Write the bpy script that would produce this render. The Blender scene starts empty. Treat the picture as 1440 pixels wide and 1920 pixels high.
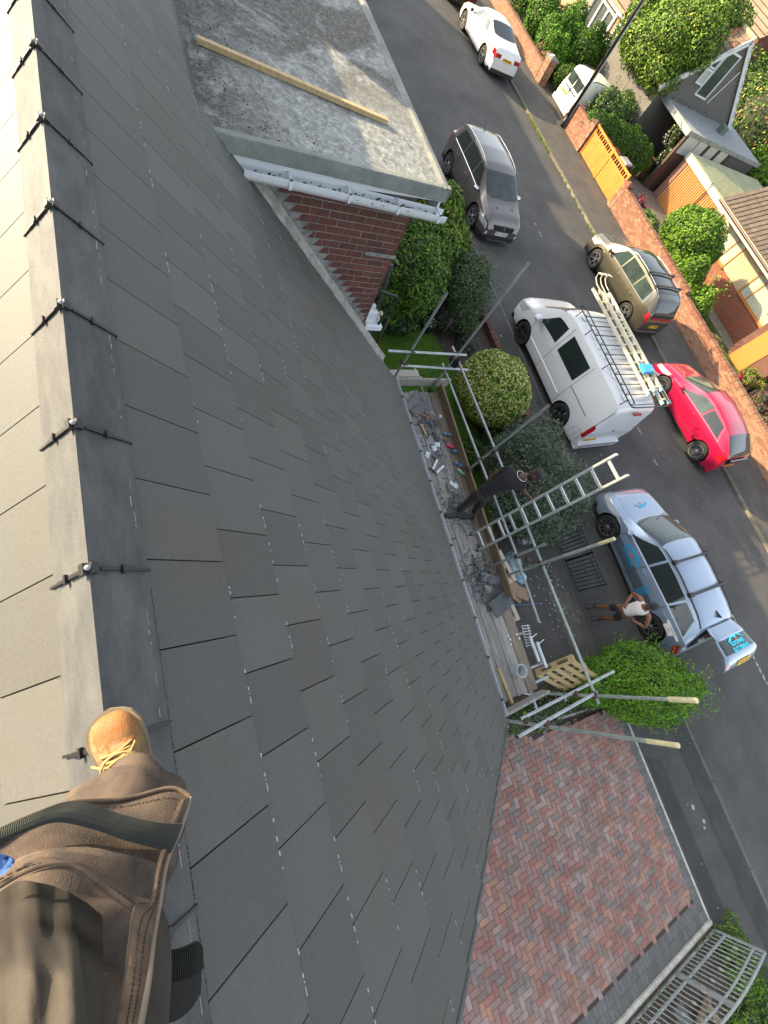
import bpy, bmesh, math, random
import numpy as np
from mathutils import Vector, Matrix, Euler

SC = bpy.context.scene
COL = SC.collection
R = math.radians
PI = math.pi
rnd = random.Random(7)

# ------------------------------------------------------------------ camera, light, exposure
CAM = (0.7226, -0.1081, 7.7255)
cd = bpy.data.cameras.new('camera')
cam = bpy.data.objects.new('camera', cd)
COL.objects.link(cam)
cd.sensor_fit = 'VERTICAL'
cd.sensor_height = 36.0
cd.lens = 36.0 * 764.23 / 1920.0
cd.clip_start = 0.02
cd.clip_end = 900
CAMROT = Matrix(((0.281676, -0.925259, 0.254076), (0.884688, 0.147927, -0.442091), (0.371464, 0.349304, 0.860233)))
cam.matrix_world = Matrix.Translation(Vector(CAM)) @ CAMROT.to_4x4()
SC.camera = cam

world = bpy.data.worlds.new('World')
SC.world = world
world.use_nodes = True
nt = world.node_tree
nt.nodes.clear()
wo = nt.nodes.new('ShaderNodeOutputWorld')
bg = nt.nodes.new('ShaderNodeBackground')
sky = nt.nodes.new('ShaderNodeTexSky')
sky.sky_type = 'NISHITA'
sky.sun_disc = False
SUN_EL = R(16.5)
sky.sun_elevation = SUN_EL
sky.sun_rotation = R(225)
sky.altitude = 50
sky.air_density = 1.0
sky.dust_density = 2.5
sky.ozone_density = 1.0
bg.inputs['Strength'].default_value = 0.15
hs = nt.nodes.new('ShaderNodeHueSaturation')      # thin high cloud: a paler, less blue sky
hs.inputs['Saturation'].default_value = 0.42
nt.links.new(sky.outputs[0], hs.inputs['Color'])
nt.links.new(hs.outputs[0], bg.inputs[0])
nt.links.new(bg.outputs[0], wo.inputs[0])

sl = bpy.data.lights.new('sun', 'SUN')
sl.energy = 3.9
sl.angle = R(0.5)
sl.color = (1.0, 0.77, 0.45)
sun = bpy.data.objects.new('sun', sl)
COL.objects.link(sun)
_d = Vector((1, 1, -math.sqrt(2) * math.tan(SUN_EL)))
sun.rotation_euler = _d.to_track_quat('-Z', 'Y').to_euler()
sun.location = (-30, -30, 20)

SC.view_settings.view_transform = 'Standard'
SC.view_settings.look = 'None'
SC.view_settings.gamma = 1.0
SC.view_settings.exposure = 2.0
SC.view_settings.use_curve_mapping = False
try:
    SC.cycles.max_bounces = 6
    SC.cycles.transparent_max_bounces = 8
except Exception:
    pass

# ------------------------------------------------------------------ materials
MATS = {}


def mat(name, col, rough=0.7, metal=0.0, var=0.0, vscale=3.0, col2=None, bump=0.0, bscale=40.0,
        coat=0.0, spec=0.5, rnd_amt=0.0, obj_space=False, stretch=None, fine=0.0, detail=6.0, sub=0.0, edge=(0.35, 0.65)):
    """principled material; col<->col2 mixed by world (or object) noise, per object brightness variation"""
    if name in MATS:
        return MATS[name]
    m = bpy.data.materials.new(name)
    m.use_nodes = True
    t = m.node_tree
    b = t.nodes['Principled BSDF']
    b.inputs['Roughness'].default_value = rough
    b.inputs['Metallic'].default_value = metal
    b.inputs['Coat Weight'].default_value = coat
    b.inputs['Coat Roughness'].default_value = 0.05
    b.inputs['Specular IOR Level'].default_value = spec
    if sub:
        b.inputs['Transmission Weight'].default_value = 0
        b.inputs['Subsurface Weight'].default_value = sub
        b.inputs['Subsurface Radius'].default_value = (0.02, 0.03, 0.01)
    c = (*col, 1)
    out = None
    if var or col2 or bump or fine:
        if obj_space:
            tc = t.nodes.new('ShaderNodeTexCoord')
            vec = tc.outputs['Object']
        else:
            g = t.nodes.new('ShaderNodeNewGeometry')
            vec = g.outputs['Position']
        if stretch:
            mp = t.nodes.new('ShaderNodeMapping')
            mp.inputs['Scale'].default_value = stretch
            t.links.new(vec, mp.inputs['Vector'])
            vec = mp.outputs[0]
    if var or col2:
        n = t.nodes.new('ShaderNodeTexNoise')
        n.inputs['Scale'].default_value = vscale
        n.inputs['Detail'].default_value = detail
        n.inputs['Roughness'].default_value = 0.65
        t.links.new(vec, n.inputs['Vector'])
        rp = t.nodes.new('ShaderNodeValToRGB')
        rp.color_ramp.elements[0].position = edge[0]
        rp.color_ramp.elements[1].position = edge[1]
        if col2 is None:
            col2 = tuple(x * (1 - var) for x in col)
        rp.color_ramp.elements[0].color = (*col2, 1)
        rp.color_ramp.elements[1].color = c
        t.links.new(n.outputs['Fac'], rp.inputs[0])
        out = rp.outputs[0]
    if fine:
        n3 = t.nodes.new('ShaderNodeTexNoise')
        n3.inputs['Scale'].default_value = bscale * 1.3
        n3.inputs['Detail'].default_value = 3
        t.links.new(vec, n3.inputs['Vector'])
        mr = t.nodes.new('ShaderNodeMapRange')
        mr.inputs['From Min'].default_value = 0.3
        mr.inputs['From Max'].default_value = 0.7
        mr.inputs['To Min'].default_value = 1 - fine
        mr.inputs['To Max'].default_value = 1 + fine
        t.links.new(n3.outputs['Fac'], mr.inputs[0])
        h = t.nodes.new('ShaderNodeHueSaturation')
        h.inputs['Color'].default_value = c
        if out:
            t.links.new(out, h.inputs['Color'])
        t.links.new(mr.outputs[0], h.inputs['Value'])
        out = h.outputs[0]
    if rnd_amt:
        oi = t.nodes.new('ShaderNodeObjectInfo')
        mr = t.nodes.new('ShaderNodeMapRange')
        mr.inputs['To Min'].default_value = 1 - rnd_amt
        mr.inputs['To Max'].default_value = 1 + rnd_amt
        t.links.new(oi.outputs['Random'], mr.inputs[0])
        h = t.nodes.new('ShaderNodeHueSaturation')
        h.inputs['Color'].default_value = c
        if out:
            t.links.new(out, h.inputs['Color'])
        t.links.new(mr.outputs[0], h.inputs['Value'])
        out = h.outputs[0]
    if out:
        t.links.new(out, b.inputs['Base Color'])
    else:
        b.inputs['Base Color'].default_value = c
    if bump:
        n2 = t.nodes.new('ShaderNodeTexNoise')
        n2.inputs['Scale'].default_value = bscale
        n2.inputs['Detail'].default_value = 4
        t.links.new(vec, n2.inputs['Vector'])
        bp = t.nodes.new('ShaderNodeBump')
        bp.inputs['Strength'].default_value = min(1.0, bump)
        bp.inputs['Distance'].default_value = 0.01
        t.links.new(n2.outputs['Fac'], bp.inputs['Height'])
        t.links.new(bp.outputs[0], b.inputs['Normal'])
    MATS[name] = m
    return m


# ------------------------------------------------------------------ mesh collector
class G:
    def __init__(s):
        s.v = []
        s.f = []
        s.m = []

    def add(s, vs, fs, mi=0, M=None):
        o = len(s.v)
        if M is not None:
            vs = [tuple(M @ Vector(p)) for p in vs]
        s.v += [tuple(p) for p in vs]
        s.f += [tuple(i + o for i in f) for f in fs]
        s.m += [mi] * len(fs)
        return s

    def box(s, x0, x1, y0, y1, z0, z1, mi=0, M=None):
        vs = [(x0, y0, z0), (x1, y0, z0), (x1, y1, z0), (x0, y1, z0), (x0, y0, z1), (x1, y0, z1), (x1, y1, z1), (x0, y1, z1)]
        return s.add(vs, [(0, 3, 2, 1), (4, 5, 6, 7), (0, 1, 5, 4), (1, 2, 6, 5), (2, 3, 7, 6), (3, 0, 4, 7)], mi, M)

    def bbox(s, x0, x1, y0, y1, z0, z1, b, mi=0, M=None):
        """box with chamfered top edges"""
        vs = [(x0, y0, z0), (x1, y0, z0), (x1, y1, z0), (x0, y1, z0),
              (x0, y0, z1 - b), (x1, y0, z1 - b), (x1, y1, z1 - b), (x0, y1, z1 - b),
              (x0 + b, y0 + b, z1), (x1 - b, y0 + b, z1), (x1 - b, y1 - b, z1), (x0 + b, y1 - b, z1)]
        fs = [(0, 1, 5, 4), (1, 2, 6, 5), (2, 3, 7, 6), (3, 0, 4, 7), (4, 5, 9, 8), (5, 6, 10, 9), (6, 7, 11, 10), (7, 4, 8, 11), (8, 9, 10, 11)]
        return s.add(vs, fs, mi, M)

    def bar(s, p, q, w, h, mi=0, up=(0, 0, 1)):
        p = Vector(p); q = Vector(q)
        d = (q - p)
        L = d.length
        d.normalize()
        u = Vector(up)
        if abs(d.dot(u)) > 0.98:
            u = Vector((0, 1, 0))
        sd = d.cross(u).normalized()
        u = sd.cross(d)
        M = Matrix((sd, d, u)).transposed().to_4x4()
        M.translation = p
        return s.box(-w / 2, w / 2, 0, L, -h / 2, h / 2, mi, M)

    def tube(s, pts, r, n=8, mi=0, cap=True):
        pts = [Vector(p) for p in pts]
        k = len(pts)
        rr = r if isinstance(r, (list, tuple)) else [r] * k
        o = len(s.v)
        prev = None
        for i, p in enumerate(pts):
            d = (pts[min(i + 1, k - 1)] - pts[max(i - 1, 0)]).normalized()
            if prev is None:
                a = Vector((0, 0, 1)) if abs(d.z) < 0.9 else Vector((1, 0, 0))
                e1 = d.cross(a).normalized()
            else:
                e1 = (prev - d * prev.dot(d)).normalized()
            prev = e1
            e2 = d.cross(e1)
            for j in range(n):
                t = 2 * PI * j / n
                s.v.append(tuple(p + (e1 * math.cos(t) + e2 * math.sin(t)) * rr[i]))
        for i in range(k - 1):
            for j in range(n):
                a = o + i * n + j; b = o + i * n + (j + 1) % n
                s.f.append((a, b, b + n, a + n)); s.m.append(mi)
        if cap:
            s.f.append(tuple(o + j for j in reversed(range(n)))); s.m.append(mi)
            s.f.append(tuple(o + (k - 1) * n + j for j in range(n))); s.m.append(mi)
        return s

    def lathe(s, prof, n=16, mi=0, M=None):
        """profile [(r,z)] revolved round z"""
        vs = []
        for (r, z) in prof:
            for j in range(n):
                t = 2 * PI * j / n
                vs.append((r * math.cos(t), r * math.sin(t), z))
        fs = []
        for i in range(len(prof) - 1):
            for j in range(n):
                a = i * n + j; b = i * n + (j + 1) % n
                fs.append((a, b, b + n, a + n))
        return s.add(vs, fs, mi, M)

    def prism(s, poly, z0, z1, mi=0, M=None):
        """poly in xy extruded z0..z1"""
        n = len(poly)
        vs = [(x, y, z0) for x, y in poly] + [(x, y, z1) for x, y in poly]
        fs = [tuple(reversed(range(n))), tuple(range(n, 2 * n))] + [(i, (i + 1) % n, n + (i + 1) % n, n + i) for i in range(n)]
        return s.add(vs, fs, mi, M)

    def grid(s, P, mi=0, flip=False):
        """P[i][j] 3D"""
        o = len(s.v)
        n = len(P); k = len(P[0])
        for row in P:
            s.v += [tuple(p) for p in row]
        for i in range(n - 1):
            for j in range(k - 1):
                a = o + i * k + j
                f = (a, a + 1, a + k + 1, a + k)
                s.f.append(tuple(reversed(f)) if flip else f); s.m.append(mi)
        return s

    def mesh(s, name, mats, smooth=False, angle=None):
        me = bpy.data.meshes.new(name)
        me.from_pydata(s.v, [], s.f)
        for m in (mats if isinstance(mats, (list, tuple)) else [mats]):
            me.materials.append(m)
        if any(s.m):
            me.polygons.foreach_set('material_index', s.m)
        if smooth or angle:
            me.polygons.foreach_set('use_smooth', [True] * len(me.polygons))
            if angle:
                me.set_sharp_from_angle(angle=R(angle))
        me.update()
        return me

    def obj(s, name, mats, parent=None, smooth=False, angle=None, loc=None, rot=None):
        return link(name, s.mesh(name, mats, smooth, angle), parent, loc, rot)


def link(name, data, parent=None, loc=None, rot=None):
    o = bpy.data.objects.new(name, data)
    COL.objects.link(o)
    if parent is not None:
        o.parent = parent
    if loc is not None:
        o.location = loc
    if rot is not None:
        o.rotation_euler = rot
    return o


def tag(o, label=None, cat=None, group=None, kind=None):
    if label: o['label'] = label
    if cat: o['category'] = cat
    if group: o['group'] = group
    if kind: o['kind'] = kind
    return o


def thing(name, label, cat, loc=(0, 0, 0), rz=0.0, group=None):
    o = link(name, None, None, loc, (0, 0, rz))
    o.empty_display_size = 0.2
    return tag(o, label, cat, group)


def struct(o):
    o['kind'] = 'structure'
    return o


def T(x=0, y=0, z=0, rz=0.0, rx=0.0, ry=0.0, s=1.0):
    M = Matrix.Translation((x, y, z)) @ Euler((rx, ry, rz)).to_matrix().to_4x4()
    if s != 1.0:
        M = M @ Matrix.Scale(s, 4)
    return M


def text_mesh(name, body, size, m, parent, M, align='CENTER', extr=0.002, bold=0.0):
    cu = bpy.data.curves.new(name, 'FONT')
    cu.body = body
    cu.size = size
    cu.align_x = align
    cu.align_y = 'CENTER'
    cu.extrude = extr
    cu.offset = bold
    cu.resolution_u = 2
    tmp = bpy.data.objects.new('tmp', cu)
    COL.objects.link(tmp)
    dg = bpy.context.evaluated_depsgraph_get()
    me = bpy.data.meshes.new_from_object(tmp.evaluated_get(dg))
    bpy.data.objects.remove(tmp)
    me.name = name
    me.materials.clear()
    me.materials.append(m)
    me.transform(M)
    return link(name, me, parent)


# ------------------------------------------------------------------ foliage
def leaf_mesh(name, centers, normals, size, mats, seed=0, aspect=0.5, weights=None, droop=0.0):
    """rhombic leaves (4 verts, 2 tris each) on given centres"""
    rg = np.random.default_rng(seed)
    n = len(centers)
    nn = normals + rg.normal(0, 0.45, (n, 3))
    nn /= np.linalg.norm(nn, axis=1)[:, None] + 1e-9
    t = rg.normal(0, 1, (n, 3))
    t[:, 2] -= droop
    t -= nn * (t * nn).sum(1)[:, None]
    t /= np.linalg.norm(t, axis=1)[:, None] + 1e-9
    b = np.cross(nn, t)
    L = size * rg.uniform(0.65, 1.35, n)[:, None]
    W = L * aspect
    v = np.empty((n, 4, 3))
    v[:, 0] = centers - t * L * 0.5
    v[:, 1] = centers + b * W * 0.5 + nn * W * 0.18
    v[:, 2] = centers + t * L * 0.5
    v[:, 3] = centers - b * W * 0.5 + nn * W * 0.18
    me = bpy.data.meshes.new(name)
    me.vertices.add(n * 4)
    me.vertices.foreach_set('co', v.reshape(-1))
    me.loops.add(n * 6)
    base = (np.arange(n) * 4)[:, None]
    idx = (base + np.array([0, 1, 2, 0, 2, 3])[None]).reshape(-1)
    me.loops.foreach_set('vertex_index', idx.astype(np.int32))
    me.polygons.add(n * 2)
    me.polygons.foreach_set('loop_start', (np.arange(n * 2) * 3).astype(np.int32))
    for m in mats:
        me.materials.append(m)
    w = np.array(weights if weights else [1] * len(mats), float)
    w /= w.sum()
    # clumped choice of material
    mi = rg.choice(len(mats), n, p=w)
    me.polygons.foreach_set('material_index', np.repeat(mi, 2).astype(np.int32))
    me.update()
    me.validate()
    return me


def blob_points(blobs, n, seed, rough=0.18, shell=0.35, cut=None):
    """points in the outer shell of a union of ellipsoids [(cx,cy,cz,rx,ry,rz)] with lumpy clumps"""
    rg = np.random.default_rng(seed)
    vol = np.array([(b[3] * b[4] * b[5]) ** (2 / 3) for b in blobs])
    pick = rg.choice(len(blobs), n, p=vol / vol.sum())
    B = np.array(blobs, float)[pick]
    d = rg.normal(0, 1, (n, 3))
    d /= np.linalg.norm(d, axis=1)[:, None]
    ph = rg.uniform(0, 6.28, (6, 3))
    fr = rg.uniform(3, 8, (6, 3))
    lump = np.zeros(n)
    for k in range(6):
        lump += np.sin(d[:, 0] * fr[k, 0] + ph[k, 0] + pick) * np.sin(d[:, 1] * fr[k, 1] + ph[k, 1]) * np.cos(d[:, 2] * fr[k, 2] + ph[k, 2])
    lump = lump / 2.2
    rad = 1 + rough * lump
    depth = rg.uniform(0, 1, n) ** 1.7 * shell
    rad = rad * (1 - depth)
    c = B[:, :3] + d * B[:, 3:] * rad[:, None]
    nr = d / B[:, 3:]
    nr /= np.linalg.norm(nr, axis=1)[:, None]
    keep = np.ones(n, bool)
    for b in blobs:
        q = ((c - np.array(b[:3])) / np.array(b[3:])) ** 2
        keep &= ~(q.sum(1) < 0.45)
    keep &= c[:, 2] > 0.02
    if cut is not None:
        keep &= cut(c)
    return c[keep], nr[keep]


def ico_blob(g, blobs, scale=0.8, sub=2, seed=0, mi=0):
    bm = bmesh.new()
    bmesh.ops.create_icosphere(bm, subdivisions=sub, radius=1)
    vs0 = [v.co.copy() for v in bm.verts]
    fs0 = [tuple(v.index for v in f.verts) for f in bm.faces]
    bm.free()
    rr = random.Random(seed)
    for b in blobs:
        vs = []
        for p in vs0:
            k = scale * (1 + rr.uniform(-0.07, 0.07))
            vs.append((b[0] + p.x * b[3] * k, b[1] + p.y * b[4] * k, max(0.01, b[2] + p.z * b[5] * k)))
        g.add(vs, fs0, mi)


def bush(name, label, cat, blobs, n, size, mats, seed, group=None, weights=None, aspect=0.5, rough=0.18, shell=0.35,
         trunk=None, droop=0.0, core=0.74, cut=None, parts=True, sprigs=0, upn=0.3, base=None, coremat=None, sat=3):
    bx = base if base else (blobs[0][0], blobs[0][1], 0)
    rs = random.Random(seed)
    core_blobs = list(blobs)
    for b in list(blobs):                 # smaller clumps break the outline
        for k in range(sat):
            a = rs.uniform(0, 2 * PI); e = rs.uniform(-.3, 1.3); f = rs.uniform(.28, .5); q = rs.uniform(.72, .92)
            blobs = blobs + [(b[0] + b[3] * q * math.cos(a) * math.cos(e), b[1] + b[4] * q * math.sin(a) * math.cos(e), b[2] + b[5] * q * math.sin(e), b[3] * f, b[4] * f, b[5] * f)]
    t = thing(name, label, cat, bx, 0, group)
    off = np.array(bx)
    c, nr = blob_points(blobs, n, seed, rough, shell, cut)
    nr = nr * (1 - upn) + np.array([0, 0, upn])
    if sprigs:
        rg = np.random.default_rng(seed + 5)
        k = rg.choice(len(c), sprigs)
        steps = 7
        cc = []; nn = []
        for s in range(steps):
            dirv = nr[k] + np.array([0, 0, 0.3])
            cc.append(c[k] + dirv * size * 0.75 * s + rg.normal(0, size * 0.2, (sprigs, 3)))
            nn.append(nr[k])
        c = np.vstack([c] + cc); nr = np.vstack([nr] + nn)
    link('crown', leaf_mesh('crown', c - off, nr, size, mats, seed, aspect, weights, droop), t)
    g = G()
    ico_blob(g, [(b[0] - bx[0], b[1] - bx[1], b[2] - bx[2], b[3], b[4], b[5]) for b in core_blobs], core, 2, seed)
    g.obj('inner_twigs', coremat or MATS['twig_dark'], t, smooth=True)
    if trunk:
        g = G()
        for (p, q, r0, r1) in trunk:
            p = Vector(p) - Vector(bx); q = Vector(q) - Vector(bx)
            mid = (p + q) / 2 + Vector((rnd.uniform(-.05, .05), rnd.uniform(-.05, .05), 0))
            g.tube([p, mid, q], [r0, (r0 + r1) / 2, r1], 8)
        g.obj('trunk', MATS['bark'], t, smooth=True)
    return t
# ================================================================== palette
asph = mat('asphalt', (0.070, 0.069, 0.066), 0.9, var=0.42, vscale=0.55, bump=0.5, bscale=90, fine=0.30)
asph2 = mat('asphalt_pavement', (0.066, 0.065, 0.061), 0.9, var=0.42, vscale=0.9, bump=0.5, bscale=80, fine=0.3)
slate = mat('roof_slate', (0.084, 0.089, 0.084), 0.62, col2=(0.086, 0.082, 0.076), vscale=1.1, bump=0.12, bscale=60, rnd_amt=0.09, fine=0.07, spec=0.22)
slate_edge = mat('slate_marks', (0.34, 0.34, 0.33), 0.8)
ridge_m = mat('ridge_slate', (0.060, 0.063, 0.066), 0.7, col2=(0.096, 0.097, 0.095), vscale=5, bump=0.25, bscale=90, rnd_amt=0.10, stretch=(1, 3, 3), fine=0.12, spec=0.2)
black_pl = mat('black_plastic', (0.012, 0.012, 0.013), 0.45)
brick_m = mat('dark_brick', (0.120, 0.042, 0.031), 0.85, col2=(0.075, 0.031, 0.026), vscale=7, bump=0.4, bscale=60, rnd_amt=0.22, fine=0.12)
mortar = mat('mortar', (0.27, 0.25, 0.22), 0.95, var=0.3, vscale=10, bump=0.4, bscale=60)
lead = mat('lead_flashing', (0.21, 0.21, 0.20), 0.7, col2=(0.11, 0.11, 0.105), vscale=6, bump=0.5, bscale=30, edge=(0.4, 0.6))
upvc = mat('white_plastic', (0.62, 0.65, 0.68), 0.35, var=0.1, vscale=6)
upvc_dirty = mat('dirty_white_plastic', (0.56, 0.60, 0.64), 0.45, col2=(0.19, 0.20, 0.19), vscale=14, edge=(0.33, 0.45))
concrete = mat('concrete', (0.13, 0.125, 0.115), 0.9, var=0.35, vscale=1.6, bump=0.4, bscale=60, fine=0.18)
pale_conc = mat('pale_concrete', (0.36, 0.34, 0.29), 0.9, var=0.3, vscale=4, bump=0.3, bscale=60, fine=0.15)
soil = mat('soil', (0.040, 0.028, 0.019), 1.0, col2=(0.075, 0.058, 0.042), vscale=5, bump=1.0, bscale=25, fine=0.4)
earth = mat('earth', (0.075, 0.085, 0.035), 1.0, var=0.4, vscale=0.4, bump=0.6, bscale=10)
timber_new = mat('new_timber', (0.44, 0.33, 0.17), 0.7, col2=(0.32, 0.22, 0.105), vscale=3, obj_space=False, stretch=(4, 9, 9), bump=0.15, bscale=30)
timber_old = mat('weathered_board', (0.30, 0.285, 0.26), 0.85, col2=(0.16, 0.15, 0.135), vscale=4, stretch=(0.6, 6, 6), bump=0.4, bscale=40, rnd_amt=0.12, fine=0.15)
timber_wet = mat('brown_board', (0.20, 0.145, 0.085), 0.85, col2=(0.12, 0.088, 0.055), vscale=3, stretch=(0.8, 5, 5), bump=0.3, bscale=40)
galv = mat('galvanised_tube', (0.38, 0.41, 0.42), 0.42, metal=0.55, col2=(0.25, 0.275, 0.28), vscale=6, bump=0.1, bscale=40, fine=0.1)
galv_worn = mat('worn_tube', (0.33, 0.38, 0.37), 0.5, metal=0.4, col2=(0.22, 0.26, 0.25), vscale=5, fine=0.12)
cream_paint = mat('cream_paint', (0.52, 0.45, 0.25), 0.6, col2=(0.36, 0.33, 0.22), vscale=25)
rust = mat('rusty_coupler', (0.11, 0.062, 0.040), 0.7, metal=0.3, var=0.5, vscale=40)
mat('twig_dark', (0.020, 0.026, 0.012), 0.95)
mat('bark', (0.11, 0.085, 0.058), 0.95, var=0.4, vscale=8, bump=0.6, bscale=25)
white_paint = mat('white_paint', (0.75, 0.75, 0.72), 0.5)
dirt_white = mat('worn_line_paint', (0.32, 0.32, 0.30), 0.8, col2=(0.09, 0.09, 0.09), vscale=12, edge=(0.42, 0.55))
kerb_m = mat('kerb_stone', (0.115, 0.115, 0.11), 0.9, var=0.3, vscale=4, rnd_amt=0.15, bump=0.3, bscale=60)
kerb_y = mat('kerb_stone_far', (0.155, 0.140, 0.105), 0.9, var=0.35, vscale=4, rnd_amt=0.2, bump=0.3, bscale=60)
moss = mat('moss', (0.10, 0.13, 0.02), 1.0, var=0.4, vscale=20)
glass_d = mat('dark_glass', (0.012, 0.016, 0.018), 0.06, spec=0.6)

# ================================================================== ground, road, pavements
g = G(); g.add([(-300, -200, -.06), (300, -200, -.06), (300, 400, -.06), (-300, 400, -.06)], [(0, 1, 2, 3)])
struct(g.obj('ground', earth))
NK, FK, FW = 10.22, 17.72, 20.1        # near kerb, far kerb, far wall lines
g = G()
xs = list(np.linspace(-110, 60, 35))
g.grid([[(x, NK, 0.0) for x in xs], [(x, 14.0, 0.055) for x in xs], [(x, FK, 0.0) for x in xs]], flip=True)
struct(g.obj('road', asph))
g = G()
g.box(-110, 60, 8.35, NK - .1, -.05, .025)
struct(g.obj('pavement', asph2))
g = G(); g.box(-110, 60, FK + .13, FW + .3, -.05, .075)
struct(g.obj('far_pavement', mat('far_pavement_asphalt', (0.072, 0.068, 0.060), 0.9, var=0.35, vscale=1.3, bump=0.5, bscale=80, fine=0.3)))
# patches of older and newer asphalt, worn strips
g = G()
for (x0, x1, y0, y1) in ((4.3, 14, 9.55, 10.1), (5.2, 8.4, 8.42, 8.85), (-12, -8.6, 9.2, 10.1)):
    g.add([(x0, y0, .029), (x1, y0, .029), (x1, y1, .029), (x0 + .2, y1, .029)], [(0, 1, 2, 3)])
struct(g.obj('pavement_patch', mat('asphalt_patch', (0.043, 0.043, 0.043), 0.95, var=0.4, vscale=2, fine=0.3, bscale=80)))
g = G()
for (x, y, s) in ((6.55, 9.2, .06), (6.9, 9.35, .05), (7.0, 9.28, .035), (-6.6, 9.6, .04), (-10.6, 9.7, .03), (-8.0, 9.8, .035), (-6.3, 9.35, .03)):
    g.prism([(x + s * math.cos(a), y + s * .8 * math.sin(a)) for a in (0, 1, 2.1, 3.1, 4.2, 5.2)], .026, .030)
rr = random.Random(4)
for i in range(330):
    x = rr.uniform(-24, 9); y = rr.choice([rr.uniform(8.5, 10), rr.uniform(10.4, 17.6), rr.uniform(10.4, 17.6), rr.uniform(18, 20)])
    s = rr.uniform(.006, .018)
    z = .026 if y < 10.1 else (.076 if y > 17.8 else .001 + .055 * (1 - abs(y - 14) / 3.75))
    a0 = rr.uniform(0, 6)
    g.prism([(x + s * math.cos(a0 + a), y + s * math.sin(a0 + a)) for a in (0, 1.5, 3.1, 4.7)], z, z + .006)
o = g.obj('litter', mat('gum_and_grit', (0.30, 0.30, 0.28), 0.9)); tag(o, 'pale specks of gum and grit scattered over the asphalt', 'litter', kind='stuff')
# cracks and a service trench line in the tarmac
g = G()
def crack(p, a, n_, st_, z, w=.008):
    x, y = p; ps = [Vector((x, y, z))]
    for i in range(n_):
        a += rr.uniform(-.35, .35); x += math.cos(a) * st_; y += math.sin(a) * st_ * .5; ps.append(Vector((x, y, z)))
    for q0, q1 in zip(ps, ps[1:]):
        d = (q1 - q0).normalized(); s_ = Vector((-d.y, d.x, 0)) * w * rr.uniform(.4, 1.3)
        g.add([q0 - s_, q1 - s_, q1 + s_, q0 + s_], [(0, 1, 2, 3)])
crack((5.6, 8.75), .15, 26, .14, .0265, .010); crack((-4.0, 9.5), 0, 20, .2, .0265, .006); crack((4.2, 9.4), 0.3, 22, .15, .0265, .006)
for k in range(5): crack((-20 + k * 6, 11.2 + k % 3), .1, 26, .2, .058, .005)
crack((-16, 18.6), 0, 30, .25, .0765, .007); crack((-4, 19.2), .1, 24, .25, .0765, .007)
struct(g.obj('tarmac_cracks', mat('crack_tar', (.018, .018, .018), .8)))
# centre line remains
g = G()
for x0, x1 in ((3.2, 6.4), (9, 12), (-4.5, -1.6), (-12.5, -9.5)):
    x = x0
    while x < x1:
        l = rr.uniform(.05, .22)
        if rr.random() < (0.85 if x0 == 3.2 else 0.25):
            g.add([(x, 13.95 + rr.uniform(0, .02), .0595), (x + l, 13.95, .0595), (x + l, 14.03, .0595), (x, 14.04, .0595)], [(0, 1, 2, 3)])
        x += l + rr.uniform(.02, .08)
struct(g.obj('road_marking', dirt_white))

# kerbs, each stone its own object
def kerb_run(y0, y1, zt, x0, x1, m, label):
    root = struct(link('kerb', None, None, (0, (y0 + y1) / 2, 0)))
    g = G(); g.bbox(0.004, 0.911, -(y1 - y0) / 2, (y1 - y0) / 2, -.1, zt, .012)
    me = g.mesh('kerb_stone', m)
    x = x0
    while x < x1:
        link('kerb_stone', me, root, (x, 0, rr.uniform(-.004, .004)), (0, 0, rr.uniform(-.004, .004)))
        x += .915
    return root
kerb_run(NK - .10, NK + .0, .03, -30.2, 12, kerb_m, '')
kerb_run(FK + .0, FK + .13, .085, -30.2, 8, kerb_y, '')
# weeds along the far kerb
def tufts(name, label, pts, h, mats, seed, n=30, spread=.06):
    rg = np.random.default_rng(seed)
    vs = []; fs = []
    for (x, y, z) in pts:
        for k in range(n):
            a = rg.uniform(0, 6.28); r = rg.uniform(0, spread)
            bx, by = x + r * math.cos(a), y + r * math.sin(a)
            t = rg.uniform(0, 6.28); hh = h * rg.uniform(.5, 1.2); w = hh * .08
            dx, dy = math.cos(t) * hh * .4, math.sin(t) * hh * .4
            o = len(vs)
            vs += [(bx - w, by, z), (bx + w, by + w, z), (bx + dx, by + dy, z + hh)]
            fs.append((o, o + 1, o + 2))
    me = bpy.data.meshes.new(name); me.from_pydata(vs, [], fs)
    for m in mats: me.materials.append(m)
    me.polygons.foreach_set('material_index', [random.Random(i).randrange(len(mats)) for i in range(len(fs))])
    return tag(link(name, me), label, 'grass', kind='stuff')
grass_a = mat('grass_blade', (0.080, 0.170, 0.010), 0.8)
grass_b = mat('grass_blade_dark', (0.050, 0.115, 0.008), 0.8)
grass_y = mat('weed_yellow', (0.11, 0.13, 0.02), 0.8)
tufts('kerb_weeds', 'yellow green weeds growing along the far kerb', [(x + rr.uniform(-.1, .1), FK + rr.uniform(-.08, .04), .02) for x in np.arange(-19.8, -17.6, .07)] +
      [(rr.uniform(-24, -8), FK - .03, .0) for _ in range(50)], .10, [grass_y, grass_a], 5, 26, .08)

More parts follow.
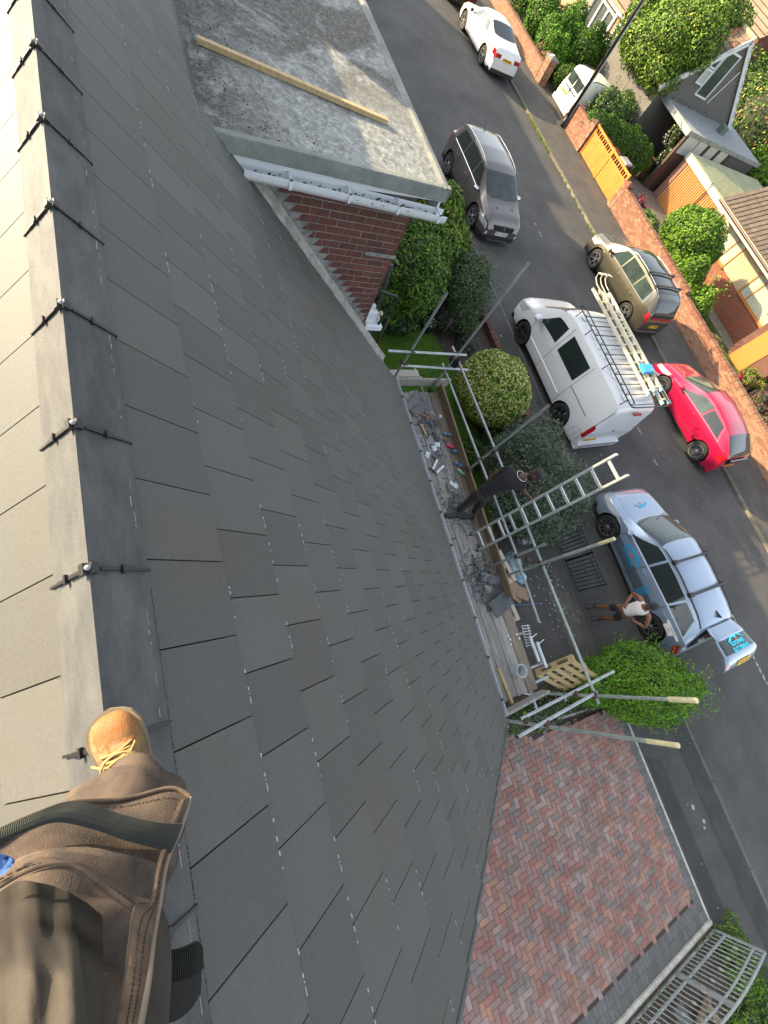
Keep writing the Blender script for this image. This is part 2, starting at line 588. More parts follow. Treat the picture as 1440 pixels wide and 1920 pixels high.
# ================================================================== our house: slate roof
TH = 0.80246
ct, st = math.cos(TH), math.sin(TH)
ZR = 5.95
GA = 0.33946
def SP(x, u, w=0.0):
    return Vector((x, u * ct + w * st, ZR - u * st + w * ct))
def fan(x, u):
    return u * (1 - 0.0150 * (x - 0.6) * min(1, (u / 5.4)) ** 2)
def tileM(x, u, w, tilt):
    """frame: local x along ridge, local y down the slope, local z out"""
    e2 = Vector((0, ct, -st)); e3 = Vector((0, st, ct))
    e2t = e2 * math.cos(tilt) - e3 * -math.sin(tilt)
    e3t = Vector((1, 0, 0)).cross(e2t)
    M = Matrix((Vector((1, 0, 0)), e2t, e3t)).transposed().to_4x4()
    M.translation = SP(x, u, w)
    return M
house = thing('house', 'steep roofed house with new grey slates in the foreground', 'house', (0, 0, 0))
def slab(x0, x1, L, th, rag=0.0, seed=0):
    """slate: local y from -L (top) to 0 (lower edge), slightly ragged lower edge"""
    r2 = random.Random(seed)
    g = G()
    n = 4
    low = [(x0 + (x1 - x0) * i / n, r2.uniform(-rag, rag)) for i in range(n + 1)]
    b = .0075
    vs = [(x0, -L, 0), (x1, -L, 0), (x0, -L, th), (x1, -L, th)]
    top = []; bot = []; bev = []
    for (x, y) in low:
        bev.append(len(vs)); vs.append((x, y - b, th))
        top.append(len(vs)); vs.append((x, y, th - b))
        bot.append(len(vs)); vs.append((x, y, 0))
    fs = [tuple([2] + bev + [3])]
    fs += [(bev[i], top[i], top[i + 1], bev[i + 1]) for i in range(n)]
    nb0 = len(fs) - n
    fs += [(top[i], bot[i], bot[i + 1], top[i + 1]) for i in range(n)]
    fs += [(0, 2, bev[0], top[0], bot[0])[::-1], (1, 3, bev[-1], top[-1], bot[-1])]
    g.add(vs, fs)
    for i in range(nb0, nb0 + 2 * n): g.m[i] = 2
    return g
def marks(g, x0, x1, seed, dens):
    """pale chipped dashes along the lower edge"""
    r2 = random.Random(seed)
    x = x0 + r2.uniform(0, .08)
    while x < x1 - .02:
        l = r2.uniform(.003, .016) * (1.8 if r2.random() < .15 else 1)
        if r2.random() < dens:
            w = r2.uniform(.0012, .0042)
            g.box(x, min(x + l, x1 - .004), -w - .001, .0012, .0075, .0132, 1)
        x += l + r2.uniform(.006, .05)
slate_shade = mat('slate_edge_shade', (0.030, 0.031, 0.030), 0.9)  # lower edge coloured dark to draw the shadow line of each course
tile_me = []
for k in range(8):
    g = slab(.0025, .2975, .40, .012, .0012, k)
    marks(g, .003, .297, k + 30, (.1, .45, .2, .75, .05, .4, .15, .55)[k])
    tile_me.append(g.mesh('roof_slate', [slate, slate_edge, slate_shade]))
tiles = []
NC = 17
tilt = math.atan2(.012, GA)
def xv(u): return 2.71 - 0.14 * u / 5.4
XL = -3.715
for c in range(1, NC + 1):
    u0 = (c - 1) * GA + .007
    off = 0.0 if c % 2 else 0.15
    j = -40
    for j in range(-36, 12):
        x = j * .3 + off
        left_lim = XL if u0 > 0.95 else -10.5
        if x + .3 < left_lim + .02 or x > xv(u0) - .02:
            continue
        tiles.append((x, u0, c, max(x, left_lim), min(x + .3, xv(u0))))
camv = Vector(CAM)
tiles.sort(key=lambda t: (SP(t[0] + .15, t[1]) - camv).length)
rest = G()
for i, (x, u0, c, xa, xb) in enumerate(tiles):
    uf = fan(x, u0)
    M = tileM(x, uf, .013, tilt)
    full = (xa - x < .001 and x + .3 - xb < .001)
    if full:
        if i < 258:
            o = link('roof_slate', tile_me[rr.randrange(8)], house)
            o.matrix_local = M
            continue
        gg = slab(.0025, .2975, .40, .012, .0012, i)
        marks(gg, .003, .297, i, .5)
    else:
        gg = slab(xa - x + .002, xb - x - .001, .40, .012, .001, i)
        if xb - xa > .06: marks(gg, xa - x + .01, xb - x - .01, i, .6)
        if i < 258:
            o = gg.obj("roof_slate", [slate, slate_edge, slate_shade], house)
            o.matrix_local = M
            continue
    rest.add(gg.v, gg.f, 0, M)
    rest.m[-len(gg.f):] = gg.m
o = rest.obj('roof_slates', [slate, slate_edge, slate_shade], house); o['kind'] = 'stuff'
# white chalk smears left on the slates
g = G()
r2 = random.Random(12)
def smear(x, u, a, l, w):
    c0 = math.cos(a); s0 = math.sin(a)
    n = 6
    row1 = []; row2 = []
    for i in range(n + 1):
        t = i / n
        ww = w * math.sin(PI * (t * .9 + .05)) * r2.uniform(.4, 1)
        px = x + c0 * l * t - s0 * ww; pu = u + s0 * l * t + c0 * ww
        qx = x + c0 * l * t; qu = u + s0 * l * t
        frac = ((u - .007) % GA) / GA
        row1.append(SP(px, pu, .0295)); row2.append(SP(qx, qu, .0295))
    g.grid([row1, row2])
chalk = mat('chalk_dust', (0.21, 0.215, 0.21), 0.95, col2=(0.10, 0.10, 0.096), vscale=60, edge=(.4, .6))
for i in range(130):
    x = r2.choice([r2.uniform(-3.6, 2.4), r2.gauss(-3.2, .35), r2.gauss(-3.1, .3), r2.gauss(0.0, .7)]); u = r2.choice([r2.uniform(1, 5), r2.uniform(3.8, 5.3), r2.uniform(3.8, 5.2)])
    if -3.6 < x < 2.4: smear(x, u, r2.uniform(.9, 2.2), r2.uniform(.04, .20), r2.uniform(.003, .011))
g.obj('chalk_mark', chalk, house)['kind'] = 'stuff'

# under structure: roof deck, walls
g = G()
e = 5.42
g.add([SP(-10.5, -.5, -.04), SP(2.66, -.5, -.04), SP(2.55, e, -.04), SP(-3.7, e + .15, -.04), SP(-3.7, 1.0, -.04), SP(-10.5, 1.0, -.04)], [(0, 1, 2, 3, 4, 5)])
g.obj('underlay', black_pl, house)
render = mat('house_render', (0.42, 0.40, 0.36), 0.9, var=0.15, vscale=3, bump=0.3, bscale=60)
g = G()
yb = -4.6
g.add([(2.52, 3.45, 0), (2.52, yb, 0), (2.52, yb, 1.45), (2.52, -.36, 6.3), (2.52, 3.45, 2.2)], [(0, 1, 2, 3, 4)])
g.add([(2.52, 3.45, 0), (-3.7, 3.45, 0), (-3.7, 3.45, 2.3), (2.52, 3.45, 2.3)], [(0, 1, 2, 3)])
g.add([(2.52, yb, 0), (-10, yb, 0), (-10, yb, 1.5), (2.52, yb, 1.5)], [(0, 1, 2, 3)])
g.obj('wall', render, house)
# gutter, fascia along the eaves
def EV(x): return fan(x, (NC - 1) * GA + .007)
gut = G()
n = 14
prof = [(-.055, .045), (-.05, .0), (-.025, -.035), (.02, -.035), (.05, .0), (.058, .05), (.066, .05), (.058, -.005), (.025, -.045), (-.03, -.045), (-.06, -.005)]
xs = [2.5 - (2.5 + 3.85) * i / n for i in range(n + 1)]
rows = []
for x in xs:
    p = SP(x, EV(x), 0)
    rows.append([(x, p.y + .035 + a, p.z - .075 + b) for a, b in prof])
gut.grid(rows)
gut.obj('gutter', mat('white_gutter_lip', (0.50, 0.54, 0.58), 0.4), house)
g = G()
for x in np.arange(-3.3, 2.5, .62):
    p = SP(x, EV(x), 0)
    g.box(x - .015, x + .015, p.y - .02, p.y + .11, p.z - .045, p.z - .02)
g.obj('gutter_bracket', black_pl, house)
# verge (gable edge) units, one per course
me = None
for c in range(1, NC + 1):
    u0 = (c - 1) * GA + .007
    M = tileM(xv(u0) + .002, fan(2.6, u0), .010, tilt)
    g = G(); g.bbox(.0, .030, -.335, .004, -.045, .024, .006)
    o = g.obj('verge_unit', mat('verge_plastic', (0.055, 0.066, 0.070), 0.5), house); o.matrix_local = M
# ridge: apex, 46 deg front wing, 50 deg back wing
AY, AZ = -.360, 6.372
def ridge_piece(x0, x1):
    g = G()
    th = .013; wl = .19; wb = .185
    fr = Vector((0, math.cos(TH), -math.sin(TH))); nf = Vector((0, math.sin(TH), math.cos(TH)))
    bk = Vector((0, -math.cos(R(50)), -math.sin(R(50)))); nb = Vector((0, -math.sin(R(50)), math.cos(R(50))))
    A = Vector((0, AY, AZ))
    pr = [A - fr * 0 + Vector((0, 0, -.02)), A + fr * wl - nf * th, A + fr * wl - nf * .002, A + fr * (wl - .004), A]
    pb = [A + Vector((0, 0, -.02)), A, A + bk * (wb - .004), A + bk * wb - nb * .002, A + bk * wb - nb * th]
    for k, pp in enumerate((pr, pb)):
        vs = [(x0, p.y, p.z) for p in pp] + [(x1, p.y, p.z) for p in pp]
        m_ = len(pp)
        fs = [tuple(range(m_)), tuple(reversed(range(m_, 2 * m_)))] + [(i, i + m_, (i + 1) % m_ + m_, (i + 1) % m_) for i in range(m_)]
        g.add(vs, fs, 0)
    # rubbed pale stripe near the lower edge of the front wing
    r3 = random.Random(int(x0 * 100))
    x = x0 + .01
    while x < x1 - .02:
        l = r3.uniform(.004, .05)
        if r3.random() < .45:
            s0 = wl - r3.uniform(.024, .032); s1 = s0 + r3.uniform(.0006, .0026)
            a = A + fr * s0 + nf * .0012; b_ = A + fr * s1 + nf * .0012
            xe = min(x + l, x1 - .01)
            g.add([(x, a.y, a.z), (xe, a.y, a.z), (xe, b_.y, b_.z), (x, b_.y, b_.z)], [(0, 1, 2, 3)], 1)
        x += l + r3.uniform(.005, .03)
    return g
clip_me = None
def clip_mesh():
    g = G()
    fr = Vector((0, math.cos(TH), -math.sin(TH))); nf = Vector((0, math.sin(TH), math.cos(TH)))
    bk = Vector((0, -math.cos(R(50)), -math.sin(R(50)))); nb = Vector((0, -math.sin(R(50)), math.cos(R(50))))
    A = Vector((0, 0, 0))
    for (d, nn, L) in ((fr, nf, .195), (bk, nb, .19)):
        a = A + nn * .004
        # union strip in the joint
        M = Matrix((Vector((1, 0, 0)), d, Vector((1, 0, 0)).cross(d))).transposed().to_4x4()
        if M.to_3x3()[2][2] < 0:
            M = Matrix((Vector((-1, 0, 0)), d, Vector((-1, 0, 0)).cross(d))).transposed().to_4x4()
        M.translation = a
        g.box(-.0040, .0040, .0, L, -.015, .002, 0, M)
        g.box(-.0055, .0055, .03, .085, .0, .0055, 0, M)
        g.box(-.0135, .0135, .094, .104, .0, .010, 0, M)
        g.box(-.0055, .0055, .104, L - .045, .0, .004, 0, M)
        g.box(-.0165, .0165, -.004, .017, .0, .014, 0, M)
    me = g.mesh('ridge_clip', black_pl)
    return me
clip_me = clip_mesh()
g = G()
g.lathe([(0.0, .004), (.003, .004), (.004, .003), (.0075, .002), (.0085, 0), (.0085, -.003)], 14)
screw_me = g.mesh('screw', mat('screw_steel', (0.20, 0.21, 0.22), 0.6, metal=0.3), angle=40)
xj = [0.345 - .4665 * k for k in range(-5, 23)]
for k in range(len(xj) - 1):
    g = ridge_piece(xj[k + 1] + .004, xj[k] - .004)
    g.obj('ridge_tile', [ridge_m, slate_edge], house)
for x in xj:
    cl = link('ridge_clip', clip_me, house, (x, AY, AZ))
    link('screw', screw_me, cl, (0, 0.0, .017), (R(0), 0, 0))
# black ventilation roll under the ridge tiles
g = G()
r3 = random.Random(3)
fr = Vector((0, math.cos(TH), -math.sin(TH))); nf = Vector((0, math.sin(TH), math.cos(TH)))
x = -3.0
while x < 2.6:
    b = Vector((x, AY, AZ)) + fr * .186 - nf * .010
    l = .010 + r3.uniform(0, .006) + (.006 if x > .4 else -.006)
    q = b + fr * l - nf * .008
    g.bar(b, q, .0035, .004)
    x += .0075
o = g.obj('vent_roll', black_pl, house); o['kind'] = 'stuff'
# back slope slates
PB = R(50)
def BP(x, u, w=0):
    return Vector((x, AY - .0 - u * math.cos(PB) - w * math.sin(PB), AZ - .022 - u * math.sin(PB) + w * math.cos(PB)))
e2 = Vector((0, -math.cos(PB), -math.sin(PB)))
brest = G()
for c in range(1, 17):
    u0 = c * .34 + .18
    off = 0.0 if c % 2 else .15
    for j in range(-8, 34):
        x = -(j * .3) + off
        M = Matrix((Vector((-1, 0, 0)), e2, Vector((-1, 0, 0)).cross(e2))).transposed().to_4x4()
        M.translation = BP(x + .3 - .0, u0, .006)
        if c <= 3 and -2.2 < x < 1.3:
            o = link('roof_slate', tile_me[rr.randrange(8)], house)
            o.matrix_local = M @ Matrix.Rotation(tilt, 4, 'X')
        else:
            me_ = tile_me[(c * 3 + j) % 8]
            brest.add([tuple(v.co) for v in me_.vertices], [tuple(p.vertices) for p in me_.polygons], 0, M @ Matrix.Rotation(tilt, 4, 'X'))
            brest.m[-len(me_.polygons):] = [p.material_index for p in me_.polygons]
g = G()
o = brest.obj('roof_slates', [slate, slate_edge, slate_shade], house); o['kind'] = 'stuff'
g.add([BP(-10.5, 0, -.015), BP(2.7, 0, -.015), BP(2.7, 6.4, -.015), BP(-10.5, 6.4, -.015)], [(0, 3, 2, 1)])
g.obj('back_roof', mat('back_slate', (0.095, 0.098, 0.092), .7, var=.2, vscale=2), house)
# ================================================================== vehicles
tyre_m = mat('tyre_rubber', (0.012, 0.012, 0.012), 0.85)
rim_m = mat('alloy', (0.42, 0.42, 0.43), 0.3, metal=0.8)
rim_d = mat('alloy_dark', (0.06, 0.06, 0.065), 0.4, metal=0.6)
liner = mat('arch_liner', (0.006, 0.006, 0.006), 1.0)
trim = mat('black_trim', (0.015, 0.015, 0.016), 0.5)
seam = mat('panel_gap', (0.012, 0.012, 0.013), 0.7)
chrome = mat('chrome', (0.65, 0.65, 0.66), 0.12, metal=1.0)
lamp_red = mat('tail_lamp_red', (0.35, 0.008, 0.015), 0.15, coat=1)
lamp_clear = mat('lamp_clear', (0.50, 0.53, 0.55), 0.12, coat=1, metal=0.3)
plate_y = mat('plate_yellow', (0.75, 0.45, 0.01), 0.5)
plate_w = mat('plate_white', (0.72, 0.72, 0.70), 0.5)
ink = mat('plate_ink', (0.01, 0.01, 0.01), 0.6)
decal_b = mat('decal_blue', (0.015, 0.30, 0.55), 0.5)
decal_c = mat('decal_cyan', (0.03, 0.55, 0.70), 0.5)
decal_r = mat('decal_red', (0.55, 0.10, 0.05), 0.5)
glass_c = mat('car_glass', (0.014, 0.020, 0.020), 0.04, spec=0.7)
glass_g = mat('car_screen_glass', (0.035, 0.055, 0.052), 0.05, col2=(0.018, 0.026, 0.026), vscale=2.5, spec=0.7)
seat_m = mat('seat_cloth', (0.02, 0.02, 0.022), 0.9)


def lerp(tab, x):
    if x <= tab[0][0]: return tab[0][1]
    for (a, va), (b, vb) in zip(tab, tab[1:]):
        if x <= b:
            t = (x - a) / (b - a)
            return va + (vb - va) * t
    return tab[-1][1]


def smooth_tab(tab, w=0.10):
    """box-smoothed piecewise linear profile"""
    def f(x):
        s = 0
        for k in (-1, -.5, 0, .5, 1):
            s += lerp(tab, x + k * w)
        return s / 5
    return f


class Car:
    """local frame: +x forward, y left, z up, origin on the ground at mid wheelbase"""

    def __init__(s, name, label, cat, loc, rz, sp, paint, paint_trim=None, group=None):
        s.sp = sp
        s.t = thing(name, label, cat, loc, rz, group)
        s.paint = paint
        s.wb = sp['wb']; s.W = sp['W']
        s.xf = s.wb / 2 + sp['fo']; s.xr = -s.wb / 2 - sp['ro']
        s.top = smooth_tab(sp['top'], sp.get('sm', .07))
        s.belt = smooth_tab(sp['belt'], .15)
        s.zb = sp.get('zb', .20)
        s.body()
        s.wheels()

    def half(s, x):
        sp = s.sp
        L = (s.xf - s.xr) / 2; c = (s.xf + s.xr) / 2
        t = abs(x - c) / L
        k = sp.get('taper', .22)
        st0 = sp.get('tstart', .62)
        e = max(0, (t - st0) / (1 - st0))
        if x < c: k = sp.get('taper_r', k * .8)
        return s.W / 2 * (1 - k * e ** 2.6)

    def ztop(s, x):
        return s.top(min(max(x, s.xr), s.xf))

    def S(s, x, q):
        """surface: q in 0..1 side (bottom->belt), 1..2 cabin side, 2..3 roof edge -> centre"""
        sp = s.sp
        w = s.half(x)
        zt = s.ztop(x)
        zs = min(s.belt(x), zt - .035)
        zs = max(zs, s.zb + .15)
        cab = max(0.0, zt - zs)
        if q <= 1:
            k = [(0, .93), (.10, .965), (.35, .995), (.62, 1.0), (.80, .99), (1, sp.get('shoulder', .955))]
            return (w * lerp(k, q), s.zb + (zs - s.zb) * q)
        cf = min(1, cab / max(.2, sp['H'] - sp['beltz']))
        wr = w * (sp.get('shoulder', .955)) - cf * sp.get('tumble', .17) - (1 - cf) * .10
        er = sp.get('er', .085) * (0.25 + .75 * cf)
        if q <= 2:
            t = q - 1
            ws = w * sp.get('shoulder', .955)
            y = ws + (wr - ws) * t ** 1.05
            z = zs + (cab - er) * t if cab > er * 1.2 else zs + cab * .5 * t
            return (y, z)
        t = q - 2
        z1 = zs + (cab - er) if cab > er * 1.2 else zs + cab * .5
        y = wr * math.cos(t * PI / 2) ** 0.9 if t < 1 else 0.0
        z = z1 + (zt - z1) * math.sin(t * PI / 2) ** 0.75
        return (y, z)

    def body(s):
        sp = s.sp
        n = int((s.xf - s.xr) / .055)
        xs = [s.xr + (s.xf - s.xr) * i / n for i in range(n + 1)]
        qs = [0, .06, .14, .22, .3, .38, .46, .54, .62, .7, .78, .86, .93, 1, 1.15, 1.4, 1.65, 1.85, 2, 2.08, 2.18, 2.32, 2.5, 2.7, 2.85, 3]
        ar = sp['wr'] + sp.get('gap', .055)
        aw = [(s.wb / 2, sp['wr'] + .01), (-s.wb / 2, sp['wr'] + .01)]
        g = G()
        for sgn in (1, -1):
            P = []
            for x in xs:
                row = []
                for q in qs:
                    y, z = s.S(x, q)
                    row.append([x, sgn * y, z])
                P.append(row)
            # snap to arches
            inside = [[False] * len(qs) for _ in xs]
            for i in range(len(xs)):
                for j in range(14):
                    p = P[i][j]
                    for (ax, az) in aw:
                        d = math.hypot(p[0] - ax, p[2] - az)
                        if d < ar - .001: inside[i][j] = (ax, az)
            o = len(g.v)
            k = len(qs)
            for i in range(len(xs)):
                for j in range(k):
                    if inside[i][j]:
                        nb = [(i + a, j + b) for a in (-1, 0, 1) for b in (-1, 0, 1) if 0 <= i + a < len(xs) and 0 <= j + b < k]
                        if any(not inside[a][b] for a, b in nb):
                            ax, az = inside[i][j]
                            p = P[i][j]
                            d = math.hypot(p[0] - ax, p[2] - az)
                            if d > 1e-4:
                                p[0] = ax + (p[0] - ax) * ar / d; p[2] = max(s.zb, az + (p[2] - az) * ar / d)
            for row in P: g.v += [tuple(p) for p in row]
            for i in range(len(xs) - 1):
                for j in range(k - 1):
                    cnt = sum(bool(inside[a][b]) for a, b in ((i, j), (i + 1, j), (i, j + 1), (i + 1, j + 1)))
                    if cnt == 4:
                        cx = sum(P[a][b][0] for a, b in ((i, j), (i + 1, j), (i, j + 1), (i + 1, j + 1))) / 4
                        cz = sum(P[a][b][2] for a, b in ((i, j), (i + 1, j), (i, j + 1), (i + 1, j + 1))) / 4
                        if any(math.hypot(cx - ax, cz - az) < ar for ax, az in aw): continue
                    a = o + i * k + j
                    f = (a, a + k, a + k + 1, a + 1)
                    g.f.append(f if sgn < 0 else tuple(reversed(f)))
                    g.m.append(1 if (qs[j] < sp.get('clad', .06)) else 0)
            # end caps
            for (ii, fl) in ((0, 1), (len(xs) - 1, 0)):
                b = o + ii * k
                c0 = len(g.v)
                for j in range(k):
                    g.v.append((P[ii][j][0], 0, P[ii][j][2]))
                for j in range(k - 1):
                    f = (b + j, b + j + 1, c0 + j + 1, c0 + j)
                    g.f.append(f if (sgn > 0) == bool(fl) else tuple(reversed(f))); g.m.append(1 if qs[j] < sp.get('endclad', .3) else 0)
        s.bodyo = g.obj('body', [s.paint, sp.get('cladm', trim)], s.t, angle=38)
        # dark underside and liners
        g = G()
        g.box(s.xr + .12, s.xf - .12, -s.W / 2 + .10, s.W / 2 - .10, s.zb - .02, s.zb + .10)
        for ax in (s.wb / 2, -s.wb / 2):
            for sgn in (1, -1):
                y1 = sgn * (s.W / 2 - .035); y0 = sgn * (s.W / 2 - .32)
                n2 = 14
                r_ = ar - .004
                c = [(ax + r_ * math.cos(PI * i / n2), sp['wr'] + .01 + r_ * math.sin(PI * i / n2)) for i in range(n2 + 1)]
                c = [(ax + r_, s.zb - .03)] + c + [(ax - r_, s.zb - .03)]
                o = len(g.v)
                for (x, z) in c: g.v += [(x, y1, z), (x, y0, z)]
                for i in range(len(c) - 1):
                    g.f.append((o + 2 * i, o + 2 * i + 2, o + 2 * i + 3, o + 2 * i + 1)); g.m.append(0)
                g.f.append(tuple(o + 2 * i + 1 for i in range(len(c)))); g.m.append(0)
        g.obj('underbody', liner, s.t)

    def wheels(s):
        sp = s.sp
        r = sp['wr']; w = .21
        g = G()
        g.lathe([(r * .66, -w / 2), (r * .80, -w / 2 - .006), (r * .95, -w / 2 + .006), (r, -w / 2 + .03), (r, w / 2 - .03), (r * .95, w / 2 - .006), (r * .80, w / 2 + .006), (r * .66, w / 2), (r * .62, w / 2 - .02)], 28)
        tm = g.mesh('wheel', tyre_m, smooth=True)
        g = G()
        ro = r * .68
        g.lathe([(ro, w / 2 - .0), (ro * 1.0, w / 2 + .004), (ro * .93, w / 2 + .004), (ro * .90, w / 2 - .02), (ro * .88, -.02), (0.0, -.02)], 28, 0)
        for i in range(len(g.m) - 28 * 2, len(g.m)): g.m[i] = 1
        ns = sp.get('spokes', 5)
        tw = sp.get('twin', True)
        for i in range(ns):
            for off in ((-.09, .09) if tw else (0,)):
                a = 2 * PI * i / ns + off
                a2 = 2 * PI * i / ns + off * 2.2
                p = Vector((math.cos(a) * ro * .18, math.sin(a) * ro * .18, w / 2 - .02)); q = Vector((math.cos(a2) * ro * .93, math.sin(a2) * ro * .93, w / 2 - .006))
                g.bar(p, q, sp.get('sw', .022), .02, 0)
        g.lathe([(0, w / 2 - .002), (ro * .17, w / 2 - .004), (ro * .24, w / 2 - .02), (ro * .24, w / 2 - .05)], 14, 0)
        rm = g.mesh('rim', [sp.get('rim', rim_m), rim_d], angle=35)
        for ax in (s.wb / 2, -s.wb / 2):
            for sgn in (1, -1):
                o = link('wheel', tm, s.t, (ax, sgn * (s.W / 2 - .035 - w / 2), r), (R(-90) * sgn, rnd.uniform(0, 2), 0))
                link('rim', rm, o)

    def patch(s, name, x0, x1, q0, q1, m, sides=(1, -1), off=.004, nx=10, nq=6, x0t=None, x1t=None, parent=None, curve=None):
        """panel lying on the body surface between stations; x-limits interpolate from bottom to top"""
        x0t = x0 if x0t is None else x0t
        x1t = x1 if x1t is None else x1t
        res = []
        for sgn in sides:
            P = []
            for i in range(nq + 1):
                tq = i / nq
                q = q0 + (q1 - q0) * tq
                row = []
                for j in range(nx + 1):
                    tx = j / nx
                    xa = x0 + (x0t - x0) * tq; xb = x1 + (x1t - x1) * tq
                    x = xa + (xb - xa) * tx
                    y, z = s.S(x, q)
                    e = .01
                    y1, z1 = s.S(x, min(3, q + e)); y0_, z0_ = s.S(x, max(0, q - e))
                    tv = Vector((0, y1 - y0_, z1 - z0_))
                    yx, zx = s.S(x + e, q)
                    ty = Vector((e, yx - y, zx - z))
                    nrm = ty.cross(tv)
                    if nrm.length > 1e-9: nrm.normalize()
                    if nrm.y < 0 and q < 2: nrm = -nrm
                    if q >= 2 and nrm.z < 0: nrm = -nrm
                    row.append((x + nrm.x * off, sgn * (y + nrm.y * off), z + nrm.z * off))
                P.append(row)
            g = G(); g.grid(P, flip=sgn > 0)
            res.append(g.obj(name, m, parent or s.t, smooth=True))
        return res

    def screen(s, name, x0, x1, m, q0=2.0, off=.006, inset=0.0, nx=10, parent=None, x0e=None, x1e=None):
        """windscreen / rear screen wrapping over the centre line between stations x0..x1; edges may differ"""
        P = []
        for i in range(nx + 1):
            row = []
            qs = list(np.linspace(q0, 3, 9))
            for sgn, qq in ((1, qs), (-1, qs[::-1][1:])):
                for q in qq:
                    t = (q - q0) / (3 - q0)
                    k = (1 - t) ** 2
                    xa = x0 + ((x0e if x0e is not None else x0) - x0) * k
                    xb = x1 + ((x1e if x1e is not None else x1) - x1) * k
                    x = xa + (xb - xa) * i / nx
                    y, z = s.S(x, q)
                    zz_ = s.ztop(x + .02) - s.ztop(x - .02)
                    nn = Vector((-zz_ / .04, 0, 1)).normalized()
                    row.append((x + nn.x * off, sgn * y * (1 - inset), z + nn.z * off))
            P.append(row)
        g = G(); g.grid(P)
        return g.obj(name, m, parent or s.t, smooth=True)

    def line(s, pts, m=None, w=.013, sides=(1, -1), off=.002, name='panel_gap'):
        """thin strip on the surface through (x,q) points"""
        for sgn in sides:
            g = G()
            ps = []
            for (a, qa), (b, qb) in zip(pts, pts[1:]):
                for i in range(9):
                    t = i / 8
                    x = a + (b - a) * t; q = qa + (qb - qa) * t
                    y, z = s.S(x, q)
                    ps.append(Vector((x, sgn * (y + off), z)))
            g.tube(ps, w / 2, 4, cap=False)
            g.obj(name, m or seam, s.t)

    def mirror(s, x, m, q=1.1, size=1.0):
        for sgn in (1, -1):
            y, z = s.S(x, q)
            g = G()
            M = T(x + .02, sgn * (y + .12 * size), z + .04)
            vs = []
            prof = [(-.03, .7), (.03, 1.0), (.07, .8), (.10, .35)]
            for (dx, k) in prof:
                for i in range(10):
                    a = 2 * PI * i / 10
                    vs.append((dx * size, .105 * k * math.cos(a) * size, .07 * k * math.sin(a) * size))
            fs = [(i * 10 + j, i * 10 + (j + 1) % 10, (i + 1) * 10 + (j + 1) % 10, (i + 1) * 10 + j) for i in range(3) for j in range(10)] + [tuple(range(10)), tuple(range(30, 40))]
            g.add(vs, fs, 0, M)
            g.bar((x, sgn * (y - .02), z), (x + .02, sgn * (y + .06), z + .02), .05, .025, 1)
            g.obj('mirror', [m, trim], s.t, angle=50)

    def handle(s, x, q, m):
        for sgn in (1, -1):
            y, z = s.S(x, q)
            g = G(); g.tube([(x - .09, sgn * y, z), (x - .07, sgn * (y + .03), z), (x + .07, sgn * (y + .03), z), (x + .09, sgn * y, z)], .012, 6)
            g.obj('door_handle', m, s.t, smooth=True)

    def plate(s, front, z, txt, m, tilt=0.0, dx=0.0, y=0):
        x = (s.xf if front else s.xr)
        g = G(); g.box(-.26, .26, -.056, .056, 0, .012)
        rz = R(90) if front else R(-90)
        M = T(x + (dx if front else -dx), y, z) @ Euler((0, 0, rz)).to_matrix().to_4x4() @ Euler((R(90) - tilt, 0, 0)).to_matrix().to_4x4()
        g2 = G(); g2.add(g.v, g.f, 0, M)
        p = g2.obj('number_plate', m, s.t)
        text_mesh('plate_text', txt, .105, ink, p, M @ T(0, 0, .0125), extr=.001, bold=.002)

    def end_box(s, name, front, y0, y1, z0, z1, m, d=.02, dx=0.0):
        x = s.xf if front else s.xr
        sg = 1 if front else -1
        g = G()
        n = 6
        P = []
        for zz_ in (z0, z1):
            pass
        vs = []
        for i in range(n + 1):
            y = y0 + (y1 - y0) * i / n
            # follow rounding of the end
            back = .10 * (abs(y) / (s.W / 2)) ** 2.5 if s.sp.get('roundend', True) else 0
            xx_ = x + sg * (dx - back * 0.0)
            vs += [(xx_ - sg * .05, y, z0), (xx_ + sg * d, y, z0), (xx_ + sg * d, y, z1), (xx_ - sg * .05, y, z1)]
        fs = []
        for i in range(n):
            for j in range(4):
                a = i * 4 + j; b = i * 4 + (j + 1) % 4
                fs.append((a, b, b + 4, a + 4))
        fs += [(0, 1, 2, 3), tuple(n * 4 + j for j in (3, 2, 1, 0))]
        g.add(vs, fs)
        return g.obj(name, m, s.t)


def roof_rails(c, x0, x1, m, q=2.1, h=.05, r=.016):
    for sgn in (1, -1):
        ps = []
        n = 12
        for i in range(n + 1):
            x = x0 + (x1 - x0) * i / n
            y, z = c.S(x, q)
            up = h * min(1, 6 * min(i, n - i) / n)
            ps.append((x, sgn * y, z + up + .005))
        g = G(); g.tube(ps, r, 6)
        g.obj('roof_rail', m, c.t, smooth=True)


def cross_bar(c, x, m, over=.08, h=.10, q=2.1):
    y, z = c.S(x, q)
    g = G()
    zt = c.ztop(x)
    g.box(x - .03, x + .03, -y - over, y + over, zt + .045, zt + .07, 0)
    for sgn in (1, -1):
        g.box(x - .05, x + .05, sgn * y - .035, sgn * y + .035, z + .0, zt + .05, 1)
    g.obj('roof_bar', [m, trim], c.t)


def hatch_like(name, label, cat, loc, rz, paint, L_, prof, belt, wb, fo, ro, W, H, wr=.33, **k):
    sp = dict(wb=wb, fo=fo, ro=ro, W=W, H=H, top=prof, belt=belt, beltz=k.pop('beltz', .95), wr=wr)
    sp.update(k)
    return Car(name, label, cat, loc, rz, sp, paint)


def paint(name, col, metal=0.35, rough=0.3):
    return mat(name, col, rough, metal=metal, coat=0.8, var=0.06, vscale=1.5)


def spare_dirt():
    pass


